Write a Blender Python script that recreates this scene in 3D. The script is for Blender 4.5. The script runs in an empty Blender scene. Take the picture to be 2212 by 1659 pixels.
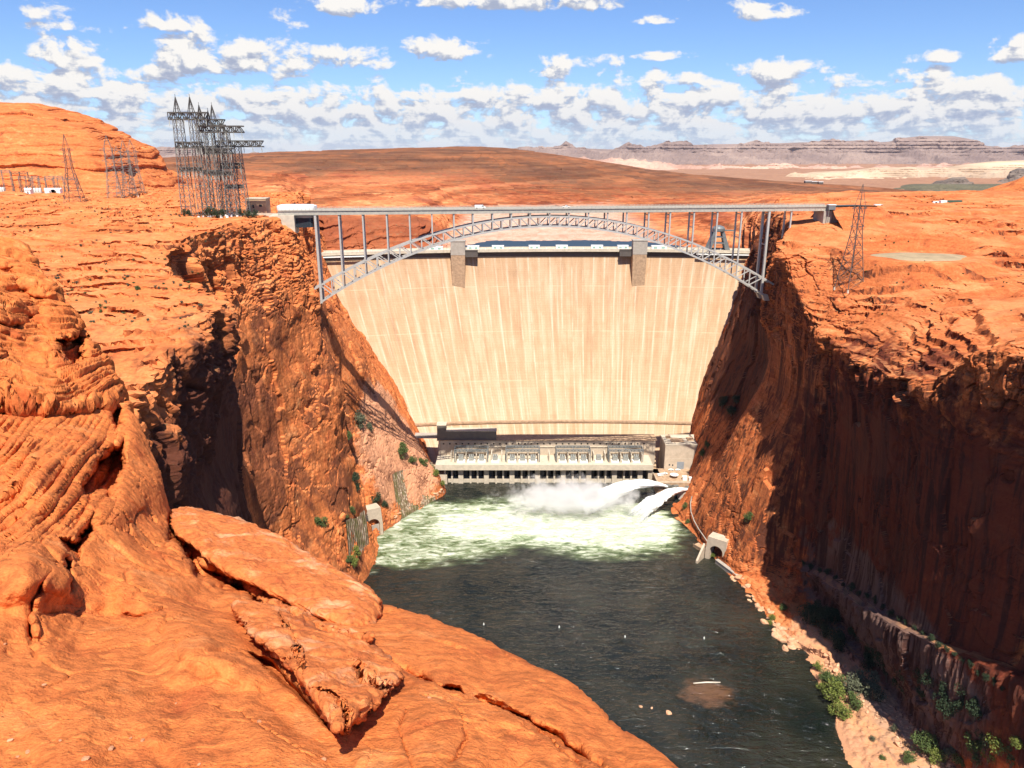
import bpy, bmesh, math, random
import numpy as np
from mathutils import Vector, Matrix

# ------------------------------------------------------------------ camera, sky, sun, exposure
R = math.radians
scene = bpy.context.scene
COL = scene.collection
CAMZ = 300.0
PITCH = 17.4
FV = 1609.0                      # focal length in units of a 2212 px wide picture
cam_data = bpy.data.cameras.new('camera')
cam = bpy.data.objects.new('camera', cam_data)
COL.objects.link(cam)
cam.location = (0, 0, CAMZ)
cam.rotation_euler = (R(90 - PITCH), 0, 0)
cam_data.sensor_width = 36.0
cam_data.lens = 36.0 * FV / 2212.0
cam_data.clip_start = 0.3
cam_data.clip_end = 60000.0
scene.camera = cam

SUN = Vector((0.06, -0.605, 1.0)).normalized()      # direction towards the sun
sun_el = math.asin(SUN.z)
sun_rot = math.atan2(SUN.x, SUN.y)
sd = bpy.data.lights.new('sun', 'SUN')
sd.energy = 5.0
sd.angle = R(0.4)
sd.color = (1.0, 0.93, 0.82)
so = bpy.data.objects.new('sun', sd)
COL.objects.link(so)
so.rotation_euler = (-SUN).to_track_quat('-Z', 'Y').to_euler()
so.location = (0, 0, 900)

scene.view_settings.view_transform = 'Standard'
scene.view_settings.look = 'None'
scene.view_settings.exposure = 0.70
scene.view_settings.gamma = 1.0
scene.view_settings.use_curve_mapping = False
scene.cycles.max_bounces = 6
scene.cycles.diffuse_bounces = 3
scene.cycles.glossy_bounces = 2
scene.cycles.transparent_max_bounces = 12
scene.cycles.volume_bounces = 3
scene.cycles.caustics_reflective = False
scene.cycles.caustics_refractive = False


class NT:
    """small helper to write node trees"""
    def __init__(self, tree):
        self.t = tree
        tree.nodes.clear()

    def n(self, typ, **kw):
        nd = self.t.nodes.new(typ)
        for k, v in kw.items():
            if k == 'inp':
                for kk, vv in v.items():
                    self.put(nd, kk, vv)
            else:
                setattr(nd, k, v)
        return nd

    def put(self, nd, key, v):
        s = nd.inputs[key]
        if hasattr(v, 'bl_idname') and hasattr(v, 'outputs'):
            v = v.outputs[0]
        if isinstance(v, bpy.types.NodeSocket):
            self.t.links.new(v, s)
        else:
            s.default_value = v

    def m(self, op, a, b=None, c=None, clamp=False):
        nd = self.n('ShaderNodeMath', operation=op)
        nd.use_clamp = clamp
        self.put(nd, 0, a)
        if b is not None: self.put(nd, 1, b)
        if c is not None: self.put(nd, 2, c)
        return nd.outputs[0]

    def vm(self, op, a, b=None):
        nd = self.n('ShaderNodeVectorMath', operation=op)
        self.put(nd, 0, a)
        if b is not None: self.put(nd, 1, b)
        return nd.outputs['Value'] if op in ('LENGTH', 'DOT_PRODUCT', 'DISTANCE') else nd.outputs[0]

    def noise(self, vec, scale, detail=4, rough=0.55, dist=0.0, out=0):
        nd = self.n('ShaderNodeTexNoise')
        self.put(nd, 'Vector', vec)
        nd.inputs['Scale'].default_value = scale
        nd.inputs['Detail'].default_value = detail
        nd.inputs['Roughness'].default_value = rough
        nd.inputs['Distortion'].default_value = dist
        return nd.outputs[out]

    def ramp(self, fac, stops, interp='LINEAR'):
        nd = self.n('ShaderNodeValToRGB')
        self.put(nd, 0, fac)
        cr = nd.color_ramp
        cr.interpolation = interp
        while len(cr.elements) < len(stops): cr.elements.new(0.5)
        for e, (p, c) in zip(cr.elements, stops):
            e.position = p
            e.color = (c[0], c[1], c[2], 1) if not isinstance(c, (int, float)) else (c, c, c, 1)
        return nd.outputs[0]

    def mix(self, fac, a, b, mode='MIX'):
        nd = self.n('ShaderNodeMix', data_type='RGBA', blend_type=mode)
        self.put(nd, 0, fac)
        self.put(nd, 6, a if not isinstance(a, tuple) else (*a[:3], 1))
        self.put(nd, 7, b if not isinstance(b, tuple) else (*b[:3], 1))
        return nd.outputs[2]

    def maprange(self, v, a, b, c=0.0, d=1.0, smooth=False):
        nd = self.n('ShaderNodeMapRange')
        if smooth: nd.interpolation_type = 'SMOOTHSTEP'
        for i, x in enumerate((v, a, b, c, d)): self.put(nd, i, x)
        return nd.outputs[0]

    def scalev(self, vec, s):
        nd = self.n('ShaderNodeMapping')
        self.put(nd, 'Vector', vec)
        nd.inputs['Scale'].default_value = s
        return nd.outputs[0]


# ------------------------------------------------------------------ sky with cumulus
def build_world():
    w = bpy.data.worlds.new('World')
    scene.world = w
    w.use_nodes = True
    t = NT(w.node_tree)
    sky = t.n('ShaderNodeTexSky', sky_type='NISHITA')
    sky.sun_disc = False
    sky.sun_elevation = sun_el
    sky.sun_rotation = sun_rot
    sky.altitude = 1200
    sky.air_density = 1.0
    sky.dust_density = 0.3
    sky.ozone_density = 2.5
    tc = t.n('ShaderNodeTexCoord')
    d = tc.outputs['Generated']
    sep = t.n('ShaderNodeSeparateXYZ'); t.put(sep, 0, d)
    dx, dy, dz = sep.outputs
    az = t.m('ARCTAN2', dx, dy)                 # radians, 0 straight ahead
    el = t.m('ARCSINE', dz)

    def field(elo, azo):
        """cloud density at (az+azo, el+elo)"""
        a = t.m('ADD', az, azo); e = t.m('ADD', el, elo)
        ec = t.m('MAXIMUM', e, 0.004)
        # a flat layer at fixed height seen in perspective: cells shrink towards the horizon
        inv = t.m('DIVIDE', 1.0, t.m('ADD', ec, 0.055))
        yy = t.m('MULTIPLY', t.m('LOGARITHM', t.m('ADD', ec, 0.03), 2.718), 3.0)
        xx = t.m('MULTIPLY', a, t.m('MULTIPLY', inv, 0.5))
        cx = t.n('ShaderNodeCombineXYZ'); t.put(cx, 0, xx); t.put(cx, 1, yy)
        n1 = t.noise(cx.outputs[0], 1.9, 7, 0.56, 0.15)
        return a, e, n1

    VB = [  # clouds by where they stand over the skyline in the 2212-wide view: centre, half sizes, strength
        (95, 25, 62, 32, .8), (130, 62, 80, 18, .55), (140, 122, 70, 46, 1.0), (70, 185, 210, 42, .95), (372, 56, 92, 24, .8),
        (415, 125, 95, 50, 1.15), (335, 168, 60, 28, .9), (505, 140, 95, 42, 1.0), (610, 140, 58, 60, .95), (745, 18, 80, 26, .95),
        (625, 46, 46, 26, .6), (1160, 2, 250, 34, .95), (760, 130, 90, 32, .8), (960, 112, 90, 30, .9), (1240, 152, 95, 32, .95),
        (1436, 123, 58, 15, .8), (1410, 45, 44, 12, .6), (1636, 32, 80, 25, .95), (1665, 158, 110, 27, .85), (1445, 178, 92, 24, .85),
        (2030, 126, 80, 17, .75), (2010, 162, 76, 20, .75), (2190, 118, 52, 30, 1.0), (1130, 200, 90, 30, .75), (330, 225, 210, 40, .7),
        (900, 205, 160, 32, .6), (1300, 225, 160, 26, .6), (1720, 212, 150, 24, .65), (1990, 246, 55, 14, .8)]
    blobs = []
    for (bx, by, hw, hh, st) in VB:
        u = (bx - 1106.) / FV; v = (829.5 - by) / FV
        cy = math.cos(R(PITCH)) + v * math.sin(R(PITCH)); cz = -math.sin(R(PITCH)) + v * math.cos(R(PITCH))
        L = math.sqrt(u * u + cy * cy + cz * cz)
        k = 1.0 / (1 + u * u)
        blobs.append((math.degrees(math.atan2(u, cy)), math.degrees(math.asin(cz / L)), math.degrees(hw / FV) * k * .98, math.degrees(hh / FV) * .92, st * .98))

    def density(elo, azo):
        a, e, n1 = field(elo, azo)
        acc = None
        for (ba, be, bw, bh, st) in blobs:
            da = t.m('DIVIDE', t.m('SUBTRACT', a, R(ba)), R(bw))
            de = t.m('DIVIDE', t.m('SUBTRACT', e, R(be)), R(bh))
            # flat base: distances below the centre count double
            de2 = t.m('MAXIMUM', de, t.m('MULTIPLY', de, -1.9))
            r2 = t.m('ADD', t.m('MULTIPLY', da, da), t.m('MULTIPLY', de2, de2))
            g = t.m('MULTIPLY', t.m('SUBTRACT', 1.0, t.m('MULTIPLY', r2, 0.55)), st)
            acc = g if acc is None else t.m('MAXIMUM', acc, g)
        acc = t.m('MAXIMUM', acc, -0.35)
        # low bank of many small clouds
        bank = t.maprange(e, R(6.3), R(3.4), -0.40, 0.80, True)
        acc = t.m('MAXIMUM', acc, bank)
        cc = t.n('ShaderNodeCombineXYZ'); t.put(cc, 0, t.m('MULTIPLY', a, 27.0)); t.put(cc, 1, t.m('MULTIPLY', e, 38.0))
        n2 = t.noise(cc.outputs[0], 1.0, 8, 0.6, 0.25)
        nn = t.m('ADD', t.m('MULTIPLY', t.m('SUBTRACT', n1, 0.5), 1.1), t.m('MULTIPLY', t.m('SUBTRACT', n2, 0.5), 2.9))
        return t.m('ADD', acc, nn)

    D0 = density(0.0, 0.0)
    D1 = density(R(0.55), R(0.25))
    alpha = t.maprange(D0, 0.34, 0.74, 0.0, 1.0, True)
    # lit side = density falls towards the top; shaded where there is more cloud above
    relief = t.m('SUBTRACT', D0, D1)
    lit = t.maprange(relief, -0.42, 0.30, 0.0, 1.0, True)
    thick = t.maprange(D0, 0.3, 1.5, 0.0, 1.0)
    lit = t.m('SUBTRACT', lit, t.m('MULTIPLY', thick, 0.08))
    ccol = t.ramp(lit, [(0.0, (.47, .53, .70)), (0.36, (.62, .67, .80)), (0.6, (.88, .89, .92)), (0.85, (1.12, 1.09, 1.05))])
    # distance fades clouds into the pale horizon air
    hz = t.maprange(el, R(5.0), R(0.5), 0.0, 0.32, True)
    ccol = t.mix(hz, ccol, (.52, .66, .90))
    alpha = t.m('MULTIPLY', alpha, t.maprange(el, R(0.0), R(2.0), 0.6, 1.0))
    skyc = t.n('ShaderNodeVectorMath', operation='SCALE'); t.put(skyc, 0, sky.outputs[0]); skyc.inputs['Scale'].default_value = 0.075
    tint = t.mix(1.0, skyc.outputs[0], (0.76, 0.92, 1.22), 'MULTIPLY')
    cc2 = t.n('ShaderNodeVectorMath', operation='SCALE'); t.put(cc2, 0, ccol); cc2.inputs['Scale'].default_value = 0.54
    col = t.mix(alpha, tint, cc2.outputs[0])
    # directions below the horizon: plain sky colour is enough, keep it dim
    bg = t.n('ShaderNodeBackground'); t.put(bg, 0, col); bg.inputs[1].default_value = 1.0
    out = t.n('ShaderNodeOutputWorld'); t.put(out, 0, bg)
    try:
        w.cycles.sampling_method = 'MANUAL'; w.cycles.sample_map_resolution = 512
    except Exception:
        pass


build_world()
rng = np.random.default_rng(7)
random.seed(7)


# ------------------------------------------------------------------ naming helpers
def tag(o, label=None, cat=None, group=None, kind=None):
    if label: o['label'] = label
    if cat: o['category'] = cat
    if group: o['group'] = group
    if kind: o['kind'] = kind
    return o


def empty(name, loc=(0, 0, 0), rz=0.0, label=None, cat=None, group=None):
    o = bpy.data.objects.new(name, None)
    o.empty_display_size = 1.0
    COL.objects.link(o)
    o.location = loc
    o.rotation_euler = (0, 0, rz)
    return tag(o, label, cat, group)


def copy_tree(o, parent=None):
    c = o.copy()
    COL.objects.link(c)
    c.parent = parent
    for ch in [x for x in o.children]:
        copy_tree(ch, c)
    return c


# ------------------------------------------------------------------ picture <-> world
cp, sp = math.cos(R(PITCH)), math.sin(R(PITCH))


def ray(px, py):
    u = (np.asarray(px, float) - 1106.0) / FV
    v = (829.5 - np.asarray(py, float)) / FV
    return u, cp + v * sp, -sp + v * cp


def V(px, py, d):
    """the world point seen at (px, py) of the 2212 x 1659 view, d metres ahead"""
    x, y, z = ray(px, py)
    k = d / y
    return np.stack([x * k, y * k + 0 * x, CAMZ + z * k], -1)


def G(px, py, z=0.0):
    x, y, zz = ray(px, py)
    k = (z - CAMZ) / zz
    return np.stack([x * k, y * k, CAMZ + zz * k], -1)


# ------------------------------------------------------------------ numpy noise
_perm = rng.permutation(256).astype(np.int32)
_perm = np.concatenate([_perm, _perm, _perm])
_g = rng.normal(size=(256, 3)).astype(np.float32)
_g /= np.linalg.norm(_g, axis=1)[:, None]
_val = rng.random(256).astype(np.float32)


def pn(p, seed=0):
    p = p.astype(np.float32) + np.float32(seed * 17.37)
    i = np.floor(p).astype(np.int32)
    f = p - i
    i &= 255
    w = f * f * f * (f * (f * 6 - 15) + 10)
    X, Y, Z = i[..., 0], i[..., 1], i[..., 2]
    out = 0
    for a in (0, 1):
        wx = w[..., 0] if a else 1 - w[..., 0]
        pa = _perm[(X + a) & 255]
        for b in (0, 1):
            wy = w[..., 1] if b else 1 - w[..., 1]
            pb = _perm[pa + ((Y + b) & 255)]
            for c in (0, 1):
                wz = w[..., 2] if c else 1 - w[..., 2]
                g = _g[_perm[pb + ((Z + c) & 255)]]
                out = out + wx * wy * wz * (g[..., 0] * (f[..., 0] - a) + g[..., 1] * (f[..., 1] - b) + g[..., 2] * (f[..., 2] - c))
    return out * 1.5


def fbm(p, octv=4, gain=0.5, seed=0, ridge=False):
    s = 0; a = 1.0; q = p.copy()
    for k in range(octv):
        n = pn(q, seed + k)
        if ridge: n = 1 - 2 * np.abs(n)
        s = s + a * n
        a *= gain; q = q * 2.03
    return s


def vnoise1(x, seed=0):
    """value per integer cell"""
    i = np.floor(x).astype(np.int64)
    return _val[_perm[((i + seed * 31) & 255)]] * 2 - 1


def worley(p, seed=0, jit=0.9):
    """F1, F2-F1 and a random value of the nearest cell"""
    p = p.astype(np.float32)
    i0 = np.floor(p).astype(np.int32)
    f1 = np.full(p.shape[:-1], 9.0, np.float32); f2 = f1.copy(); idn = np.zeros(p.shape[:-1], np.float32)
    for a in (-1, 0, 1):
        for b in (-1, 0, 1):
            for c in (-1, 0, 1):
                ci = i0 + np.array([a, b, c], np.int32)
                h = _perm[_perm[_perm[(ci[..., 0] + seed) & 255] + (ci[..., 1] & 255)] + (ci[..., 2] & 255)]
                o = np.stack([_val[h], _val[(h + 57) & 255], _val[(h + 131) & 255]], -1)
                d = ((ci + 0.5 + (o - 0.5) * jit - p) ** 2).sum(-1)
                m = d < f1
                f2 = np.where(m, f1, np.minimum(f2, d))
                idn = np.where(m, _val[(h + 77) & 255], idn)
                f1 = np.where(m, d, f1)
    return np.sqrt(f1), np.sqrt(f2) - np.sqrt(f1), idn


def sstep(x, a, b):
    t = np.clip((x - a) / (b - a), 0, 1)
    return t * t * (3 - 2 * t)


# ------------------------------------------------------------------ lofts
def _cr(n, m):
    """Catmull-Rom weights taking m controls to n samples"""
    t = np.linspace(0, m - 1, n)
    i = np.clip(np.floor(t).astype(int), 0, m - 2)
    f = t - i
    W = np.zeros((n, m))
    w = np.stack([-.5 * f + f**2 - .5 * f**3, 1 - 2.5 * f**2 + 1.5 * f**3, .5 * f + 2 * f**2 - 1.5 * f**3, -.5 * f**2 + .5 * f**3], 1)
    for k in range(4):
        j = np.clip(i + k - 1, 0, m - 1)
        np.add.at(W, (np.arange(n), j), w[:, k])
    return W


def loft(ctrl, nu, nv):
    ctrl = np.asarray(ctrl, float)
    A = _cr(nu, ctrl.shape[0]); B = _cr(nv, ctrl.shape[1])
    return np.einsum('ui,ijk,vj->uvk', A, ctrl, B)


def respace(P, axis, n, dens=None):
    """resample along an axis so the spacing is even in dens-weighted length"""
    if axis == 1: return respace(P.swapaxes(0, 1), 0, n, None if dens is None else dens.swapaxes(0, 1)).swapaxes(0, 1)
    seg = np.linalg.norm(np.diff(P, axis=0), axis=2)
    if dens is not None: seg = seg * 0.5 * (dens[1:] + dens[:-1])
    L = seg.mean(1)
    s = np.concatenate([[0], np.cumsum(L)])
    t = np.linspace(0, s[-1], n)
    j = np.clip(np.searchsorted(s, t, side='right') - 1, 0, len(L) - 1)
    f = ((t - s[j]) / np.maximum(L[j], 1e-9))[:, None, None]
    return P[j] * (1 - f) + P[j + 1] * f


def gnormals(P):
    du = np.gradient(P, axis=0); dv = np.gradient(P, axis=1)
    n = np.cross(du, dv)
    return n / np.maximum(np.linalg.norm(n, axis=2, keepdims=True), 1e-9)


def grid_mesh(name, P, mat, parent=None, smooth=True, attrs=None, flip=False):
    nu, nv = P.shape[:2]
    me = bpy.data.meshes.new(name)
    me.vertices.add(nu * nv)
    me.vertices.foreach_set('co', P.astype(np.float32).ravel())
    idx = np.arange(nu * nv, dtype=np.int32).reshape(nu, nv)
    q = np.stack([idx[:-1, :-1], idx[1:, :-1], idx[1:, 1:], idx[:-1, 1:]], -1).reshape(-1, 4)
    if flip: q = q[:, ::-1]
    me.loops.add(q.size)
    me.loops.foreach_set('vertex_index', np.ascontiguousarray(q).ravel())
    me.polygons.add(len(q))
    me.polygons.foreach_set('loop_start', np.arange(0, q.size, 4, dtype=np.int32))
    me.polygons.foreach_set('use_smooth', np.full(len(q), smooth))
    if attrs:
        for k, a in attrs.items():
            at = me.attributes.new(k, 'FLOAT', 'POINT')
            at.data.foreach_set('value', a.astype(np.float32).ravel())
    me.update(calc_edges=True)
    me.materials.append(mat)
    o = bpy.data.objects.new(name, me)
    COL.objects.link(o)
    o.parent = parent
    return o


# ------------------------------------------------------------------ polygon collector for built things
class MB:
    def __init__(self):
        self.v = []; self.f = []

    def add(self, vs, fs):
        b = len(self.v)
        self.v += [tuple(map(float, v)) for v in vs]
        self.f += [tuple(b + i for i in f) for f in fs]

    def box(self, x0, x1, y0, y1, z0, z1):
        self.hexa([(x0, y0, z0), (x1, y0, z0), (x1, y1, z0), (x0, y1, z0), (x0, y0, z1), (x1, y0, z1), (x1, y1, z1), (x0, y1, z1)])

    def hexa(self, c):
        self.add(c, [(3, 2, 1, 0), (4, 5, 6, 7), (0, 1, 5, 4), (1, 2, 6, 5), (2, 3, 7, 6), (3, 0, 4, 7)])

    def bar(self, a, b, w, h=None, up=(0, 0, 1)):
        h = h or w
        a = Vector(a); b = Vector(b); d = (b - a)
        if d.length < 1e-6: return
        d.normalize(); u = Vector(up)
        if abs(d.dot(u)) > .98: u = Vector((0, 1, 0))
        s = d.cross(u).normalized(); t = s.cross(d).normalized()
        s = s * w / 2; t = t * h / 2
        self.hexa([a - s - t, a + s - t, a + s + t, a - s + t, b - s - t, b + s - t, b + s + t, b - s + t])

    def tube(self, pts, rad, n=8, cap=True):
        rad = rad if hasattr(rad, '__len__') else [rad] * len(pts)
        pts = [Vector(p) for p in pts]
        vs = []; fs = []
        u = Vector((0, 0, 1))
        for i, p in enumerate(pts):
            d = (pts[min(i + 1, len(pts) - 1)] - pts[max(i - 1, 0)]).normalized()
            uu = u if abs(d.dot(u)) < .95 else Vector((1, 0, 0))
            s = d.cross(uu).normalized(); t = s.cross(d)
            for k in range(n):
                a = 2 * math.pi * k / n
                vs.append(p + (s * math.cos(a) + t * math.sin(a)) * rad[i])
        for i in range(len(pts) - 1):
            for k in range(n):
                k2 = (k + 1) % n
                fs.append((i * n + k, i * n + k2, (i + 1) * n + k2, (i + 1) * n + k))
        if cap:
            fs.append(tuple(range(n - 1, -1, -1)))
            fs.append(tuple((len(pts) - 1) * n + k for k in range(n)))
        self.add(vs, fs)

    def lathe(self, c, prof, n=16):
        """prof: list of (r, z)"""
        vs = []; fs = []
        for r, z in prof:
            for k in range(n):
                a = 2 * math.pi * k / n
                vs.append((c[0] + r * math.cos(a), c[1] + r * math.sin(a), c[2] + z))
        for i in range(len(prof) - 1):
            for k in range(n):
                k2 = (k + 1) % n
                fs.append((i * n + k, i * n + k2, (i + 1) * n + k2, (i + 1) * n + k))
        fs.append(tuple(range(n - 1, -1, -1)))
        fs.append(tuple((len(prof) - 1) * n + k for k in range(n)))
        self.add(vs, fs)

    def xf(self, m):
        self.v = [tuple(m @ Vector(v)) for v in self.v]
        return self

    def build(self, name, mat, parent=None, smooth=False, bevel=0.0):
        me = bpy.data.meshes.new(name)
        me.from_pydata(self.v, [], self.f)
        me.validate()
        if smooth: me.polygons.foreach_set('use_smooth', [True] * len(me.polygons))
        me.materials.append(mat)
        o = bpy.data.objects.new(name, me)
        COL.objects.link(o)
        o.parent = parent
        if bevel > 0:
            bm = bmesh.new(); bm.from_mesh(me)
            bmesh.ops.bevel(bm, geom=bm.edges[:], offset=bevel, segments=2, affect='EDGES', clamp_overlap=True)
            bm.to_mesh(me); bm.free()
        return o


# ------------------------------------------------------------------ materials
def mat_new(name):
    m = bpy.data.materials.new(name)
    m.use_nodes = True
    return m, NT(m.node_tree)


def finish(m, t, col, rough=0.85, bump=None, bstr=0.4, bdist=0.1, spec=0.25, metal=0.0):
    b = t.n('ShaderNodeBsdfPrincipled')
    t.put(b, 'Base Color', col if not isinstance(col, tuple) else (*col[:3], 1))
    t.put(b, 'Roughness', rough)
    t.put(b, 'Metallic', metal)
    t.put(b, 'Specular IOR Level', spec)
    if bump is not None:
        bn = t.n('ShaderNodeBump')
        bn.inputs['Strength'].default_value = bstr
        bn.inputs['Distance'].default_value = bdist
        t.put(bn, 'Height', bump)
        t.put(b, 'Normal', bn)
    o = t.n('ShaderNodeOutputMaterial')
    t.put(o, 0, b)
    return m


def rock_mat(name, s=1.0, base=(.60, .185, .058), light=(.74, .31, .12), dark=(.36, .085, .030), pale=None, strata=1.0,
             varnish=0.0, streak=0.0, bump=1.0, scrub=0.0, tilt=(0, 0), dust=0.0, stain_shade=None, con=1.0):
    """layered desert sandstone; s = size in metres of the main colour patches"""
    m, t = mat_new(name)
    geo = t.n('ShaderNodeNewGeometry')
    P = geo.outputs['Position']; N = geo.outputs['True Normal']
    sep = t.n('ShaderNodeSeparateXYZ'); t.put(sep, 0, P)
    sn = t.n('ShaderNodeSeparateXYZ'); t.put(sn, 0, N)
    n1 = t.noise(P, 1.0 / (3.2 * s), 6, 0.62, 0.4)
    n2 = t.noise(P, 1.0 / (0.55 * s), 5, 0.6)
    fine = t.noise(P, 1.0 / (0.09 * s), 4, 0.6)
    col = t.ramp(n1, [(0.30, dark), (0.46, base), (0.56, base), (0.74, light)])
    c2 = t.ramp(n2, [(0.25, 1 - .32 * con), (0.5, 1.0), (0.75, 1 + .25 * con)])
    col = t.mix(1.0, col, c2, 'MULTIPLY')
    cf = t.ramp(fine, [(0.3, 1 - .16 * con), (0.7, 1 + .13 * con)])
    col = t.mix(1.0, col, cf, 'MULTIPLY')
    # beds: bands of colour following warped height
    wz = t.m('ADD', sep.outputs[2], t.m('ADD', t.m('MULTIPLY', sep.outputs[0], tilt[0]), t.m('MULTIPLY', sep.outputs[1], tilt[1])))
    wz = t.m('ADD', wz, t.m('MULTIPLY', t.noise(P, 1.0 / (9 * s), 3, .5), 3.0 * s))
    cz = t.n('ShaderNodeCombineXYZ'); t.put(cz, 2, t.m('DIVIDE', wz, s)); t.put(cz, 0, t.m('DIVIDE', sep.outputs[0], 60 * s)); t.put(cz, 1, t.m('DIVIDE', sep.outputs[1], 60 * s))
    beds = t.noise(cz.outputs[0], 1.3, 5, 0.65)
    bc = t.ramp(beds, [(0.30, (.62, .52, .46)), (0.45, (.93, .9, .88)), (0.55, (1.0, 1.0, 1.0)), (0.72, (1.28, 1.38, 1.5))])
    col = t.mix(strata, col, bc, 'MULTIPLY')
    steep = t.maprange(t.m('ABSOLUTE', sn.outputs[2]), 0.62, 0.30, 0.0, 1.0, True)
    if pale is not None:
        pl = t.maprange(t.noise(P, 1.0 / (7 * s), 5, .65, .5), 0.52, 0.66, 0.0, 0.75, True)
        col = t.mix(pl, col, pale)
    for (c, r, vc, va) in (stain_shade or ()):
        # a desert-varnish stain, painted wall shade or paler rubble at a given place: centre, radii, colour, strength
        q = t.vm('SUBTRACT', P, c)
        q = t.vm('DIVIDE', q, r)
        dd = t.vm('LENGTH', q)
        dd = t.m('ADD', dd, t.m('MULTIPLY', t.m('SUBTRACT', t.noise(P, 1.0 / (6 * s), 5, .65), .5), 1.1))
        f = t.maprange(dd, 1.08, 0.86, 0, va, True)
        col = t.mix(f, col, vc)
    if streak > 0:
        sv = t.scalev(P, (1 / (1.1 * s), 1 / (1.1 * s), 1 / (28 * s)))
        st = t.noise(sv, 1.0, 5, .65, .3)
        st2 = t.noise(t.scalev(P, (1 / (4.5 * s), 1 / (4.5 * s), 1 / (60 * s))), 1.0, 4, .6)
        f = t.maprange(t.m('ADD', t.m('MULTIPLY', st, .6), t.m('MULTIPLY', st2, .5)), 0.50, 0.62, 0, 1, True)
        f = t.m('MULTIPLY', t.m('MULTIPLY', f, steep), streak)
        col = t.mix(f, col, (.045, .018, .015))
        lt = t.maprange(st, 0.62, 0.72, 0, .35, True)
        col = t.mix(t.m('MULTIPLY', t.m('MULTIPLY', lt, steep), streak), col, (.30, .13, .09))
    if varnish > 0:
        vn = t.noise(P, 1.0 / (14 * s), 5, .6, .8)
        f = t.maprange(vn, 0.50, 0.60, 0, 1, True)
        f = t.m('MULTIPLY', t.m('MULTIPLY', f, steep), varnish)
        col = t.mix(f, col, (.13, .045, .026))
    if dust > 0:
        dn = t.maprange(t.noise(P, 1.0 / (12 * s), 5, .6), .40, .60, 0, dust, True)
        flat = t.maprange(sn.outputs[2], .80, .96, 0, 1, True)
        col = t.mix(t.m('MULTIPLY', dn, flat), col, (.70, .34, .14))
    if scrub > 0:
        fl = t.maprange(sn.outputs[2], .74, .92, 0, 1, True)
        sc = t.maprange(t.noise(P, 1.0 / (.5 * s), 3, .7), .60, .66, 0, 1, True)
        zone = t.maprange(t.noise(P, 1.0 / (16 * s), 4, .6), .50, .60, 0, scrub, True)
        col = t.mix(t.m('MULTIPLY', t.m('MULTIPLY', sc, zone), fl), col, (.12, .11, .06))
    bb = t.m('MULTIPLY', beds, t.m('SUBTRACT', 1.1 * strata, t.m('MULTIPLY', steep, .95 * strata)))
    bh = t.m('ADD', t.m('MULTIPLY', n2, 1.0), t.m('ADD', t.m('MULTIPLY', fine, .45), bb))
    return finish(m, t, col, 0.92, bh, 0.55 * bump, 0.35 * s, spec=.12)


def simple(name, col, rough=.7, var=.12, scale=1.0, metal=0.0, bump=0.0, spec=.3):
    m, t = mat_new(name)
    geo = t.n('ShaderNodeNewGeometry')
    n = t.noise(geo.outputs['Position'], scale, 5, .6)
    k = t.ramp(n, [(.3, 1 - var), (.7, 1 + var)])
    c = t.mix(1.0, tuple(col), k, 'MULTIPLY')
    return finish(m, t, c, rough, n if bump else None, bump, .05, spec, metal)


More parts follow.
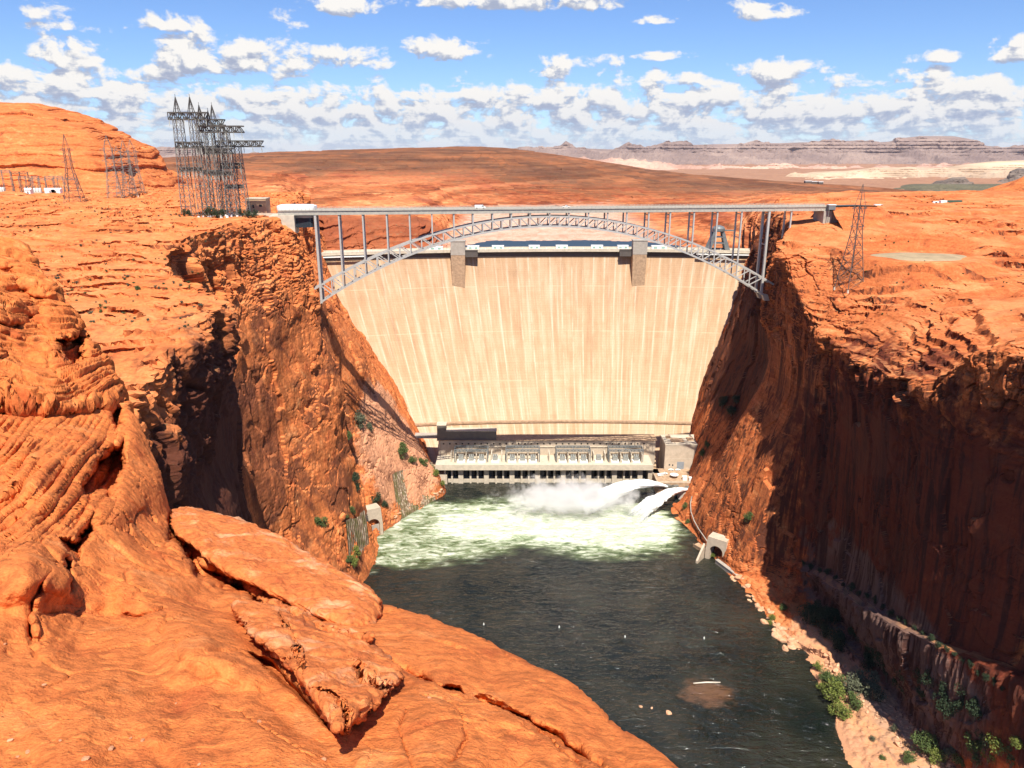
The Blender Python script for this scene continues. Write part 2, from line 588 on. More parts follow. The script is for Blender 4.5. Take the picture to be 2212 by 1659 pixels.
def dam_mat():
    m, t = mat_new('dam_concrete')
    uvx = t.n('ShaderNodeAttribute', attribute_name='su').outputs['Fac']      # metres along the crest
    uvz = t.n('ShaderNodeAttribute', attribute_name='sv').outputs['Fac']      # metres below the crest
    c = t.n('ShaderNodeCombineXYZ'); t.put(c, 0, uvx); t.put(c, 1, uvz)
    P = c.outputs[0]
    # stains running down each monolith
    s1 = t.noise(t.scalev(P, (1 / 4.6, 1 / 60, 1)), 1.0, 6, .66, .15)
    s2 = t.noise(t.scalev(P, (1 / 11, 1 / 130, 1)), 1.0, 4, .6)
    s3 = t.noise(t.scalev(P, (1 / 9, 1 / 150, 1)), 1.3, 3, .6)
    # pour blocks: a value per monolith and lift
    bx = t.m('FLOOR', t.m('DIVIDE', uvx, 12.4)); bz = t.m('FLOOR', t.m('DIVIDE', uvz, 22.0))
    wn = t.n('ShaderNodeTexWhiteNoise', noise_dimensions='2D')
    cb = t.n('ShaderNodeCombineXYZ'); t.put(cb, 0, bx); t.put(cb, 1, bz); t.put(wn, 'Vector', cb)
    bl = t.n('ShaderNodeTexWhiteNoise', noise_dimensions='2D')
    cb2 = t.n('ShaderNodeCombineXYZ'); t.put(cb2, 0, bx); t.put(cb2, 1, t.m('FLOOR', t.m('DIVIDE', uvz, 2.3))); t.put(bl, 'Vector', cb2)
    v = t.m('ADD', t.m('MULTIPLY', s1, .62), t.m('MULTIPLY', s2, .38))
    v = t.m('ADD', v, t.m('MULTIPLY', t.m('SUBTRACT', wn.outputs[0], .5), .06))
    v = t.m('ADD', v, t.m('MULTIPLY', t.m('SUBTRACT', bl.outputs[0], .5), .02))
    v = t.m('ADD', v, t.m('MULTIPLY', t.m('SUBTRACT', t.noise(P, 1 / 16., 6, .65, .4), .5), .28))
    # staining is strongest high up, paler near the toe
    v = t.m('SUBTRACT', v, t.maprange(uvz, 60, 190, 0, .07))
    col = t.ramp(v, [(.38, (.50, .35, .225)), (.47, (.455, .30, .18)), (.56, (.415, .262, .15)), (.68, (.345, .21, .12)), (.86, (.22, .135, .08))])
    # pale seams at the vertical joints and at some lifts
    fx = t.m('ABSOLUTE', t.m('SUBTRACT', t.m('FRACT', t.m('DIVIDE', uvx, 12.4)), .5))
    seam = t.maprange(fx, .40, .47, 0, 1, True)
    seamn = t.maprange(t.noise(t.scalev(P, (1 / 13, 1 / 40, 1)), 1.0, 4, .7), .40, .60, .1, 1, True)
    col = t.mix(t.m('MULTIPLY', t.m('MULTIPLY', seam, seamn), .7), col, (.58, .465, .34))
    fz = t.m('ABSOLUTE', t.m('SUBTRACT', t.m('FRACT', t.m('DIVIDE', t.m('ADD', uvz, 6), 44.0)), .5))
    lift = t.maprange(fz, .484, .494, 0, .45, True)
    lift = t.m('MULTIPLY', lift, t.maprange(t.noise(t.scalev(P, (1 / 26, 1 / 9, 1)), 1.0, 3, .6), .42, .58, 0, 1, True))
    col = t.mix(lift, col, (.57, .44, .29))
    col = t.mix(t.maprange(s3, .54, .68, 0, .5, True), col, (.58, .46, .34))
    # thin lift lines everywhere
    fl = t.m('ABSOLUTE', t.m('SUBTRACT', t.m('FRACT', t.m('DIVIDE', uvz, 2.3)), .5))
    thin = t.maprange(fl, .40, .5, 1, .90)
    col = t.mix(1.0, col, t.ramp(thin, [(.9, .86), (1.0, 1.0)]), 'MULTIPLY')
    fine = t.noise(t.scalev(P, (1 / 1.2, 1 / 1.2, 1)), 1.0, 4, .7)
    col = t.mix(1.0, col, t.ramp(fine, [(.3, .90), (.7, 1.08)]), 'MULTIPLY')
    return finish(m, t, col, .85, fine, .2, .3, .2)


M = {}
M['dam'] = dam_mat()
M['concrete'] = simple('concrete', (.50, .41, .31), .85, .14, .25)
M['concrete_light'] = simple('concrete_light', (.53, .46, .355), .8, .16, .3)
M['concrete_grey'] = simple('concrete_grey', (.37, .33, .28), .85, .16, .3)
M['concrete_brown'] = simple('concrete_stained', (.40, .27, .17), .85, .3, .35)
M['shop_shade'] = simple('shop_shade_concrete', (.17, .145, .12), .85, .12, .3)  # dark grey paints the bridge deck's shadow onto the shop walls
M['asphalt'] = simple('asphalt', (.06, .06, .058), .9, .2, .5)
M['gravel'] = simple('gravel_yard', (.33, .25, .15), .95, .2, .15)
M['steel'] = simple('painted_steel', (.43, .405, .37), .45, .08, .6, .0)
M['girder'] = simple('girder_paint', (.40, .37, .31), .55, .14, .5, .0)
M['lattice'] = simple('galvanised_steel', (.20, .20, .18), .5, .25, .3, .2)
M['lattice_dark'] = simple('weathered_steel', (.085, .08, .07), .55, .25, .3, .2)
M['lattice_blue'] = simple('blue_grey_steel', (.17, .185, .19), .5, .2, .3, .2)
M['white'] = simple('white_paint', (.80, .80, .77), .45, .04, 1.0)
M['black'] = simple('dark_opening', (.012, .011, .011), .9, .1, 1.0)
M['glass'] = simple('window_glass', (.03, .04, .05), .08, .05, 1.0, 0, 0, .6)
M['rubber'] = simple('rubber', (.02, .02, .02), .8, .1, 1.0)
M['teal'] = simple('teal_cover', (.22, .37, .33), .6, .1, 1.0)
M['green_paint'] = simple('dark_green_paint', (.05, .10, .07), .5, .1, 1.0)
M['door_grey'] = simple('grey_door', (.23, .28, .33), .5, .06, 1.0)
M['porcelain'] = simple('pale_porcelain', (.62, .64, .60), .35, .08, 1.0)
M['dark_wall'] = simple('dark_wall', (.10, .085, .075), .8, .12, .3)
M['wood'] = simple('driftwood', (.62, .56, .46), .85, .15, 1.0)
M['bark'] = simple('bark', (.13, .09, .06), .9, .25, 3.0)
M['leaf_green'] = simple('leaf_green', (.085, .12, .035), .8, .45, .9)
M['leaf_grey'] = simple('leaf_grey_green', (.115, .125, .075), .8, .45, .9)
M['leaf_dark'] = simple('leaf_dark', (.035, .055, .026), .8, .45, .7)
M['leaf_yellow'] = simple('leaf_yellow_green', (.16, .19, .04), .8, .4, .9)
M['rubble'] = rock_mat('rubble', .6, base=(.55, .26, .14), light=(.70, .42, .25), dark=(.36, .16, .08), strata=.3)
vdark = (.062, .026, .020)
M['rock_left'] = rock_mat('sandstone_left', 2.6, varnish=.70, streak=.35, scrub=.7, dust=.22, strata=.8, stain_shade=[
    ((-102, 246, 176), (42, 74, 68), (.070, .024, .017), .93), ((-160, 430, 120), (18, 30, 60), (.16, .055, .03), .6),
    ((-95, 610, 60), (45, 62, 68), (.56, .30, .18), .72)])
M['rock_right'] = rock_mat('sandstone_right', 2.6, base=(.50, .145, .047), light=(.64, .26, .10), streak=.85, varnish=.45, scrub=.40, dust=.40, strata=.8, stain_shade=[
    ((205, 350, 95), (24, 145, 112), (.115, .024, .015), .88), ((212, 650, 130), (32, 112, 130), (.085, .027, .016), .88), ((207, 345, 34), (14, 125, 46), (.17, .115, .095), .8), ((186, 330, 3), (42, 95, 9), (.52, .30, .18), .75)])  # first two patches paint the shade of the right walls into the rock
M['rock_near'] = rock_mat('sandstone_near', .5, base=(.64, .185, .050), light=(.76, .29, .10), dark=(.48, .115, .034), strata=.08, bump=1.0, con=1.25)
M['rock_slab'] = rock_mat('sandstone_slab', .28, base=(.62, .18, .052), light=(.78, .35, .15), dark=(.44, .11, .036), pale=(.76, .40, .21), strata=.2, bump=1.0, con=1.3)
M['rock_hill'] = rock_mat('sandstone_hill', 5.0, base=(.58, .180, .055), light=(.72, .31, .12), strata=1.0, tilt=(.03, 0))
M['rock_plain'] = rock_mat('sandstone_plain', 16., base=(.46, .135, .050), light=(.58, .235, .105), dark=(.27, .085, .04), strata=.7, bump=.8)
M['ground_far'] = rock_mat('far_ground', 60., base=(.34, .18, .105), light=(.42, .26, .165), dark=(.24, .12, .07), strata=.1, bump=.5)


# ------------------------------------------------------------------ ground: water, canyon banks, plains
def weather(P, th, A, seed, sgn=1, block=3.0, bs=14.0, big=4.0, rough=0.5, hn=(5, 70, 1.6, 16), smooth_below=None, low=.16, rs=.70, patchy=1.0):
    n = gnormals(P) * sgn
    wf = sstep(n[..., 2], .60, .88)
    # large forms
    big_n = fbm(P / 55.0, 3, .5, seed + 3)
    nh = n.copy(); nh[..., 2] *= .3
    P = P + nh * ((1 - wf) * big * big_n)[..., None]
    PA = P * np.array([.42, 1.0, 1.0])
    h = P[..., 2] + hn[0] * fbm(P / hn[1], 3, .5, seed) + hn[2] * fbm(PA / hn[3], 4, .5, seed + 5)
    f = h / th
    k = np.floor(f); fr = f - k
    T = th * (k + sstep(fr, rs, .97) + .12 * (fr - .5))
    P = P.copy()
    wf_ = wf * (1 - .85 * patchy + .85 * patchy * sstep(pn(P / np.array([55., 22., 22.]), seed + 15), -.15, .25))
    P[..., 2] += wf_ * (T - h + hn[2] * .9 * fbm(P / 26.0, 4, .5, seed + 9) + hn[0] * .5 * fbm(P / hn[1], 3, .5, seed))
    n = gnormals(P) * sgn
    nh = n.copy(); nh[..., 2] *= .15
    up = 1.0
    if smooth_below is not None:
        up = sstep(P[..., 2] + 10 * fbm(P / 30., 2, .5, seed + 2), smooth_below - 14, smooth_below + 8)
        up = low + (1 - low) * up
    r = vnoise1(f, seed) * .8 + .5 * vnoise1(f * 2.7, seed + 4)
    prof = np.where(fr < rs, .55 * sstep(fr, .0, .10) - .5 * sstep(fr, rs - .16, rs), -.0 - .9 * np.sin(np.clip((fr - rs) / (.97 - rs), 0, 1) * math.pi * .9))
    lat = .6 + .8 * sstep(pn(P / 22.0, seed + 8), -.3, .4)
    lat = lat * (1 - .8 * patchy + .8 * patchy * sstep(pn(P / np.array([40., 16., 16.]), seed + 16), -.2, .25))
    d = A * lat * (prof * (wf + (1 - wf) * .32 * np.clip(up * 1.6 - .6, 0, 1) ** 1.5) + (1 - wf) * r * .5 * np.clip(up * 1.3 - .3, 0, 1))
    # spalled sheets on the massive lower walls
    q = P / np.array([23., 23., 85.]) + .3 * np.stack([pn(P / 14., seed + 41), pn(P / 14., seed + 42), pn(P / 14., seed + 43)], -1)
    F1, dF, idn = worley(q, seed + 7)
    d = d + (1 - wf) * (1.25 - up) * (3.0 * (idn - .5) - .5 * (1 - sstep(dF, .0, .03)))
    q = q * 3.1 + 7
    F1, dF, idn = worley(q, seed + 8)
    d = d + (1 - wf) * (1.25 - up) * .14 * (idn - .5) * sstep(pn(P / 30., seed + 44), .0, .3)
    if block:
        q = P / np.array([bs, bs, bs * 2.2])
        bm_ = .25 + 1.1 * sstep(pn(P / 38.0, seed + 31), -.25, .35)
        q = q + .25 * np.stack([pn(P / 9., seed + 21), pn(P / 9., seed + 22), pn(P / 9., seed + 23)], -1)
        F1, dF, idn = worley(q, seed)
        w = (1 - wf) + .45 * wf
        d = d + bm_ * block * w * up * ((idn - .5) * 1.5 - .9 * (1 - sstep(dF, .0, .09)))
        q = q * 2.7 + 4
        F1, dF, idn = worley(q, seed + 9)
        d = d + bm_ * block * .36 * w * up * ((idn - .5) * 1.5 - .7 * (1 - sstep(dF, .0, .11)))
    d = d + rough * (1 - .5 * wf) * (low + (1 - low) * up) * fbm(P / 5.0, 4, .55, seed + 12)
    P = P + nh * d[..., None]
    return P


def bank(name, stations, mat, nu, nv, dens_d, dens_c, **kw):
    ctrl = np.asarray(stations, float)
    P = loft(ctrl, ctrl.shape[0] * 14, ctrl.shape[1] * 14)
    # even spacing in apparent size
    dist = np.linalg.norm(P - np.array([0, 0, CAMZ]), axis=2)
    P = respace(P, 0, nu, 1.0 / dist[..., None][..., 0] if False else None) if False else _respace_view(P, nu, nv, dens_c)
    P = weather(P, **kw)
    return grid_mesh(name, P, mat, smooth=False)


def _respace_view(P, nu, nv, dens_c=None):
    def mean_len(Q, axis):
        seg = np.linalg.norm(np.diff(Q, axis=axis), axis=2)
        d = np.linalg.norm(Q - np.array([0, 0, CAMZ]), axis=2)
        d = (d[1:] + d[:-1]) / 2 if axis == 0 else (d[:, 1:] + d[:, :-1]) / 2
        return (seg / d).mean(1 - axis)
    for axis, n in ((0, nu), (1, nv)):
        L = mean_len(P, axis)
        if axis == 1 and dens_c is not None: L = L * dens_c(P)
        s = np.concatenate([[0], np.cumsum(L)])
        t = np.linspace(0, s[-1], n)
        j = np.clip(np.searchsorted(s, t, side='right') - 1, 0, len(L) - 1)
        f = (t - s[j]) / np.maximum(L[j], 1e-12)
        if axis == 0:
            P = P[j] * (1 - f)[:, None, None] + P[j + 1] * f[:, None, None]
        else:
            P = P[:, j] * (1 - f)[None, :, None] + P[:, j + 1] * f[None, :, None]
    return P


# ---- left bank ------------------------------------------------------------
def left_bank():
    LV = [225, 195, 165, 130, 95, 60, 28, 0]
    rim = {130: (-92, 228), 170: (-97, 236), 200: (-100, 240), 225: (-102, 243), 250: (-105, 245), 275: (-109, 246), 290: (-119, 247), 310: (-138, 249),
           340: (-156, 251), 375: (-168, 254), 411: (-172, 256), 440: (-169, 257), 470: (-165, 257.5), 500: (-161, 258.5), 515: (-158, 259),
           526: (-157, 259), 532: (-164, 257), 550: (-169, 255), 577: (-173, 255), 600: (-180, 255), 624: (-190, 255), 660: (-197, 255), 700: (-205, 255),
           750: (-212, 255), 800: (-222, 255), 870: (-235, 255)}
    wall = {  # z: x
        130: {195: -93, 0: -85}, 200: {195: -99, 130: -97, 0: -86}, 250: {195: -104, 130: -103, 0: -92}, 275: {195: -107, 130: -105, 0: -94},
        290: {195: -116, 130: -114, 0: -100}, 310: {195: -134, 130: -130, 0: -112}, 340: {195: -152, 130: -149, 0: -128},
        375: {195: -163, 130: -158, 0: -135}, 411: {195: -166, 130: -160, 60: -150, 0: -137}, 470: {225: -160, 195: -153, 130: -142, 60: -126, 28: -116, 0: -109},
        500: {225: -150, 195: -142, 130: -129, 60: -119, 28: -112, 0: -106}, 515: {225: -147, 195: -139, 165: -134, 130: -127.5, 95: -122.5, 60: -117.5, 28: -110, 0: -106},
        526: {225: -147, 195: -140, 165: -135, 130: -128.5, 95: -124, 60: -119, 28: -112, 0: -106},
        532: {225: -160, 195: -156, 165: -153, 130: -149, 95: -144, 60: -137, 28: -122, 0: -108},
        550: {225: -164, 195: -160, 130: -152, 95: -148, 60: -137, 28: -120, 0: -107}, 577: {195: -154, 130: -145, 60: -121, 28: -105, 0: -91},
        600: {195: -160, 130: -142, 60: -112, 28: -93, 0: -78}, 624: {195: -172, 130: -140, 60: -104, 28: -80, 0: -64},
        660: {195: -180, 130: -141, 95: -122, 60: -103, 28: -84, 0: -72}, 700: {195: -190, 130: -148, 60: -110, 28: -92, 0: -84},
        750: {195: -204, 130: -165, 60: -120, 0: -95}, 800: {195: -205, 130: -182, 60: -142, 0: -120}, 870: {195: -215, 130: -195, 0: -140}}
    ds = sorted(rim)
    wd = sorted(wall)
    tab = np.array([np.interp(LV[::-1], sorted(wall[d]), [wall[d][z] for z in sorted(wall[d])])[::-1] if max(wall[d]) >= 225 else
                    np.interp(LV[::-1], sorted(wall[d]) + [250], [wall[d][z] for z in sorted(wall[d])] + [rim[d][0]])[::-1] for d in wd])
    st = []
    for d in ds:
        rx, rz = rim[d]
        row = []
        lift = np.interp(d, [130, 300, 530, 650, 870], [0, 1, 3, 5, 3])
        for X, k in ((-1300, 1.6), (-900, 1.4), (-620, 1.2), (-430, 1.0)):
            row.append((X, d, rz + lift * k))
        for o, k in ((-110, .7), (-60, .4), (-28, .15), (-10, .0)):
            row.append((rx + o, d, rz + lift * k))
        row.append((rx, d, rz - 1.5))
        for j, z in enumerate(LV):
            zz = rz - (rz) * (1 - z / 250.0) if z > 0 else 0
            xx = np.interp(d, wd, tab[:, j])
            row.append((xx, d, zz))
        row.append((row[-1][0] + 4, d, -8))
        st.append(row)
    P = loft(st, len(st) * 16, len(st[0]) * 16)
    # only what can be seen needs fine cells
    P = _respace_view(P, 820, 760, lambda Q: np.where(Q[:, :, 0].mean(0)[1:] < -440, .35, 1.0))
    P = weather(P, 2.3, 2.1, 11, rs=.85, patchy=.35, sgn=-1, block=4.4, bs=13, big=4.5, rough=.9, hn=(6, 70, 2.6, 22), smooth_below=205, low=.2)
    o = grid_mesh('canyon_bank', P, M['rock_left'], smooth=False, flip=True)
    tag(o, kind='structure')
    return o


def right_bank():
    rim = {  # d: rimx, rimz
        150: (330, 225), 165: (275, 226), 180: (246, 226), 195: (227, 226), 208: (218, 226), 222: (215, 226), 240: (214, 226), 262: (211, 225), 275: (208, 224), 290: (203, 223), 303: (197, 220), 318: (195, 208), 331: (194, 198), 350: (194, 193), 365: (193, 191), 380: (193, 190),
        400: (194, 188), 420: (194, 189), 441: (193, 191), 458: (191, 194), 470: (190, 199), 480: (188, 206), 490: (185, 219), 500: (182, 229), 515: (184, 236),
        530: (190, 242), 545: (197, 246), 560: (204, 248), 586: (210, 250), 620: (218, 250), 660: (230, 250), 700: (240, 250), 760: (262, 250), 860: (300, 250)}
    shore = {150: 171, 262: 170, 303: 172, 326: 176, 348: 179.5, 375: 180, 405: 176, 440: 170.5, 470: 165}
    foot_extra = {150: 12, 253: 12, 303: 17, 350: 20, 405: 14, 441: 9, 470: 2}

    def ledge_z(d): return float(np.clip(20 + (474 - d) * .31, 20, 88))
    wall = {}
    for d_ in [q for q in rim if q <= 470]:
        xr, rz = rim[d_]; zl = ledge_z(d_); t = np.interp(d_, [441, 474], [1, .4])
        wall[d_] = {rz * .92: xr + 2 * t, rz * .8: xr + 6 * t, max(rz * .55, zl + 16): xr + 11 * t, zl + 9: xr + 13 * t, zl + 1: xr + 12 * t, zl - 2: xr + 6 * t, zl * .5 + 6.5: xr + 10 * t,
                    12: xr + np.interp(d_, sorted(foot_extra), [foot_extra[k] for k in sorted(foot_extra)]) - (2 if d_ > 460 else 0), 0: np.interp(d_, sorted(shore), [shore[k] for k in sorted(shore)])}
    wall.update({
        480: {180: 199, 134: 204, 90: 196, 60: 186, 30: 178, 12: 171, 0: 163}, 500: {195: 190, 170: 195, 134: 199, 100: 189, 60: 177, 30: 168, 12: 162, 0: 158.5},
        519: {210: 190, 170: 196, 134: 198, 100: 187, 60: 171, 30: 162, 12: 156, 0: 153.5}, 545: {210: 194, 165: 196, 134: 193, 100: 182, 75: 173, 31: 158, 12: 152, 0: 148},
        560: {197: 193, 165: 198, 134: 198, 100: 186, 75: 173, 31: 157, 12: 150, 0: 143}, 586: {197: 200, 134: 206, 100: 197, 75: 190, 31: 168, 12: 152, 0: 139},
        620: {197: 208, 134: 207, 86: 191, 60: 181, 31: 172, 12: 163, 0: 151}, 660: {206: 218, 134: 205, 86: 188, 60: 180, 31: 173, 12: 170, 0: 168},
        700: {206: 224, 134: 209, 86: 193, 60: 186, 31: 178, 12: 175, 0: 173}, 760: {206: 245, 134: 226, 31: 190, 0: 182}, 860: {206: 280, 134: 262, 31: 225, 0: 215}})
    fr = [.93, .84, .74, .64, .54, .45, .36]
    ds = sorted(rim)
    wd = sorted(wall)

    def wx(d, z):
        out = []
        for w in wd:
            zs = sorted(wall[w]) + [rim[w][1] if w in rim else 250]
            xs = [wall[w][q] for q in sorted(wall[w])] + [rim[w][0] if w in rim else 200]
            out.append(np.interp(z, zs, xs))
        return np.interp(d, wd, out)
    st = []
    for d in ds:
        rx, rz = rim[d]
        row = []
        zp = np.interp(d, [150, 303, 348, 405, 440, 480, 520, 560, 600, 650, 860], [236, 236, 229, 224, 227, 240, 249, 255, 256, 257, 257])
        zl = ledge_z(d); bl = np.interp(d, [470, 500], [0, 1])
        zlow = [a_ * (1 - bl) + b_ * bl for a_, b_ in zip([zl + 12, zl + 2.5, zl - 2.5, zl * .5 + 6, 12], [58, 48, 41, 30, 12])]
        for o, k in ((900, 1.0), (560, 1.0), (340, 1.0), (220, 1.0), (130, .96), (75, .88), (42, .68), (20, .40), (8, .14)):
            row.append((rx + o, d, rz + (zp - rz) * k + (1 if o > 200 else 0)))
        row.append((rx, d, rz - 1.2))
        for q in fr:
            zq = max(rz * q, zlow[0] + 3 + 5 * (.95 - q) * 0 + (len(fr) - fr.index(q)) * 2.0)
            row.append((wx(d, zq), d, zq))
        for z in zlow:
            row.append((wx(d, z), d, z))
        xs = wx(d, 0)
        xf = wx(d, 12)
        row.append((xs + (xf - xs) * .45, d, 3.4 + (1.5 if xf - xs > 15 else 0)))
        row.append((xs, d, .1))
        row.append((xs - 4, d, -5))
        st.append(row)
    P = loft(st, len(st) * 16, len(st[0]) * 16)
    P = _respace_view(P, 900, 760, lambda Q: np.where(Q[:, :, 0].mean(0)[1:] > 560, .3, 1.0))
    P = weather(P, 4.2, 1.3, 37, rs=.76, sgn=1, block=4.4, bs=12, big=1.4, rough=.9, hn=(5, 80, 2.0, 26), smooth_below=172, low=.1)
    # levelled ground for the gravel pad
    e = np.hypot((P[..., 0] - 262) / 34., (P[..., 1] - 480) / 24.)
    P[..., 2] += (1 - sstep(e, 1.0, 1.5)) * (235.0 - P[..., 2]) * sstep(P[..., 2], 205, 222)
    # vertical flutes where water has run down the lower wall
    n = gnormals(P)
    zl_ = np.clip(20 + (474 - P[..., 1]) * .31, 20, 88)
    low = sstep(P[..., 2], 8, 16) * (1 - sstep(P[..., 2], zl_ - 3, zl_)) * (1 - sstep(P[..., 1], 455, 480))
    fl = fbm(P / np.array([3.0, 3.0, 60.0]), 3, .6, 77)
    n[..., 2] = 0
    P = P + n * (low * fl * 1.8)[..., None]
    n = gnormals(P)
    if n[..., 2].mean() < 0: n = -n
    shz = sstep(P[..., 2], .4, 1.5) * (1 - sstep(P[..., 2], 13, 17)) * (1 - sstep(P[..., 1], 480, 520))
    for sz, am in ((4.2, 1.5), (1.7, .6)):
        F1, dF, idn = worley(P / sz, 91)
        P = P + n * (shz * am * (np.clip(.62 - F1, 0, 1) * (1.6 * idn + .3)))[..., None]
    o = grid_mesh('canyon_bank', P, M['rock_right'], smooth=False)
    tag(o, kind='structure')
    return o


left_bank_o = left_bank()
right_bank_o = right_bank()


# ---- the river -------------------------------------------------------------
def water_mat():
    m, t = mat_new('river_water')
    geo = t.n('ShaderNodeNewGeometry')
    P = geo.outputs['Position']
    foam = t.n('ShaderNodeAttribute', attribute_name='foam').outputs['Fac']
    w1 = t.noise(t.scalev(P, (1 / 13., 1 / 4.6, 1)), 1.0, 3, .52, .8)
    w2 = t.noise(t.scalev(P, (1 / 1.8, 1 / 1.1, 1)), 1.0, 3, .6, .3)
    big = t.noise(P, 1 / 40., 3, .5)
    # open water: deep green-black, glossy
    b = t.n('ShaderNodeBsdfPrincipled')
    deep = t.mix(t.maprange(big, .35, .65, 0, 1), (.007, .011, .009), (.026, .026, .018))
    deep = t.mix(t.m('MULTIPLY', t.n('ShaderNodeAttribute', attribute_name='shoal').outputs['Fac'], .62), deep, (.17, .085, .045))
    churn = t.maprange(foam, .12, .75, 0, 1, True)
    cn = t.noise(t.scalev(P, (1 / 15., 1 / 6.0, 1)), 1.0, 7, .62, .9)
    green = t.mix(t.maprange(cn, .36, .66, 0, 1), (.10, .155, .05), (.46, .56, .29))
    col = t.mix(churn, deep, green)
    fo = t.m('ADD', t.m('MULTIPLY', foam, 1.30), t.m('MULTIPLY', t.m('SUBTRACT', cn, .5), 1.45))
    fw = t.maprange(fo, .40, 1.08, 0, 1, True)
    caps = t.maprange(t.noise(t.scalev(P, (1 / 2.6, 1 / 1.5, 1)), 1.0, 3, .7), .745, .78, 0, .8, True)
    capz = t.maprange(t.noise(P, 1 / 30., 3, .6), .45, .60, 0, 1, True)
    fw = t.m('MAXIMUM', fw, t.m('MULTIPLY', caps, capz))
    col = t.mix(fw, col, t.mix(t.maprange(cn, .38, .62, 0, 1, True), (.47, .54, .38), (.66, .68, .59)))
    t.put(b, 'Base Color', col)
    t.put(b, 'Roughness', t.m('ADD', .06, t.m('MULTIPLY', t.m('MAXIMUM', fw, t.m('MULTIPLY', churn, .6)), .6)))
    t.put(b, 'IOR', 1.33)
    t.put(b, 'Specular IOR Level', .95)
    h = t.m('ADD', t.m('MULTIPLY', w1, 1.0), t.m('MULTIPLY', w2, .12))
    bn = t.n('ShaderNodeBump'); bn.inputs['Strength'].default_value = 1.0; bn.inputs['Distance'].default_value = 2.2
    t.put(bn, 'Height', t.m('ADD', h, t.m('MULTIPLY', cn, t.m('MULTIPLY', foam, 1.2))))
    t.put(b, 'Normal', bn)
    o = t.n('ShaderNodeOutputMaterial'); t.put(o, 0, b)
    return m


def poly_dist(x, y, poly):
    """signed distance to a polygon, positive inside"""
    poly = np.asarray(poly, float)
    d = np.full(x.shape, 1e9); inside = np.zeros(x.shape, bool)
    n = len(poly)
    for i in range(n):
        ax, ay = poly[i]; bx, by = poly[(i + 1) % n]
        ex, ey = bx - ax, by - ay
        t_ = np.clip(((x - ax) * ex + (y - ay) * ey) / (ex * ex + ey * ey + 1e-12), 0, 1)
        d = np.minimum(d, np.hypot(x - ax - t_ * ex, y - ay - t_ * ey))
        c = ((ay > y) != (by > y)) & (x < (bx - ax) * (y - ay) / (by - ay + 1e-12) + ax)
        inside ^= c
    return np.where(inside, d, -d)


def river():
    xs = np.linspace(-190, 270, 620); ys = np.concatenate([np.linspace(240, 700, 900)])
    X, Y = np.meshgrid(xs, ys, indexing='ij')
    Z = np.zeros_like(X)
    P = np.stack([X, Y, Z], -1)
    zone = G(np.array([800, 860, 930, 1040, 1150, 1260, 1390, 1462, 1478, 1440, 1330, 1240, 1130, 1000, 890, 800]),
             np.array([1165, 1108, 1086, 1082, 1078, 1090, 1095, 1120, 1160, 1190, 1202, 1195, 1180, 1206, 1216, 1222]))[:, :2]
    core = G(np.array([960, 1100, 1250, 1400, 1445, 1440, 1330, 1200, 1080, 960]), np.array([1118, 1096, 1088, 1092, 1125, 1165, 1178, 1160, 1158, 1150]))[:, :2]
    q = fbm(P / np.array([26., 12., 1.]), 4, .55, 3)
    dz = poly_dist(X, Y, zone) + q * 9
    dc = poly_dist(X, Y, core) + q * 6
    foam = .48 * sstep(dz, -22, 10) + .55 * sstep(dc, -14, 14)
    # thin white edge lines along the far bank
    P[..., 2] = .50 * fbm(P / np.array([11., 4.2, 1.]), 3, .5, 9) + foam * .55 * fbm(P / np.array([7., 4., 1.]), 4, .6, 19)
    c = G(1528, 1496)
    sh = np.hypot((X - c[0]) / 17., (Y - c[1]) / 13.) + .30 * fbm(P / np.array([9., 6., 1.]), 4, .6, 29)
    shoal = 1 - sstep(sh, .45, 1.05)
    o = grid_mesh('river', P, water_mat(), smooth=True, attrs={'foam': foam, 'shoal': shoal})
    tag(o, kind='structure')


river()


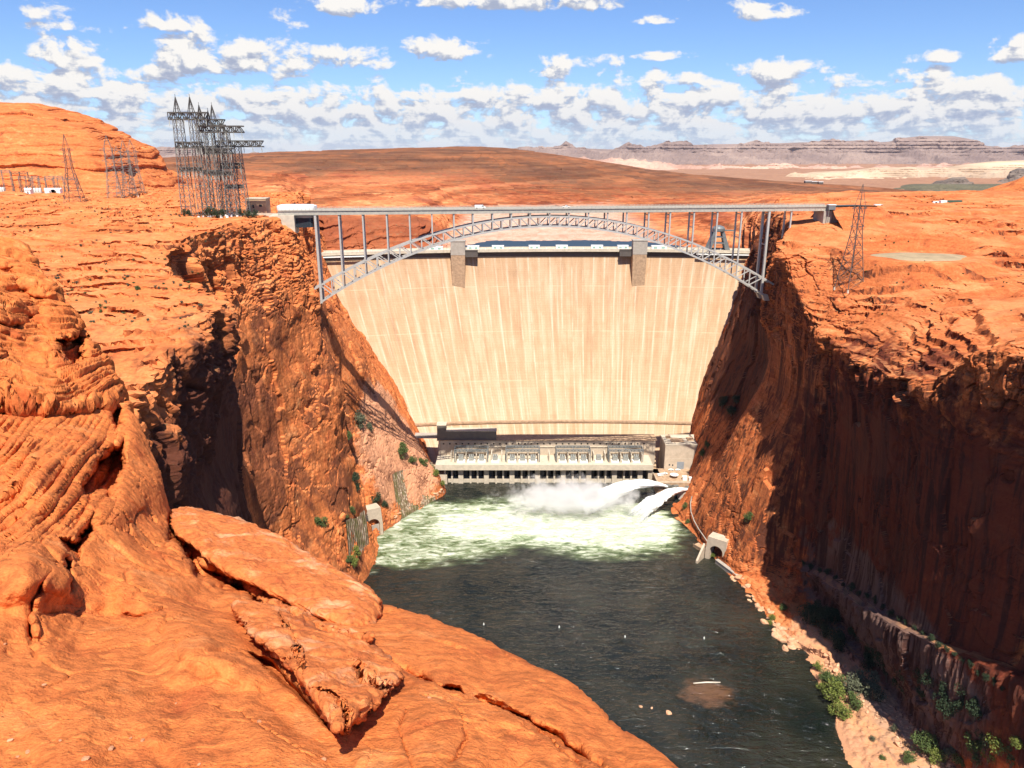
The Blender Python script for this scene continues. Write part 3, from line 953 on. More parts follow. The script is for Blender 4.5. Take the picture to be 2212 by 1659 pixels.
# ---- plains behind, reservoir, hills, mesas -----------------------------------
def plains():
    ys = [575, 560, 545, 532, 520, 507, 493, 480, 468, 455, 440, 425, 410, 395, 380, 362]
    cols = {
        -500: [606, 608, 610, 612, 615, 618, 622, 628, 640, 700, 790, 930, 1200, 1600, 2150, 2850], 0: None, 320: None, 600: [606, 608, 610, 612, 615, 618, 622, 630, 660, 720, 820, 950, 1250, 1650, 2150, 2850],
        665: [845, 850, 855, 862, 868, 875, 882, 890, 905, 960, 1100, 1300, 1550, 1850, 2250, 2900],
        800: [862, 868, 874, 882, 892, 900, 912, 925, 960, 1050, 1200, 1400, 1650, 1950, 2350, 2950],
        930: [872, 880, 888, 896, 906, 916, 930, 950, 1000, 1100, 1250, 1450, 1700, 2000, 2400, 3000],
        985: [880, 905, 930, 950, 975, 1010, 1060, 1130, 1200, 1300, 1450, 1620, 1850, 2100, 2450, 3000],
        1060: [905, 930, 960, 988, 1015, 1055, 1110, 1170, 1240, 1350, 1500, 1700, 1900, 2150, 2500, 3050],
        1250: None, 1390: [905, 930, 960, 988, 1012, 1050, 1110, 1170, 1240, 1350, 1500, 1700, 1900, 2150, 2500, 3050],
        1480: [880, 900, 925, 950, 980, 1020, 1060, 1110, 1180, 1300, 1450, 1650, 1850, 2100, 2450, 3000],
        1600: [870, 880, 890, 905, 925, 950, 980, 1020, 1080, 1180, 1320, 1500, 1750, 2050, 2450, 3000],
        1700: [606, 608, 610, 612, 615, 618, 622, 630, 645, 680, 820, 1000, 1300, 1700, 2200, 2900],
        1900: None, 2250: None, 2800: [606, 608, 610, 612, 615, 618, 622, 630, 645, 680, 800, 950, 1250, 1650, 2150, 2900]}
    ridge = {-500: (350, 5200), 0: (348, 5200), 320: (343, 5000), 480: (334, 4600), 600: (328, 4400), 665: (327, 4400), 800: (323, 4300), 930: (319, 4200), 985: (318, 4200), 1060: (318, 4200), 1110: (322, 4200), 1250: (341, 4000),
             1390: (365, 3700), 1480: (374, 3600), 1600: (385, 3500), 1700: (392, 3400), 1900: (405, 3300), 2020: (416, 3200), 2250: (427, 3100), 2800: (432, 3100)}
    keys = list(cols); last = None
    for i, k in enumerate(keys):
        if cols[k] is None:
            cols[k] = last
        last = cols[k]
    kx = np.array(keys, float)
    D = np.array([cols[k] for k in keys], float)
    px = np.concatenate([np.linspace(-500, 600, 12), np.linspace(640, 1740, 34), np.linspace(1800, 2800, 12)])
    rk = sorted(ridge)
    st = []
    for x in px:
        d = [np.interp(x, kx, D[:, j]) for j in range(len(ys))]
        ry = np.interp(x, rk, [ridge[k][0] for k in rk]); rd = np.interp(x, rk, [ridge[k][1] for k in rk])
        row = []
        ymax = 362
        for j, y in enumerate(ys):
            yy = y
            # rows above the ridge line are squeezed beneath it
            if y < 455:
                yy = ry + 6 + (y - ymax) / (455 - ymax) * (455 - ry - 6)
            row.append(V(x, yy, d[j]))
        row.append(V(x, ry, rd))
        row.append(V(x, ry + 12, rd + 900))
        row.append(V(x, ry + 45, rd + 2500))
        st.append(row)
    P = loft(np.array(st), 1100, 560)
    n = gnormals(P)
    d = P[..., 1]
    s = np.clip(d / 900., .8, 4.5)[..., None]
    Q = P / s
    rough = fbm(Q / np.array([60., 60., 30.]), 5, .55, 41)
    th = 5.0 * s[..., 0]
    lim = sstep(P[..., 1], 640, 900)
    h = P[..., 2] + rough * 6 * s[..., 0] * lim
    f = h / th; k = np.floor(f); fr = f - k
    T = th * (k + sstep(fr, .55, .95))
    fade = sstep(d, 640, 760) * (1 - .55 * sstep(d, 2300, 3300))
    P[..., 2] += (T - h + rough * 2.5 * s[..., 0]) * fade * .8 * sstep(P[..., 2], 186, 196)
    n = gnormals(P)
    prof = np.where(fr < .55, .5 * sstep(fr, 0, .12) - .5 * sstep(fr, .35, .55), -1.0 * np.sin(np.clip((fr - .55) / .4, 0, 1) * math.pi * .9))
    r = vnoise1(f, 4)
    n[..., 2] *= .15
    F1, dF, idn = worley(Q / np.array([22., 22., 30.]), 5)
    P = P - n * ((fade * (2.8 * s[..., 0] * (prof + .8 * r) + 6 * (idn - .5) + 1.2 * fbm(Q / 9., 4, .6, 55) * s[..., 0])))[..., None] * (1 if n[..., 1].mean() > 0 else -1)
    o = grid_mesh('desert_plain', P, plain_mat(), smooth=False, flip=False)
    tag(o, kind='structure')


def plain_mat():
    """desert beyond the dam: orange slickrock near, brown scrub-covered slopes on the broad ridge, pale fresh rock by the lake"""
    m, t = mat_new('desert_ground')
    geo = t.n('ShaderNodeNewGeometry')
    P = geo.outputs['Position']; N = geo.outputs['True Normal']
    sep = t.n('ShaderNodeSeparateXYZ'); t.put(sep, 0, P)
    X, Y, Z = sep.outputs
    n1 = t.noise(P, 1 / 90., 6, .62, .4); n2 = t.noise(P, 1 / 14., 6, .65); n3 = t.noise(P, 1 / 3.5, 4, .65)
    col = t.ramp(n1, [(.34, (.28, .070, .030)), (.46, (.43, .125, .045)), (.58, (.54, .185, .068)), (.72, (.62, .28, .125))])
    col = t.mix(1.0, col, t.ramp(n2, [(.3, .62), (.7, 1.34)]), 'MULTIPLY')
    cz = t.n('ShaderNodeCombineXYZ'); t.put(cz, 2, t.m('DIVIDE', Z, 6.0)); t.put(cz, 0, t.m('DIVIDE', X, 900.)); t.put(cz, 1, t.m('DIVIDE', Y, 1400.))
    beds = t.noise(cz.outputs[0], 1.2, 5, .65, .3)
    col = t.mix(1.0, col, t.ramp(beds, [(.36, (.50, .42, .40)), (.48, (1, 1, 1)), (.62, (1.35, 1.5, 1.65))]), 'MULTIPLY')
    # broad brown ridge
    far = t.maprange(t.m('ADD', Y, t.m('MULTIPLY', t.m('SUBTRACT', n1, .5), 1500)), 1500, 2200, 0, 1, True)
    rcol = t.ramp(t.noise(P, 1 / 220., 6, .6, .5), [(.35, (.13, .058, .033)), (.5, (.20, .080, .038)), (.62, (.29, .105, .043)), (.75, (.38, .14, .058))])
    rcol = t.mix(1.0, rcol, t.ramp(t.noise(P, 1 / 45., 5, .7), [(.3, .78), (.7, 1.2)]), 'MULTIPLY')
    rcol = t.mix(.8, rcol, t.ramp(beds, [(.38, (.62, .58, .56)), (.5, (1, 1, 1)), (.62, (1.25, 1.35, 1.4))]), 'MULTIPLY')
    col = t.mix(far, col, rcol)
    # darker red cliffs left of the reservoir
    rc = t.m('MULTIPLY', t.maprange(t.m('ADD', X, t.m('MULTIPLY', n2, 30)), -62, -78, 0, 1, True), t.m('MULTIPLY', t.maprange(Y, 1010, 960, 0, .75, True), t.maprange(Z, 236, 224, 0, 1, True)))
    col = t.mix(rc, col, t.mix(n2, (.16, .045, .022), (.36, .105, .045)))
    # rock bleached by the lake
    gx = t.m('MULTIPLY', t.maprange(t.m('ADD', X, t.m('MULTIPLY', n2, 60)), -70, -30, 0, 1, True), t.maprange(t.m('ADD', X, t.m('MULTIPLY', n2, 60)), 260, 190, 0, 1, True))
    gz = t.maprange(t.m('ADD', Z, t.m('MULTIPLY', n2, 6)), 205, 199, 0, 1, True)
    gy = t.maprange(Y, 880, 930, 0, 1, True)
    bl = t.m('MULTIPLY', t.m('MULTIPLY', gx, gy), gz)
    pale = t.ramp(n2, [(.3, (.44, .25, .17)), (.5, (.56, .37, .27)), (.7, (.63, .46, .36))])
    pale = t.mix(1.0, pale, t.ramp(beds, [(.35, (.85, .72, .66)), (.5, (1, 1, 1))]), 'MULTIPLY')
    col = t.mix(t.m('MULTIPLY', bl, .93), col, pale)
    # scrub on the flats
    sn = t.n('ShaderNodeSeparateXYZ'); t.put(sn, 0, N)
    fl = t.maprange(sn.outputs[2], .86, .97, 0, 1, True)
    sc = t.maprange(n3, .52, .62, 0, 1, True)
    zn = t.maprange(t.noise(P, 1 / 55., 4, .6), .46, .58, 0, .55, True)
    col = t.mix(t.m('MULTIPLY', t.m('MULTIPLY', sc, zn), fl), col, (.20, .15, .08))
    # levelled gravel around the switchyard
    q = t.vm('LENGTH', t.vm('DIVIDE', t.vm('SUBTRACT', P, (-445., 790., 257.)), (215., 100., 60.)))
    yard = t.maprange(t.m('ADD', q, t.m('MULTIPLY', t.m('SUBTRACT', n2, .5), .25)), 1.0, .93, 0, .9, True)
    col = t.mix(yard, col, (.30, .23, .13))
    return finish(m, t, col, .95, t.m('ADD', n2, t.m('MULTIPLY', n3, .4)), .6, 4.0, .1)


plains()


def lake():
    m, t = mat_new('lake_water')
    geo = t.n('ShaderNodeNewGeometry')
    h = t.noise(geo.outputs['Position'], .35, 4, .6)
    m = finish(m, t, (.03, .05, .07), .45, h, .3, .3, .15)
    P = np.array([[[-260, 862, 184.3], [-260, 1060, 184.3]], [[360, 862, 184.3], [360, 1060, 184.3]]], float)
    P = loft(np.repeat(np.repeat(P, 2, 0), 2, 1), 20, 12)
    P[..., 2] = 184.3
    o = grid_mesh('lake', P, m, smooth=True)
    tag(o, kind='structure')


lake()


def relief_strip(name, mat, px0, px1, prof, d, base_y, depth, nu, nv, amp, sc, back=1.3, seed=0, cliff=.45, smooth=False):
    """a far range: skyline profile [(px, py)], front foot at base_y, real distances"""
    kx = [p[0] for p in prof]; ky = [p[1] for p in prof]
    st = []
    for x in np.linspace(px0, px1, 120):
        top = V(x, np.interp(x, kx, ky), d + depth)
        by = base_y if not hasattr(base_y, '__len__') else np.interp(x, [b[0] for b in base_y], [b[1] for b in base_y])
        foot = V(x, by, d)
        H = top[2] - foot[2]
        row = [foot + (foot - top) * .15 * np.array([1, 1, 1.0])]
        for f, g in ((0, 0), (.30, .16), (.55, .36), (.68, .52), (.74, 1 - cliff * .35), (.80, .93), (1, 1.0)):
            p = foot + (top - foot) * f
            p[2] = foot[2] + H * g
            row.append(p)
        b = top + (top - foot) * np.array([back * .3, back * .3, 0]); b[2] = top[2] - H * .02; row.append(b)
        b = top + (top - foot) * np.array([back, back, 0]); b[2] = foot[2]; row.append(b)
        st.append(row)
    P = loft(np.array(st), nu, nv)
    n = gnormals(P)
    if n[..., 2].mean() < 0: n = -n
    dsp = fbm(P / (sc * np.array([1, 1, .8])), 5, .55, seed, ridge=True) - .2
    P = P + n * (dsp * amp)[..., None] * (1 - .97 * sstep(np.linspace(0, 1, nv), .56, .74))[None, :, None]
    h = P[..., 2] / (amp * .55); fr = h - np.floor(h)
    n[..., 2] = 0
    P = P + n * (amp * .35 * (sstep(fr, 0, .2) - sstep(fr, .7, .95)))[..., None]
    o = grid_mesh(name, P, mat, smooth=smooth)
    tag(o, kind='structure')
    return o


def far_mat(name, stops, sc, beds=1.0):
    m, t = mat_new(name)
    geo = t.n('ShaderNodeNewGeometry')
    P = geo.outputs['Position']
    sep = t.n('ShaderNodeSeparateXYZ'); t.put(sep, 0, P)
    n = t.noise(P, 1 / sc, 6, .6, .3)
    col = t.ramp(n, stops)
    cz = t.n('ShaderNodeCombineXYZ'); t.put(cz, 2, t.m('DIVIDE', sep.outputs[2], sc * .16)); t.put(cz, 0, t.m('DIVIDE', sep.outputs[0], sc * 8)); t.put(cz, 1, t.m('DIVIDE', sep.outputs[1], sc * 8))
    b = t.noise(cz.outputs[0], 1.0, 4, .6, .2)
    col = t.mix(beds, col, t.ramp(b, [(.35, (.74, .72, .74)), (.5, (1, 1, 1)), (.66, (1.22, 1.2, 1.15))]), 'MULTIPLY')
    return finish(m, t, col, .95, n, .5, sc * .1, .05)


mesa_m = far_mat('mesa_rock', [(.32, (.18, .13, .115)), (.5, (.24, .175, .15)), (.68, (.31, .23, .19))], 900., .55)
pink_m = far_mat('pink_bench', [(.32, (.34, .20, .15)), (.5, (.46, .29, .22)), (.68, (.55, .38, .28))], 700.)
pale_m = far_mat('pale_cliff', [(.32, (.38, .27, .18)), (.5, (.50, .37, .25)), (.68, (.60, .47, .33))], 420.)
butte_m = far_mat('grey_butte', [(.32, (.12, .10, .085)), (.5, (.17, .135, .11)), (.68, (.24, .18, .14))], 160.)
olive_m = far_mat('olive_flat', [(.32, (.09, .085, .055)), (.5, (.12, .11, .07)), (.68, (.17, .145, .09))], 160., .3)

relief_strip('mesa', mesa_m, 1120, 2700, [(1120, 330), (1190, 324), (1250, 322), (1330, 325), (1380, 322), (1480, 316), (1700, 312), (1850, 307), (1880, 312), (1930, 309), (1944, 303), (1990, 298), (2060, 298),
              (2100, 305), (2130, 318), (2170, 322), (2212, 325), (2400, 328), (2700, 335)], 13500, [(1120, 345), (1300, 358), (1500, 372), (1800, 378), (2700, 380)], 2600, 900, 190, 120, 900, seed=3)
relief_strip('mesa', mesa_m, 280, 560, [(280, 334), (320, 328), (380, 324), (420, 326), (470, 330), (560, 334)], 12500, 352, 1500, 220, 90, 60, 800, seed=6)
relief_strip('mesa', mesa_m, 1100, 1330, [(1100, 324), (1140, 320), (1225, 320), (1240, 325), (1290, 326), (1330, 330)], 16500, 345, 1200, 160, 60, 60, 900, seed=8)
relief_strip('bench', pink_m, 1240, 2600, [(1240, 350), (1330, 352), (1430, 360), (1560, 366), (1650, 362), (1760, 364), (1900, 366), (2100, 362), (2600, 360)], 9600, [(1240, 362), (1400, 374), (1600, 388), (2600, 392)], 1500, 520, 80, 60, 500, seed=9)
relief_strip('pale_cliffs', pale_m, 1690, 2700, [(1690, 392), (1712, 381), (1760, 374), (1830, 372), (1880, 366), (1960, 364), (2030, 366), (2090, 358), (2150, 352), (2212, 350), (2700, 348)], 6400, [(1690, 400), (1750, 402), (2000, 408), (2700, 412)], 1100, 620, 150, 34, 380, seed=12, cliff=.7)
relief_strip('butte', butte_m, 1998, 2110, [(1998, 408), (2024, 392), (2040, 391), (2058, 385), (2084, 384), (2096, 396), (2110, 405)], 5200, 410, 260, 150, 60, 14, 130, seed=15, cliff=.5)
relief_strip('butte', butte_m, 2150, 2330, [(2150, 404), (2166, 390), (2180, 386), (2185, 372), (2200, 366), (2240, 368), (2330, 385)], 5600, 408, 400, 150, 60, 18, 150, seed=16, cliff=.5)
relief_strip('olive_flat', olive_m, 1930, 2500, [(1930, 408), (1970, 402), (2020, 401), (2120, 402), (2212, 400), (2500, 400)], 4300, 424, 700, 200, 40, 10, 150, seed=18, cliff=.1)


def left_hill():
    prof = {-700: 226, -300: 224, 0: 228, 60: 229, 130: 244, 190: 262, 235: 290, 255: 312, 275: 345, 295: 390, 312: 418, 330: 434}
    kx = sorted(prof)
    st = []
    for x in list(np.linspace(-700, 0, 6)) + list(np.linspace(30, 330, 20)):
        ty = np.interp(x, kx, [prof[k] for k in kx])
        w = max(0.0, min(1.0, (434 - ty) / 180.))
        foot = V(x, 421 if x < 250 else np.interp(x, [250, 330], [425, 437]), 880 + 40 * (x > 200) * (x - 200) / 130.)
        top = V(x, ty, 950 + 250 * w)
        H = top[2] - foot[2]
        row = [foot + np.array([0, -15, -14.])]
        for f, g in ((0, 0), (.12, .22), (.25, .46), (.40, .64), (.62, .82), (.82, .93), (1, 1)):
            p = foot + (top - foot) * f; p[2] = foot[2] + H * g; row.append(p)
        row.append(top + np.array([0, 80, -2 - H * .05])); row.append(top + np.array([-20 if x > 100 else 0, 260, -H - 10]))
        st.append(row)
    P = loft(np.array(st), 420, 330)
    n = gnormals(P)
    if n[..., 2].mean() < 0: n = -n
    P = P + n * (8 * fbm(P / np.array([150., 150., 60.]), 3, .5, 61))[..., None]
    h = P[..., 2] + .05 * P[..., 0] + 5 * fbm(P / 120., 3, .5, 62)
    for th, a, sd_ in ((12.0, 9.0, 1), (5.0, 4.0, 2)):
        f = h / th; fr = f - np.floor(f)
        r = vnoise1(f, sd_ + 60)
        pr = .5 * sstep(fr, 0, .1) - .9 * sstep(fr, .78, .9) + .4 * sstep(fr, .9, 1)
        n2 = n.copy(); n2[..., 2] *= .2
        lat = .25 + .75 * sstep(pn(P / np.array([70., 70., 20.]), 70 + sd_), -.25, .3)
        P = P + n2 * (a * (pr + r) * lat)[..., None]
    P = P + n * (.9 * fbm(P / 12., 4, .55, 66))[..., None]
    o = grid_mesh('sandstone_hill', P, M['rock_hill'], smooth=False)
    tag(o, kind='structure')


left_hill()


def right_hill():
    st = []
    for x in np.linspace(2030, 2600, 16):
        ty = np.interp(x, [2030, 2080, 2120, 2150, 2180, 2212, 2300, 2600], [441, 432, 420, 408, 396, 380, 350, 320])
        foot = V(x, 443, 1000); top = V(x, ty, 1150)
        H = top[2] - foot[2]
        row = [foot + np.array([0, -10, -14.])]
        for f, g in ((0, 0), (.25, .3), (.5, .6), (.8, .88), (1, 1)):
            p = foot + (top - foot) * f; p[2] = foot[2] + H * g; row.append(p)
        row.append(top + np.array([0, 120, -H - 8]))
        st.append(row)
    P = loft(np.array(st), 220, 120)
    n = gnormals(P)
    if n[..., 2].mean() < 0: n = -n
    P = P + n * (3 * fbm(P / 40., 4, .5, 71))[..., None]
    o = grid_mesh('sandstone_hill', P, M['rock_hill'], smooth=False)
    tag(o, kind='structure')


right_hill()

# ground sheet to the horizon, below everything
gm = MB()
gm.box(-30000, 30000, 3000, 45000, 60, 70)
tag(gm.build('ground', M['ground_far']), kind='structure')


# ------------------------------------------------------------------ the near outcrop the picture is taken from
def inv_lerp(a, b, t):
    return 1.0 / ((1 - t) / a + t / b)


def line_dist(px, py, pts):
    """distance to a polyline, signed side, and position along it 0..1"""
    best = np.full(px.shape, 1e9); side = np.zeros(px.shape); along = np.zeros(px.shape)
    n = len(pts) - 1
    for i in range(n):
        ax, ay = pts[i]; bx, by = pts[i + 1]
        ex, ey = bx - ax, by - ay
        t = np.clip(((px - ax) * ex + (py - ay) * ey) / (ex * ex + ey * ey), 0, 1)
        d = np.hypot(px - ax - t * ex, py - ay - t * ey)
        s = np.sign(ex * (py - ay) - ey * (px - ax))
        m = d < best
        best = np.where(m, d, best); side = np.where(m, s, side); along = np.where(m, (i + t) / n, along)
    return best, side, along


def near_rock():
    S = [(-420, 470, 56), (-150, 500, 50), (0, 518, 48), (60, 558, 45.5), (100, 612, 43), (140, 668, 41), (186, 730, 38), (232, 800, 35), (258, 862, 32), (292, 912, 30), (322, 975, 28.7), (345, 1030, 27.5), (366, 1112, 26),
         (450, 1165, 25), (600, 1235, 23), (790, 1300, 20.5), (900, 1330, 18.5), (1000, 1372, 16.5), (1100, 1420, 14.7), (1200, 1470, 13), (1270, 1520, 12), (1332, 1588, 10.6), (1390, 1625, 9.8), (1450, 1668, 9), (1600, 1800, 7.6)]
    N = [(-420, 700, 36), (-400, 820, 29), (-400, 900, 25), (-400, 1000, 21), (-400, 1080, 18.5), (-400, 1160, 16.3), (-400, 1240, 14.4), (-400, 1320, 12.6), (-400, 1400, 11), (-400, 1480, 9.6), (-400, 1560, 8.5), (-400, 1640, 7.6), (-400, 1750, 6.7),
         (-250, 1830, 6.1), (-50, 1850, 5.8), (150, 1850, 5.7), (330, 1850, 5.6), (500, 1850, 5.6), (650, 1850, 5.6), (800, 1850, 5.7), (930, 1850, 5.8), (1060, 1850, 6.0), (1180, 1860, 6.2), (1330, 1880, 6.5), (1500, 1920, 6.9)]
    nj = len(S); nu, nv = 960, 760
    A = _cr(nu, nj)
    Sa = A @ np.array(S, float); Na = A @ np.array(N, float)
    t = np.linspace(0, 1, nv)[None, :]
    px = Na[:, :1] * (1 - t) + Sa[:, :1] * t
    py = Na[:, 1:2] * (1 - t) + Sa[:, 1:2] * t
    d = inv_lerp(Na[:, 2:3], Sa[:, 2:3], t)
    q3 = np.stack([px / 100., py / 100., 0 * px], -1)
    # big soft forms, in metres of depth
    off = d * .035 * fbm(q3 * np.array([.55, .75, 1]), 3, .5, 101) * sstep(1 - t, 0.0, .10)
    # the round shoulder under the upper beds, the hollow between it and the lower apron
    def bump(cx, cy, rx, ry, a, ang=0):
        ca, sa = math.cos(R(ang)), math.sin(R(ang))
        x = (px - cx) * ca + (py - cy) * sa; y = -(px - cx) * sa + (py - cy) * ca
        return a * np.exp(-((x / rx) ** 2 + (y / ry) ** 2))
    off -= bump(310, 1180, 120, 130, 1.4) + bump(60, 1240, 80, 110, 1.1) + bump(110, 1010, 150, 90, 1.0) + bump(450, 1400, 170, 62, 1.3, 22) + bump(300, 1560, 250, 90, .35, 10) + bump(930, 1560, 70, 90, .22, 20)
    off += bump(170, 1330, 150, 40, .8, 5) + bump(420, 1300, 90, 40, .8, 40) + bump(215, 1010, 35, 70, 1.2, 20) + bump(640, 1580, 120, 40, .35, 35)

    def ledge(pts, w, a, below=1, fade=60, rag=6.0, sd=0):
        """an edge: the part on one side stands proud by a metres and is undercut along the line"""
        wob = rag * fbm(q3 * 3.1, 3, .6, 120 + sd)
        dd, s, al = line_dist(px + wob, py + wob * .6, pts)
        env = sstep(al, 0, .08) * (1 - sstep(al, .92, 1))
        lo = (s * below > 0)
        return env * np.where(lo, a * np.exp(-dd / fade) * (1 + 0 * dd), -.25 * a * np.exp(-dd / (fade * 1.4))) + env * a * .9 * np.exp(-(dd / w) ** 2)

    def dig(poly, a, soft=9, sd=0, rag=7., grow=1.22):
        pc = np.mean(np.array(poly, float), 0)
        poly = [(pc[0] + (x - pc[0]) * grow, pc[1] + (y - pc[1]) * grow) for x, y in poly]
        wob = rag * fbm(q3 * 3.6, 3, .6, 140 + sd)
        return a * sstep(poly_dist(px + wob, py + wob, poly), -soft * .3, soft)
    # foot of the upper beds
    off += ledge([(-420, 900), (-60, 884), (60, 884), (140, 892), (205, 880), (268, 860)], 7, 1.0, 1, 45, 5, 1)
    off += ledge([(-60, 560), (25, 590), (70, 640), (105, 655)], 7, 1.0, 1, 30, 6, 2)
    off += ledge([(-60, 700), (15, 705), (60, 690), (95, 680)], 6, .9, 1, 26, 6, 3)
    off += dig([(118, 765), (133, 738), (160, 728), (168, 700), (182, 690), (188, 730), (186, 768), (165, 792), (142, 780)], 4.0, 7, 1)
    off += dig([(264, 958), (267, 1000), (252, 1032), (236, 1078), (222, 1058), (186, 1074), (178, 1046), (206, 1000), (238, 975)], 3.2, 7, 2)
    off += dig([(128, 1158), (160, 1166), (192, 1118), (204, 1148), (170, 1196), (150, 1188)], 2.0, 7, 3)
    off += dig([(232, 870), (262, 872), (266, 905), (250, 940), (238, 905)], 2.0, 7, 4)
    off += dig([(555, 1425), (600, 1440), (650, 1490), (700, 1550), (715, 1580), (690, 1560), (640, 1510), (590, 1465)], 1.1, 9, 5, 5)
    off += dig([(362, 1108), (376, 1108), (378, 1150), (430, 1235), (415, 1232), (362, 1150)], 1.6, 6, 6, 3)
    # bedding sweeping up to the right through the shoulder
    wv = (px * .72 + py * .69) + 13 * fbm(q3 * .8, 2, .5, 151) + .0009 * (px - 60) ** 2
    zone = sstep(py, 893, 925) * (1 - sstep(py + .35 * px, 1150, 1235)) * (1 - sstep(px, 238, 262))
    for per, a_, sd in ((34., .62, 0), (15., .30, 1)):
        f = wv / per; fr = f - np.floor(f); rr = .45 + .55 * sstep(pn(q3 * np.array([.9, .9, 1]) + sd * 5, 160 + sd), -.3, .35)
        off += zone * rr * a_ * (sstep(fr, 0, .75) - 1.3 * sstep(fr, .80, .95) + .5)
    # thin seams
    for pts, w, a_, sd in (
        ([(368, 1120), (384, 1168), (430, 1226), (490, 1262), (560, 1302), (630, 1345), (700, 1385), (756, 1400)], 11.0, 1.7, 11),
        ([(790, 1418), (850, 1438), (900, 1462), (960, 1486), (1010, 1500)], 3.4, .55, 0),
        ([(1010, 1502), (1080, 1528), (1140, 1560), (1200, 1592), (1260, 1640), (1320, 1670)], 5.0, .5, 1),
        ([(1150, 1580), (1190, 1600), (1240, 1650), (1300, 1700)], 3.5, .3, 2),
        ([(70, 1390), (62, 1340), (75, 1290), (105, 1240)], 3.5, .7, 3),
        ([(140, 1195), (152, 1250), (140, 1290)], 3.2, .8, 4),
        ([(80, 1330), (130, 1325), (180, 1345)], 3.2, .4, 5),
        ([(900, 1510), (960, 1515), (995, 1555), (1005, 1600), (985, 1640), (960, 1660)], 3.5, .12, 6),
        ([(880, 1530), (860, 1580), (880, 1640), (905, 1690)], 3., .10, 7),
        ([(440, 1530), (520, 1545), (600, 1600), (680, 1650)], 2.6, .06, 8),
        ([(610, 1335), (560, 1300), (500, 1268)], 3.0, .5, 9),
        ([(250, 1330), (300, 1335), (360, 1318)], 3.0, .25, 10)):
        wob = 4 * fbm(q3 * 3.5, 3, .6, 170 + sd)
        dd, s, al = line_dist(px + wob, py - wob, pts)
        wv_ = w * 1.5 * (.5 + .9 * sstep(pn(q3 * 2.6, 190 + sd), -.4, .4))
        env = sstep(al, 0, .1) * (1 - sstep(al, .9, 1))
        off += env * a_ * 1.6 * (np.exp(-(dd / wv_) ** 2) - .35 * np.exp(-np.maximum(dd, 0) / 26.) * (s > 0))
    taper = sstep(1 - t, 0, .015)
    P = V(px, py, np.maximum(d + off * (.25 + .75 * taper), 3.0))
    # behind the skyline the rock rounds over and drops into the canyon
    E = P[:, -1]
    n_edge = E * np.array([1, 1, 0.])
    n_edge /= np.linalg.norm(n_edge, axis=1)[:, None]
    back = []
    for k, (o_, dz) in enumerate(((.3, -.16), (.8, -.8), (1.6, -2.2), (3, -5), (5, -11), (8, -28), (11, -60))):
        back.append(E + n_edge * o_ + np.array([0, 0, dz]))
    P = np.concatenate([P, np.stack(back, 1)], 1)
    n = gnormals(P)
    tocam = np.array([0, 0, CAMZ]) - P
    s = np.sign((n * tocam).sum(-1).mean()); n = n * s
    # bedding of the upper knob: thin sheets with undercut edges, gently swirled
    pxx = np.concatenate([px, np.repeat(px[:, -1:], 7, 1)], 1); pyy = np.concatenate([py, np.repeat(py[:, -1:], 7, 1)], 1)
    up = (1 - sstep(pyy + 8 * fbm(P / 3., 2, .5, 201), 878, 892))
    qq = np.stack([pxx / 100., pyy / 100., 0 * pxx], -1)
    b = pyy + .0026 * np.clip(pxx - 105, -260, 200) ** 2 * sstep(pyy, 600, 780) - .35 * pxx * (1 - sstep(pyy, 620, 740)) + 20 * fbm(qq * .55, 2, .5, 203) + 5 * fbm(qq * 2.2, 2, .5, 204)
    for th, a, sd in ((31., .34, 0), (13.5, .26, 1), (6.5, .09, 2)):
        f = b / th; fr = f - np.floor(f)
        r = .5 * vnoise1(f, 210 + sd)
        lat = .35 + .75 * sstep(pn(qq * np.array([1.1, 3.0, 1]), 220 + sd), -.3, .3)
        pr = .5 * sstep(fr, 0, .15) - 1.0 * sstep(fr, .78, .88) + .5 * sstep(fr, .93, 1)
        P = P + n * (up * a * lat * (pr + r))[..., None]
    F1, dF, idn = worley(P / np.array([2.6, 2.6, 1.6]), 31)
    P = P + n * (up * (.06 * (idn - .5) - .10 * (1 - sstep(dF, 0, .08))))[..., None]
    # skin of the lower apron
    near = sstep(np.linalg.norm(P - np.array([0, 0, CAMZ]), axis=2), 6, 30) * .7 + .3
    P = P + n * (near * (.055 * fbm(P / 1.1, 5, .55, 230) + .10 * fbm(P / 4.0, 3, .5, 231, ridge=True)))[..., None]
    # polygonal weathering cracks and small pits
    for sc_, a_, sd in ((1.9, .12, 1), (.62, .05, 2)):
        q = P / sc_ + .35 * np.stack([pn(P / sc_ / .8, 250 + sd), pn(P / sc_ / .8, 260 + sd), pn(P / sc_ / .8, 270 + sd)], -1)
        F1, dF, idn = worley(q, 50 + sd)
        m_ = sstep(pn(P / 3.5, 280 + sd), .0, .35)
        P = P + n * ((1 - up) * (1 - .85 * np.concatenate([zone, np.repeat(zone[:, -1:], 7, 1)], 1)) * near * m_ * a_ * ((idn - .5) * .7 - 1.0 * (1 - sstep(dF, 0, .06))))[..., None]
    pit = fbm(P / .28, 3, .6, 290)
    P = P - n * (near * .05 * sstep(pit, .4, .9))[..., None]
    o = grid_mesh('rock_outcrop', P, M['rock_near'], smooth=True)
    tag(o, kind='structure')


near_rock()

from mathutils.bvhtree import BVHTree


def caster(o):
    me = o.data
    n = len(me.vertices); co = np.empty(n * 3, np.float32); me.vertices.foreach_get('co', co)
    f = np.empty(len(me.polygons) * 4, np.int32); me.polygons.foreach_get('vertices', f)
    return BVHTree.FromPolygons([tuple(c) for c in co.reshape(-1, 3).tolist()], f.reshape(-1, 4).tolist())


TREES = {}


def hit(key, px, py):
    """first surface of the named ground object seen at (px, py)"""
    if key not in TREES: TREES[key] = caster(bpy.data.objects[key])
    u, y, z = ray(px, py)
    d = Vector((float(u), float(y), float(z))).normalized()
    h = TREES[key].ray_cast(Vector((0, 0, CAMZ)), d)
    return h[0]


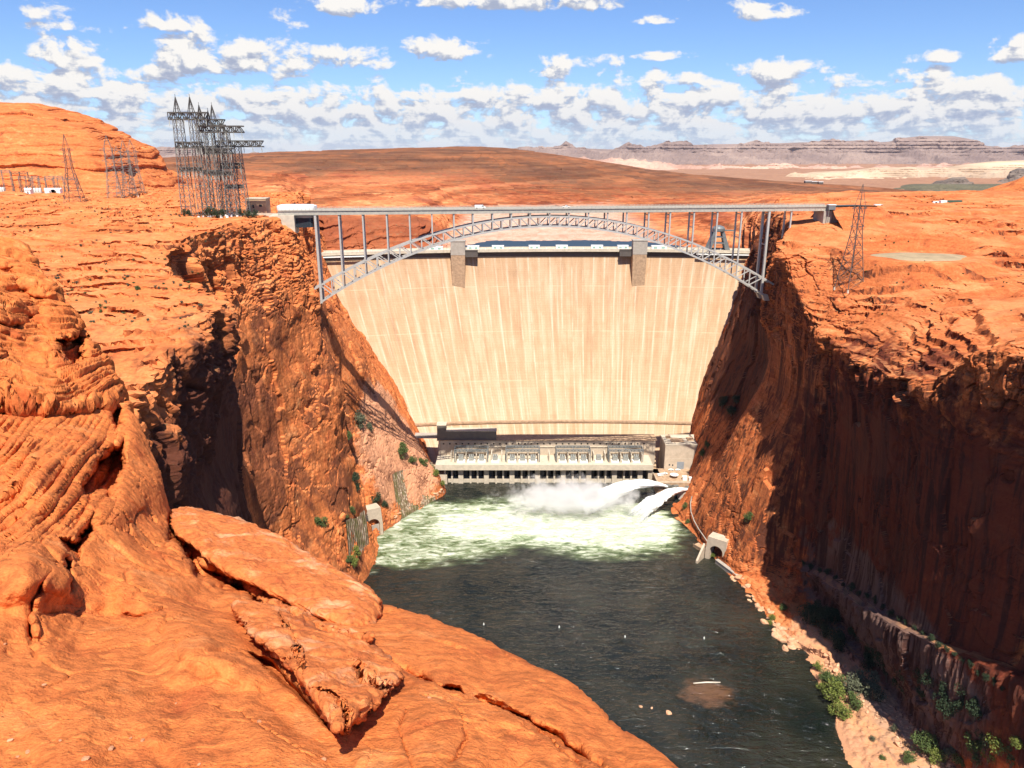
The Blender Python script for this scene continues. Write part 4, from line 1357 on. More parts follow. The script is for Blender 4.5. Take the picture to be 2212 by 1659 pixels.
def drop(key, x, y, z=400.0):
    if key not in TREES: TREES[key] = caster(bpy.data.objects[key])
    h = TREES[key].ray_cast(Vector((x, y, z)), Vector((0, 0, -1)))
    return h[0]




def slab(poly, plane, hmax, thick, gap, mat, label, name='rock_slab', edge=26., seed=0, rough=.05, nt=420, nr=150, group=None, centre=None, strat=.05, cracks=()):
    """a loose sandstone slab: outline, a tilted plane of depths, a domed top, a squared side and a base lifted off the rock below"""
    poly = np.array(poly, float)
    n = len(poly)
    c = poly.mean(0) if centre is None else np.array(centre, float)
    A = _cr(nt, n + 1)
    cl = np.concatenate([poly, poly[:1]])
    # closed Catmull-Rom
    tt = np.linspace(0, n, nt)
    i = np.floor(tt).astype(int) % n; f = (tt - np.floor(tt))[:, None]
    p0, p1, p2, p3 = poly[(i - 1) % n], poly[i], poly[(i + 1) % n], poly[(i + 2) % n]
    B = .5 * (2 * p1 + (p2 - p0) * f + (2 * p0 - 5 * p1 + 4 * p2 - p3) * f**2 + (3 * p1 - p0 - 3 * p2 + p3) * f**3)
    B[-1] = B[0]
    ang = np.linspace(0, 2 * math.pi, nt)
    nz = fbm(np.stack([np.cos(ang) * 6, np.sin(ang) * 6, 0 * ang + seed], -1), 4, .6, 300 + seed)
    B = c + (B - c) * (1 + .022 * nz[:, None])
    # plane: 1/depth linear in picture coordinates
    pm = np.array([[x, y, 1] for x, y, _ in plane], float)
    hs = []
    for q in plane:
        h = hit('rock_outcrop', q[0], q[1])
        hs.append(min(h.y, q[2] + 3) if h is not None else q[2])
    co = np.linalg.solve(pm, np.array([1 / q for q in hs]))
    r = np.linspace(0.0, 1, nr) ** .8
    X = c[0] + (B[:, :1] - c[0]) * r; Y = c[1] + (B[:, 1:] - c[1]) * r
    D = 1.0 / (co[0] * X + co[1] * Y + co[2])
    e = np.zeros_like(X)
    bd = poly_dist(X.ravel(), Y.ravel(), B[::4]).reshape(X.shape)
    e = np.clip(bd / edge, 0, 1)
    H = hmax * (1 - (1 - e) ** 2.2) ** .5
    H = H * (1 + .22 * fbm(np.stack([X / 60., Y / 60., 0 * X + seed], -1), 3, .5, 330))
    for ck in cracks:
        wob = 4 * fbm(np.stack([X / 25., Y / 25., 0 * X], -1), 3, .6, 335)
        dd_, s_, al_ = line_dist(X + wob, Y - wob, ck)
        H = H - .30 * np.exp(-(dd_ / 4.) ** 2) * (1 - sstep(al_, .9, 1)) + .10 * np.exp(-dd_ / 18.) * (s_ > 0)
    rows = [V(X, Y, D - gap - thick - H)]
    # side and underside
    Xb, Yb = B[:, 0], B[:, 1]; Db = 1.0 / (co[0] * Xb + co[1] * Yb + co[2])
    for k, sft in ((.15, 0.0), (.35, .0), (.55, .002), (.75, .004), (.9, .008), (1.0, .03)):
        xx = Xb + (c[0] - Xb) * sft; yy = Yb + (c[1] - Yb) * sft
        rows.append(V(xx, yy, Db - gap - thick + (thick + gap + .9) * k)[:, None])
    for q in (.2, .6, 1.0):
        xx = Xb + (c[0] - Xb) * q; yy = Yb + (c[1] - Yb) * q
        dd = 1.0 / (co[0] * xx + co[1] * yy + co[2])
        rows.append(V(xx, yy, dd + .9)[:, None])
    P = np.concatenate(rows, 1)
    nn = gnormals(P)
    tocam = np.array([0, 0, CAMZ]) - P
    s = np.sign((nn * tocam).sum(-1)[:, :nr].mean()); nn = nn * s
    P0 = P.copy()
    w = np.ones(P.shape[1]); w[nr + 6:] = 0
    dsp = rough * fbm(P / .55, 5, .6, 310 + seed) + rough * 2.2 * fbm(P / 2.2, 3, .5, 320 + seed)
    F1, dF, idn = worley(P / .8, seed)
    dsp = dsp + rough * .9 * (sstep(F1, .1, .6) * -1)
    bb = P[..., 2] + .3 * P[..., 0]
    fr = bb / .32 - np.floor(bb / .32)
    dsp = dsp + strat * (sstep(fr, 0, .5) - sstep(fr, .82, .95)) * np.concatenate([1 - e * .75, np.ones((nt, P.shape[1] - nr))], 1)
    dsp[-1] = dsp[0]
    P = P + nn * (dsp * w)[..., None]
    P[-1] = P[0]
    o = grid_mesh(name, P, mat, smooth=True)
    tag(o, label, 'rock', group)
    return o


slab([(368, 1112), (384, 1099), (430, 1101), (520, 1124), (600, 1160), (700, 1214), (780, 1262), (815, 1288), (823, 1318), (806, 1350), (770, 1360), (716, 1350), (650, 1318), (560, 1272), (500, 1244), (450, 1212), (408, 1176), (376, 1150)],
     [(380, 1120, 25.5), (810, 1300, 20.2), (600, 1270, 22.0)], .95, .8, .5, M['rock_slab'], 'long flat orange slab lying on the near outcrop, its right end over the river', seed=1, edge=52.)
slab([(560, 1292), (620, 1308), (700, 1345), (770, 1366), (806, 1370), (790, 1396), (730, 1392), (670, 1362), (610, 1330)],
     [(560, 1290, 22.4), (790, 1390, 19.2), (640, 1350, 20.6)], .25, .35, .25, M['rock_slab'], 'thin sandstone sheet directly under the right end of the long flat slab', seed=2, edge=14., rough=.04)
slab([(504, 1304), (530, 1292), (580, 1308), (640, 1338), (720, 1370), (790, 1396), (842, 1424), (866, 1448), (872, 1468), (852, 1492), (820, 1522), (790, 1548), (762, 1572), (738, 1584), (716, 1578), (702, 1552), (682, 1512), (652, 1474), (612, 1440), (570, 1394), (522, 1352)],
     [(520, 1310, 20.2), (860, 1460, 15.0), (740, 1570, 13.2)], .85, .55, .15, M['rock_slab'], 'rough blistered boulder wedged below the long slab, cracked at its lower corner', seed=3, edge=62., rough=.05, cracks=[[(742, 1584), (752, 1540), (735, 1505), (690, 1490)], [(850, 1490), (800, 1470), (770, 1430)], [(600, 1330), (640, 1390), (650, 1440)]])
# pebbles on the bare rock in front
peb = MB()
bm = bmesh.new(); bmesh.ops.create_icosphere(bm, subdivisions=2, radius=1.0)
for v in bm.verts:
    v.co *= 1 + .18 * math.sin(v.co.x * 3.1 + 1) * math.cos(v.co.y * 2.7) + .1 * math.sin(v.co.z * 5)
    v.co.z *= .55
pm = bpy.data.meshes.new('pebble'); bm.to_mesh(pm); bm.free(); pm.materials.append(M['rubble'])
PEB = [(10, 1392), (22, 1600), (60, 1625), (38, 1635), (130, 1600), (282, 1595), (308, 1600), (430, 1652), (700, 1641), (1745 * .5486 - 30, 1508), (185, 1640), (240, 1618), (515, 1330), (610, 1390), (860, 1448), (560, 1560), (95, 1480), (380, 1520)]
for i, (x, y) in enumerate(PEB):
    h = hit('rock_outcrop', x, y)
    if h is None: continue
    o = bpy.data.objects.new('pebble', pm); COL.objects.link(o)
    s = random.uniform(.018, .04)
    o.location = h + Vector((0, 0, s * .2)); o.scale = (s * 1.4, s, s); o.rotation_euler = (0, 0, random.uniform(0, 6))
    tag(o, 'small pale pebble lying on the bare orange rock in front', 'pebble', 'pebbles on the near rock')


# ------------------------------------------------------------------ the dam
CRZ = 195.0


def crest_xy(t):
    """centre line of the downstream crest edge, t = 0 left abutment .. 1 right"""
    return -205 + 473 * t, 800 + 18 * t + 26 * 4 * t * (1 - t)


def toe_xy(t):
    return -112 + 308 * t, 664 + 2 * t + 7 * 4 * t * (1 - t)


def dam_face(t, z):
    s = (CRZ - z) / CRZ
    cx, cy = crest_xy(t); tx, ty = toe_xy(t)
    k = .30 * s + .70 * s ** 1.75
    kx = .62 * s + .38 * s ** 2
    return cx + (tx - cx) * kx, cy + (ty - cy) * k


def dam():
    root = empty('concrete_dam', (30, 760, 0), label='huge pale arched concrete dam closing the canyon behind the bridge', cat='dam')
    off = np.array([30, 760, 0.])
    nt, nz = 420, 240
    T = np.linspace(-.06, 1.06, nt)
    Z = np.linspace(CRZ, -5, nz)
    tt, zz = np.meshgrid(T, Z, indexing='ij')
    x, y = dam_face(tt, np.maximum(zz, -5))
    su = tt * 475; sv = CRZ - zz
    joint = np.abs((su / 12.4) % 1 - .5)
    dents = .25 * sstep(joint, .485, .5)
    P = np.stack([x, y + dents, zz], -1)
    top = P[:, :1].copy(); back = top + np.array([0, 14, 0.])
    P2 = np.concatenate([back - [0, 0, 60], back, P], 1) - off
    su = np.concatenate([su[:, :2], su], 1); sv = np.concatenate([sv[:, :2], sv], 1)
    grid_mesh('wall', P2, M['dam'], root, smooth=False, attrs={'su': su, 'sv': sv})
    # roadway cantilevered off the crest
    mb = MB(); pr = MB(); pr2 = MB(); prr = MB()
    n = 60
    for i in range(n):
        a, b = i / n * 1.02 - .01, (i + 1) / n * 1.02 - .01
        ax, ay = crest_xy(a); bx, by = crest_xy(b)
        o_ = 6.6
        mb.hexa([(ax, ay - o_, CRZ - 1.6), (bx, by - o_, CRZ - 1.6), (bx, by + 15, CRZ - 2.2), (ax, ay + 15, CRZ - 2.2),
                 (ax, ay - o_, CRZ + .2), (bx, by - o_, CRZ + .2), (bx, by + 15, CRZ + .2), (ax, ay + 15, CRZ + .2)])
        for yo in (-o_, 14.4):
            (pr if yo < 0 else pr2).hexa([(ax, ay + yo, CRZ + .2), (bx, by + yo, CRZ + .2), (bx, by + yo + .5, CRZ + .2), (ax, ay + yo + .5, CRZ + .2),
                     (ax, ay + yo, CRZ + 1.5), (bx, by + yo, CRZ + 1.5), (bx, by + yo + .5, CRZ + 1.5), (ax, ay + yo + .5, CRZ + 1.5)])
        # band under the slab, its dark colour painting the overhang's shadow
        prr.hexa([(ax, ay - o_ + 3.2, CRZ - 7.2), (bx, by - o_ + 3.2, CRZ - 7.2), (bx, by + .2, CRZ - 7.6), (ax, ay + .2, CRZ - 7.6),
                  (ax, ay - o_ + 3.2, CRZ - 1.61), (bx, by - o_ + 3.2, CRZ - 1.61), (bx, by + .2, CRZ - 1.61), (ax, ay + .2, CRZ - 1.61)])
    for q in (mb, pr, pr2, prr): q.v = [(v[0] - 30, v[1] - 760, v[2]) for v in q.v]
    mb.build('roadway', M['concrete_light'], root)
    pr.build('parapet', M['concrete_light'], root)
    pr2.build('parapet', M['concrete_light'], root)
    prr.build('shade_haunch', M['dark_wall'], root)

    def tower(pxa, pxb):
        cx = (V(pxa, 540, 812)[0] + V(pxb, 540, 812)[0]) / 2
        t = (cx + 205) / 473.
        _, cy = crest_xy(t)
        yf = cy - 17
        w = 7.6
        zb = 138
        q = MB()
        q.hexa([(cx - w * .86, yf + 1.5, zb), (cx + w * .86, yf + 1.5, zb), (cx + w * .86, cy + 4, zb), (cx - w * .86, cy + 4, zb),
                (cx - w, yf, CRZ - 3), (cx + w, yf, CRZ - 3), (cx + w, cy + 4, CRZ - 3), (cx - w, cy + 4, CRZ - 3)])
        q.v = [(v[0] - 30, v[1] - 760, v[2]) for v in q.v]
        tw = q.build('elevator_tower', M['concrete_brown'], root)
        q = MB()
        q.box(cx - w - .15, cx + w + .15, yf - .2, cy - 5.6, CRZ - 3, CRZ + 11.5)
        q.box(cx - w - .6, cx + w + .6, yf - .6, cy - 5.2, CRZ + 11.5, CRZ + 12.4)
        q.v = [(v[0] - 30, v[1] - 760, v[2]) for v in q.v]
        q.build('tower_head', M['concrete_grey'], tw)
        s = 1 if pxa < 1100 else -1
        q = MB()
        xa = cx + s * w; xb = xa + s * 13.5
        q.box(min(xa, xb), max(xa, xb), cy - 10.5, cy - 5.4, CRZ - 6, CRZ + .8)
        q.box(min(xa, xb) - .3, max(xa, xb) + .3, cy - 10.9, cy - 10.5, CRZ + .3, CRZ + 1.9)
        q.v = [(v[0] - 30, v[1] - 760, v[2]) for v in q.v]
        q.build('viewing_platform', M['dark_wall'], root)
        return cx, cy
    tower(974, 1004); tower(1369, 1400)
    # inspection walk along the left and right ends
    for (a, b) in ((-.01, .10), (.86, 1.0)):
        q = MB()
        ax, ay = crest_xy(a); bx, by = crest_xy(b)
        q.hexa([(ax, ay - 9.2, CRZ - 3.6), (bx, by - 9.2, CRZ - 3.6), (bx, by - 6.6, CRZ - 3.6), (ax, ay - 6.6, CRZ - 3.6),
                (ax, ay - 9.2, CRZ - 2.6), (bx, by - 9.2, CRZ - 2.6), (bx, by - 6.6, CRZ - 2.6), (ax, ay - 6.6, CRZ - 2.6)])
        q.v = [(v[0] - 30, v[1] - 760, v[2]) for v in q.v]
        q.build('inspection_walk', M['white'], root)
    # lamp posts on the parapet
    for i in range(36):
        x, y = crest_xy(i / 35.)
        q = MB(); q.box(x - 30.25, x - 29.75, y - 766.3, y - 765.8, CRZ + 1.5, CRZ + 3.0)
        q.build('parapet_post', M['white'], root)
    # toe gallery ledge where the face meets the powerplant roof
    q = MB()
    for i in range(24):
        a, b = .02 + i / 24 * .96, .02 + (i + 1) / 24 * .96
        ax, ay = dam_face(a, 37.); bx, by = dam_face(b, 37.)
        q.hexa([(ax, ay - 3.6, 35.3), (bx, by - 3.6, 35.3), (bx, by + 2, 35.3), (ax, ay + 2, 35.3), (ax, ay - 3.6, 37.2), (bx, by - 3.6, 37.2), (bx, by + 2, 37.2), (ax, ay + 2, 37.2)])
    q.v = [(v[0] - 30, v[1] - 760, v[2]) for v in q.v]
    q.build('toe_ledge', M['concrete_brown'], root)
    return root


dam()


def crest_t(px):
    return (float(V(px, 541, 822)[0]) + 205) / 473.


# gate-hoist housings on the crest
def hoist(px, w, label):
    t = crest_t(px); x, y = crest_xy(t)
    r = empty('hoist_housing', (x, y + 8, CRZ + .2), label=label, cat='hoist housing', group='housings along the dam crest')
    q = MB(); q.box(-w / 2, w / 2, -2.2, 2.2, 0, 3.3); q.build('body', M['white'], r, bevel=.08)
    q = MB(); q.box(-w / 2 - .25, w / 2 + .25, -2.5, 2.5, 3.3, 3.75); q.build('roof', M['white'], r)
    for k in (-1, 1):
        q = MB(); q.box(k * w * .25 - w * .12, k * w * .25 + w * .12, -2.32, -2.18, .5, 2.3); q.build('door', M['teal'], r)
    return r


for px, w, lb in ((940, 15, 'white housing on the dam crest, left of the left tower'), (1021, 13, 'white housing beside the right edge of the left tower'),
                  (1075, 13, 'second white housing right of the left crest tower'), (1155, 12, 'white crest housing left of the crest middle'),
                  (1216, 13, 'white crest housing under the white pickup on the bridge'), (1294, 13, 'white crest housing midway between pickup and right tower'),
                  (1351, 12, 'white housing hugging the left edge of the right crest tower'), (1430, 17, 'largest white housing, right of the right crest tower')):
    hoist(px, w, lb)


def crest_crane():
    t = crest_t(1554); x, y = crest_xy(t)
    r = empty('gate_crane', (x, y + 7, CRZ + .2), label='grey tapering gantry tower standing on the dam crest near its right end', cat='crane tower')
    for sx in (-1, 1):
        for sy in (-1, 1):
            q = MB()
            q.hexa([(sx * 10.5 - 2.6, sy * 4 - 1, 0), (sx * 10.5 + 2.6, sy * 4 - 1, 0), (sx * 10.5 + 2.6, sy * 4 + 1, 0), (sx * 10.5 - 2.6, sy * 4 + 1, 0),
                    (sx * 4.2 - 1.6, sy * 3 - .9, 20), (sx * 4.2 + 1.6, sy * 3 - .9, 20), (sx * 4.2 + 1.6, sy * 3 + .9, 20), (sx * 4.2 - 1.6, sy * 3 + .9, 20)])
            q.build('leg', M['lattice_blue'], r)
    q = MB(); q.box(-6.8, 6.8, -4.6, 4.6, 7, 8.2); q.box(-6, 6, -4.4, 4.4, 13.5, 14.6); q.build('cross_beam', M['lattice_blue'], r)
    q = MB(); q.lathe((0, 0, 20), [(6.4, 0), (6.8, 1.2), (6.8, 3.4), (5.2, 5.4), (2.4, 6.4), (.3, 6.8)], 16); q.build('hoist_cab', M['lattice_blue'], r)
    q = MB(); q.box(5, 17, -1, 1, 20.3, 21.8); q.build('jib', M['lattice'], r)
    return r


crest_crane()


# ------------------------------------------------------------------ powerplant at the toe
def powerplant():
    x0, x1 = -71.5, 131.6
    root = empty('powerplant', (30, 650, 0), label='long low concrete powerplant at the foot of the dam, piers in the water', cat='power station')

    def B(q, name, mat, par=root, bevel=0):
        q.v = [(v[0] - 30, v[1] - 650, v[2]) for v in q.v]
        return q.build(name, mat, par, bevel=bevel)
    # deck
    q = MB(); q.box(x0, x1, 638.6, 664, 15.6, 20.0); q.box(x0, x1, 638.6, 639.0, 20.0, 20.9); B(q, 'deck', M['concrete_light'])
    # recessed wall under it
    q = MB(); q.box(x0 + 1, x1 - 1, 651, 663, -6, 15.6); B(q, 'recessed_wall', M['dark_wall'])
    # piers
    sp = 24.1
    xs = x0 + 21.0
    ql = MB()
    k = 0
    bounds = []
    while xs + k * sp < x1 - 4:
        xb = xs + k * sp
        q = MB(); q.box(xb, xb + 4.6, 642.9, 651, -5, 15.6); B(q, 'wide_pier', M['concrete_light'])
        for o_ in (10.6, 17.3):
            
                if xb + o_ < x1 - 3: q = MB(); q.box(xb + o_, xb + o_ + 1.6, 643.4, 651, -5, 15.6); B(q, 'thin_pier', M['concrete_light'])
        bounds.append(xb); k += 1
    for o_ in (xs - 13.5, xs - 6.8): q = MB(); q.box(o_, o_ + 1.6, 643.4, 651, -5, 15.6); B(q, 'thin_pier', M['concrete_light'])
    ql.box(x0 + 11, x1 - 6, 645.2, 651, -5, 3.7); B(ql, 'low_sill', M['concrete_light'])
    for kk in range(7):
        for m_ in (2.0, 8.6, 15.2):
            xx = xs - 19 + kk * sp + m_ + 3
            if xx < x1 - 6:
                q = MB(); q.box(xx - 1.8, xx + 1.4, 650.7, 651.1, 3.7, 14.2); B(q, 'gate_recess', M['black'])
    q = MB(); q.box(x0 - .4, x0 + 10.5, 642, 660, -5, 9.5); q.box(x0 - 4, x0 + 1.4, 640.5, 656, -5, 6); B(q, 'left_buttress', M['concrete_light'])
    q = MB(); q.box(x1 - 4, x1, 641, 655, -5, 15.6); q.box(x1, x1 + 6.5, 640, 650, -5, 12.0); B(q, 'right_buttress', M['concrete'])
    # main hall
    q = MB(); q.box(x0 + 1, x1 + 6, 664, 676, 10, 35.2); B(q, 'main_hall', M['concrete'])
    q = MB(); q.box(x0 - .5, x1 + 7.2, 663.3, 679, 35.2, 35.8); B(q, 'roof', M['concrete_brown'])
    for i in range(34):
        x = x0 + 3 + i * 6.0
        if x < x1 + 2:
            q = MB(); q.box(x, x + .55, 663.5, 664, 20, 35.2); B(q, 'wall_rib', M['concrete'])
    q = MB()
    q.box(x0 + 40, x1 - 8, 663.2, 664, 28.6, 29.3)
    B(q, 'wall_ledge', M['concrete_light'])
    for i in range(33):
        x = x0 + 5.2 + i * 6.0
        if x < x1 + 2:
            q = MB(); q.box(x, x + 1.5, 663.9, 664.3, 31.2, 32.6); B(q, 'vent', M['black'])
    # raised shop at the left end
    q = MB(); q.box(x0 + 8.6, x0 + 56.5, 664.6, 672.5, 35.8, 44.4); B(q, 'machine_shop', M['shop_shade'])
    q = MB(); q.box(x0 + 8.4, x0 + 56.9, 664.2, 673, 44.4, 45.0)
    q.v = [(v[0], v[1], v[2]) for v in q.v]; B(q, 'shop_roof', M['concrete_light'], root)
    q = MB(); q.box(x0, x0 + 8.6, 664.2, 673, 35.8, 50.2); B(q, 'stair_tower', M['shop_shade'])
    q = MB(); q.box(x0 - .3, x0 + 8.9, 663.9, 673.3, 50.2, 50.9); B(q, 'tower_roof', M['concrete_light'])
    q = MB(); q.box(x0 - 26, x0 - .2, 668, 676, 35.8, 38.6); B(q, 'link_gallery', M['concrete_grey'])
    # fire walls between transformers and low kerbs
    return root, x0, x1


pp, PX0, PX1 = powerplant()


def deck_x(px, d=650, y=995):
    return float(V(px, y, d)[0])


def bay(px0, px1, nm, gapside):
    xa, xb = deck_x(px0), deck_x(px1)
    w = xb - xa
    zz = 20.0
    fw = empty('transformer_bay', ((xa + xb) / 2, 652, zz), label='blue-grey steel frame around %s on the powerplant deck' % nm, cat='steel frame', group='steel frames on the powerplant deck')
    for sx in (-w / 2, w / 2):
        for sy in (-4.5, 5):
            q = MB(); q.bar((sx, sy, 0), (sx, sy, 12.6), .75); q.build('post', M['lattice_blue'], fw)
    q = MB()
    for sy in (-4.5, 5):
        q.bar((-w / 2, sy, 12.4), (w / 2, sy, 12.4), .9)
        q.bar((-w / 2, sy, 10.9), (w / 2, sy, 10.9), .5)
        n = 10
        for i in range(n):
            a = -w / 2 + w * i / n; b = a + w / n
            q.bar((a, sy, 10.9 if i % 2 else 12.4), (b, sy, 12.4 if i % 2 else 10.9), .28)
    for sx in (-w / 2, 0, w / 2): q.bar((sx, -4.5, 12.4), (sx, 5, 12.4), .6)
    q.build('beams', M['lattice_blue'], fw)
    q = MB()
    for k in range(9):
        x = -w / 2 + w * (k + .5) / 9
        q.tube([(x, -1.5, 12.1), (x, -1.5, 11.2), (x, -1.5, 9.6)], [.12, .30, .12], 6)
    q.build('insulators', M['porcelain'], fw)
    q = MB()
    for sy in (-1.5, 2.2): q.tube([(-w / 2, sy, 9.6), (w / 2, sy, 9.6)], .22, 6)
    q.build('busbars', M['lattice'], fw)
    for k in range(4):
        x = -w / 2 + 1.0 + (w - 2.0) * k / 3
        q = MB(); q.box(x - .4, x + .4, -6.8, 7, 0, 8.4); q.build('fire_wall', M['concrete_light'], fw)
    return xa, w


def make_transformer():
    r = empty('transformer')
    q = MB(); q.box(-3.6, 3.6, -3.2, 2.6, 0, 1.6); q.build('plinth', M['white'], r, bevel=.06)
    q = MB(); q.box(-2.4, 2.4, -1.6, 1.8, 1.6, 5.4); q.build('tank', M['lattice'], r, bevel=.1)
    q = MB()
    for i in range(7):
        x = -2.2 + i * .73
        q.box(x - .12, x + .12, -2.6, -1.65, 2.0, 5.0)
    q.build('radiator', M['porcelain'], r)
    q = MB()
    for i, x in enumerate((-1.5, 0, 1.5)):
        q.tube([(x, 0, 5.4), (x * 1.15, -.1, 6.0), (x * 1.4, -.4, 8.3)], [.42, .34, .12], 8)
    q.build('bushing', M['porcelain'], r)
    q = MB(); q.tube([(-2.4, 1.2, 6.3), (1.6, 1.2, 6.3)], .55, 10); q.build('conservator', M['lattice'], r)
    return r


tproto = None
wid = ['leftmost', 'second', 'third', 'rightmost']
for bi, (a, b) in enumerate(((983, 1054), (1093, 1165), (1201, 1274), (1314, 1387))):
    xa, w = bay(a, b, ('the leftmost trio of transformers', 'the second trio of transformers from the left', 'the third trio of transformers from the left', 'the rightmost trio of transformers')[bi], 1)
    for k in range(3):
        x = xa + 1 + (w - 2) * (k + .5) / 3
        if tproto is None:
            tproto = make_transformer(); o = tproto
        else:
            o = copy_tree(tproto)
        o.location = (x, 648.5, 20.0)
        tag(o, '%s of three grey transformers in the %s frame on the powerplant deck' % (('left', 'middle', 'right')[k], wid[bi]), 'transformer', 'transformers on the powerplant deck')
for px, lb in ((1070, 'lone transformer between the first and second frames on the powerplant deck'), (1293, 'lone transformer between the third and fourth frames on the powerplant deck')):
    o = copy_tree(tproto); o.location = (deck_x(px), 649, 20.0); tag(o, lb, 'transformer', 'transformers on the powerplant deck')
for px, lb in ((1062, 'pale blast wall right of the leftmost transformer frame'), (1084, 'pale blast wall left of the second transformer frame'), (1282, 'pale blast wall right of the third transformer frame'), (1306, 'pale blast wall left of the fourth transformer frame'),
               (975, 'pale blast wall left of the leftmost transformer frame'), (1186, 'pale blast wall left of the third transformer frame')):
    q = MB(); q.box(-.5, .5, -5, 5, 0, 8.2); q.box(-.7, .7, -5.2, 5.2, 0, .5)
    o = q.build('blast_wall', M['concrete_light']); o.location = (deck_x(px), 653, 20); tag(o, lb, 'wall', 'blast walls on the powerplant deck')


def service_building():
    r = empty('service_building', (161, 662, 12), label='square pale concrete building with a grey roller door at the right end of the powerplant', cat='building')
    w, dd, h = 17.0, 12.5, 24.0
    q = MB(); q.box(-w, w, -dd, dd, -8, h); q.build('wall', M['concrete'], r)
    q = MB(); q.box(-w - .3, w + .3, -dd - .3, dd + .3, h, h + .5)
    for a in ((-w - .3, -w + .3, -dd, dd), (w - .3, w + .3, -dd, dd), (-w, w, -dd - .3, -dd + .3), (-w, w, dd - .3, dd + .3)): q.box(*a, h + .5, h + 1.3)
    q.build('roof', M['concrete_light'], r)
    q = MB(); q.box(-5, 1.6, -dd - .12, -dd + .1, 0, 7.4); dr = q.build('roller_door', M['door_grey'], r)
    q = MB()
    for k in range(9): q.box(-5, 1.6, -dd - .2, -dd - .1, .4 + k * .8, .5 + k * .8)
    q.build('door_slats', M['concrete_grey'], dr)
    q = MB(); q.box(-12.8, -11.4, -dd - .1, -dd + .1, 3.6, 5.0); q.build('window', M['glass'], r)
    q = MB(); q.box(-9.6, -8.4, -dd - .1, -dd + .1, 3.2, 4.8); q.build('window', M['glass'], r)
    q = MB(); q.box(-10, 2, -6, 4, h + .5, h + 1.0); q.box(-13, -9, 4, 8, h + .5, h + 2.2); q.box(6, 12, -2, 5, h + .5, h + 1.6); q.build('roof_plant', M['concrete_brown'], r)
    q = MB(); q.box(-w - .06, w, -dd - .08, -dd, 10.4, 10.9); q.build('string_course', M['concrete_light'], r)


service_building()
q = MB()
q.box(131.8, 186, 619, 651, -5, 12.0)
q.box(131.8, 150, 616, 619, -5, 7.0)
tag(q.build('forecourt', M['concrete_brown']), kind='structure')
q = MB(); q.box(132.2, 168, 619.2, 619.6, 12.0, 12.9); q.box(132.0, 132.4, 619.6, 640, 12.0, 12.9)
tag(q.build('kerb_wall', M['concrete_light']), 'low pale kerb wall along the river edge of the forecourt', 'wall')


# ------------------------------------------------------------------ vehicles
def make_car(body_mat, kind='car', L=4.8, W=1.9):
    r = empty({'car': 'parked_car', 'van': 'white_van', 'pickup': 'pickup_truck'}[kind])
    h0, h1 = .45, 1.0
    q = MB()
    # side profile extruded
    if kind == 'car': prof = [(-L / 2, .45), (-L / 2, .9), (-L * .36, 1.0), (-L * .22, 1.45), (L * .14, 1.48), (L * .28, 1.02), (L / 2, .88), (L / 2, .45)]
    elif kind == 'van': prof = [(-L / 2, .45), (-L / 2, 2.1), (-L * .45, 2.2), (L * .28, 2.2), (L * .40, 1.35), (L / 2, 1.15), (L / 2, .45)]
    else: prof = [(-L / 2, .55), (-L / 2, 1.15), (-L * .08, 1.15), (-L * .04, 1.85), (L * .16, 1.85), (L * .26, 1.25), (L / 2, 1.12), (L / 2, .55)]
    n = len(prof)
    vs = [(x, -W / 2, z) for x, z in prof] + [(x, W / 2, z) for x, z in prof]
    fs = [tuple(range(n)), tuple(range(2 * n - 1, n - 1, -1))] + [(i, i + n, (i + 1) % n + n, (i + 1) % n) for i in range(n)]
    q.add(vs, fs); q.build('body', body_mat, r)
    q = MB()
    if kind == 'car': wz0, wz1, xa, xb = 1.02, 1.38, -L * .26, L * .18
    elif kind == 'van': wz0, wz1, xa, xb = 1.35, 1.95, L * .12, L * .33
    else: wz0, wz1, xa, xb = 1.25, 1.75, -L * .03, L * .19
    q.box(xa, xb, -W / 2 - .02, W / 2 + .02, wz0, wz1); q.build('window', M['glass'], r)
    for sx in (-.30, .31):
        for sy in (-1, 1):
            q = MB(); q.tube([(L * sx, sy * (W / 2 - .22), .36), (L * sx, sy * (W / 2 + .03), .36)], .36, 12)
            q.build('wheel', M['rubber'], r)
    return r


def put(o, x, y, z, rz, label, cat, group=None):
    o.location = (x, y, z); o.rotation_euler = (0, 0, rz); tag(o, label, cat, group)
    return o


car0 = make_car(M['white'], 'car')
van0 = make_car(M['white'], 'van', 5.6, 2.1)
pick0 = make_car(M['white'], 'pickup', 5.8, 2.0)
GR = 'vehicles parked by the powerplant'
put(car0, 150, 646.5, 12.0, 0, 'white car parked against the left end of the square building front', 'car', GR)
o = copy_tree(car0); put(o, 156.5, 646.2, 12.0, .1, 'white car parked just left of the grey roller door', 'car', GR)
put(van0, 137.5, 634, 12.0, .2, 'white van standing at the river end of the forecourt', 'van', GR)
o = copy_tree(pick0); put(o, 142, 637.5, 12.0, .1, 'white pickup truck on the forecourt beside the van', 'pickup truck', GR)
orange = simple('orange_paint', (.45, .12, .04), .5, .1, 1.0)
c2 = make_car(orange, 'van', 5.2, 2.0)
c2.name = 'orange_van'
put(c2, 171, 646.0, 12.0, 0, 'rust-orange van parked right of the grey roller door', 'van', GR)
blue = simple('blue_paint', (.10, .16, .24), .5, .1, 1.0)
tk = empty('storage_tank', (176, 640, 12.0), label='tall blue-grey tank beside the cliff at the right end of the forecourt', cat='tank')
q = MB(); q.lathe((0, 0, 0), [(3.0, 0), (3.0, 9.5), (2.0, 10.6), (.3, 11)], 20); q.build('shell', blue, tk, smooth=True)
q = MB(); q.bar((-3.1, -.8, 0), (-3.1, -.8, 11), .2); q.bar((-3.1, .2, 0), (-3.1, .2, 11), .2); q.build('ladder', M['white'], tk)
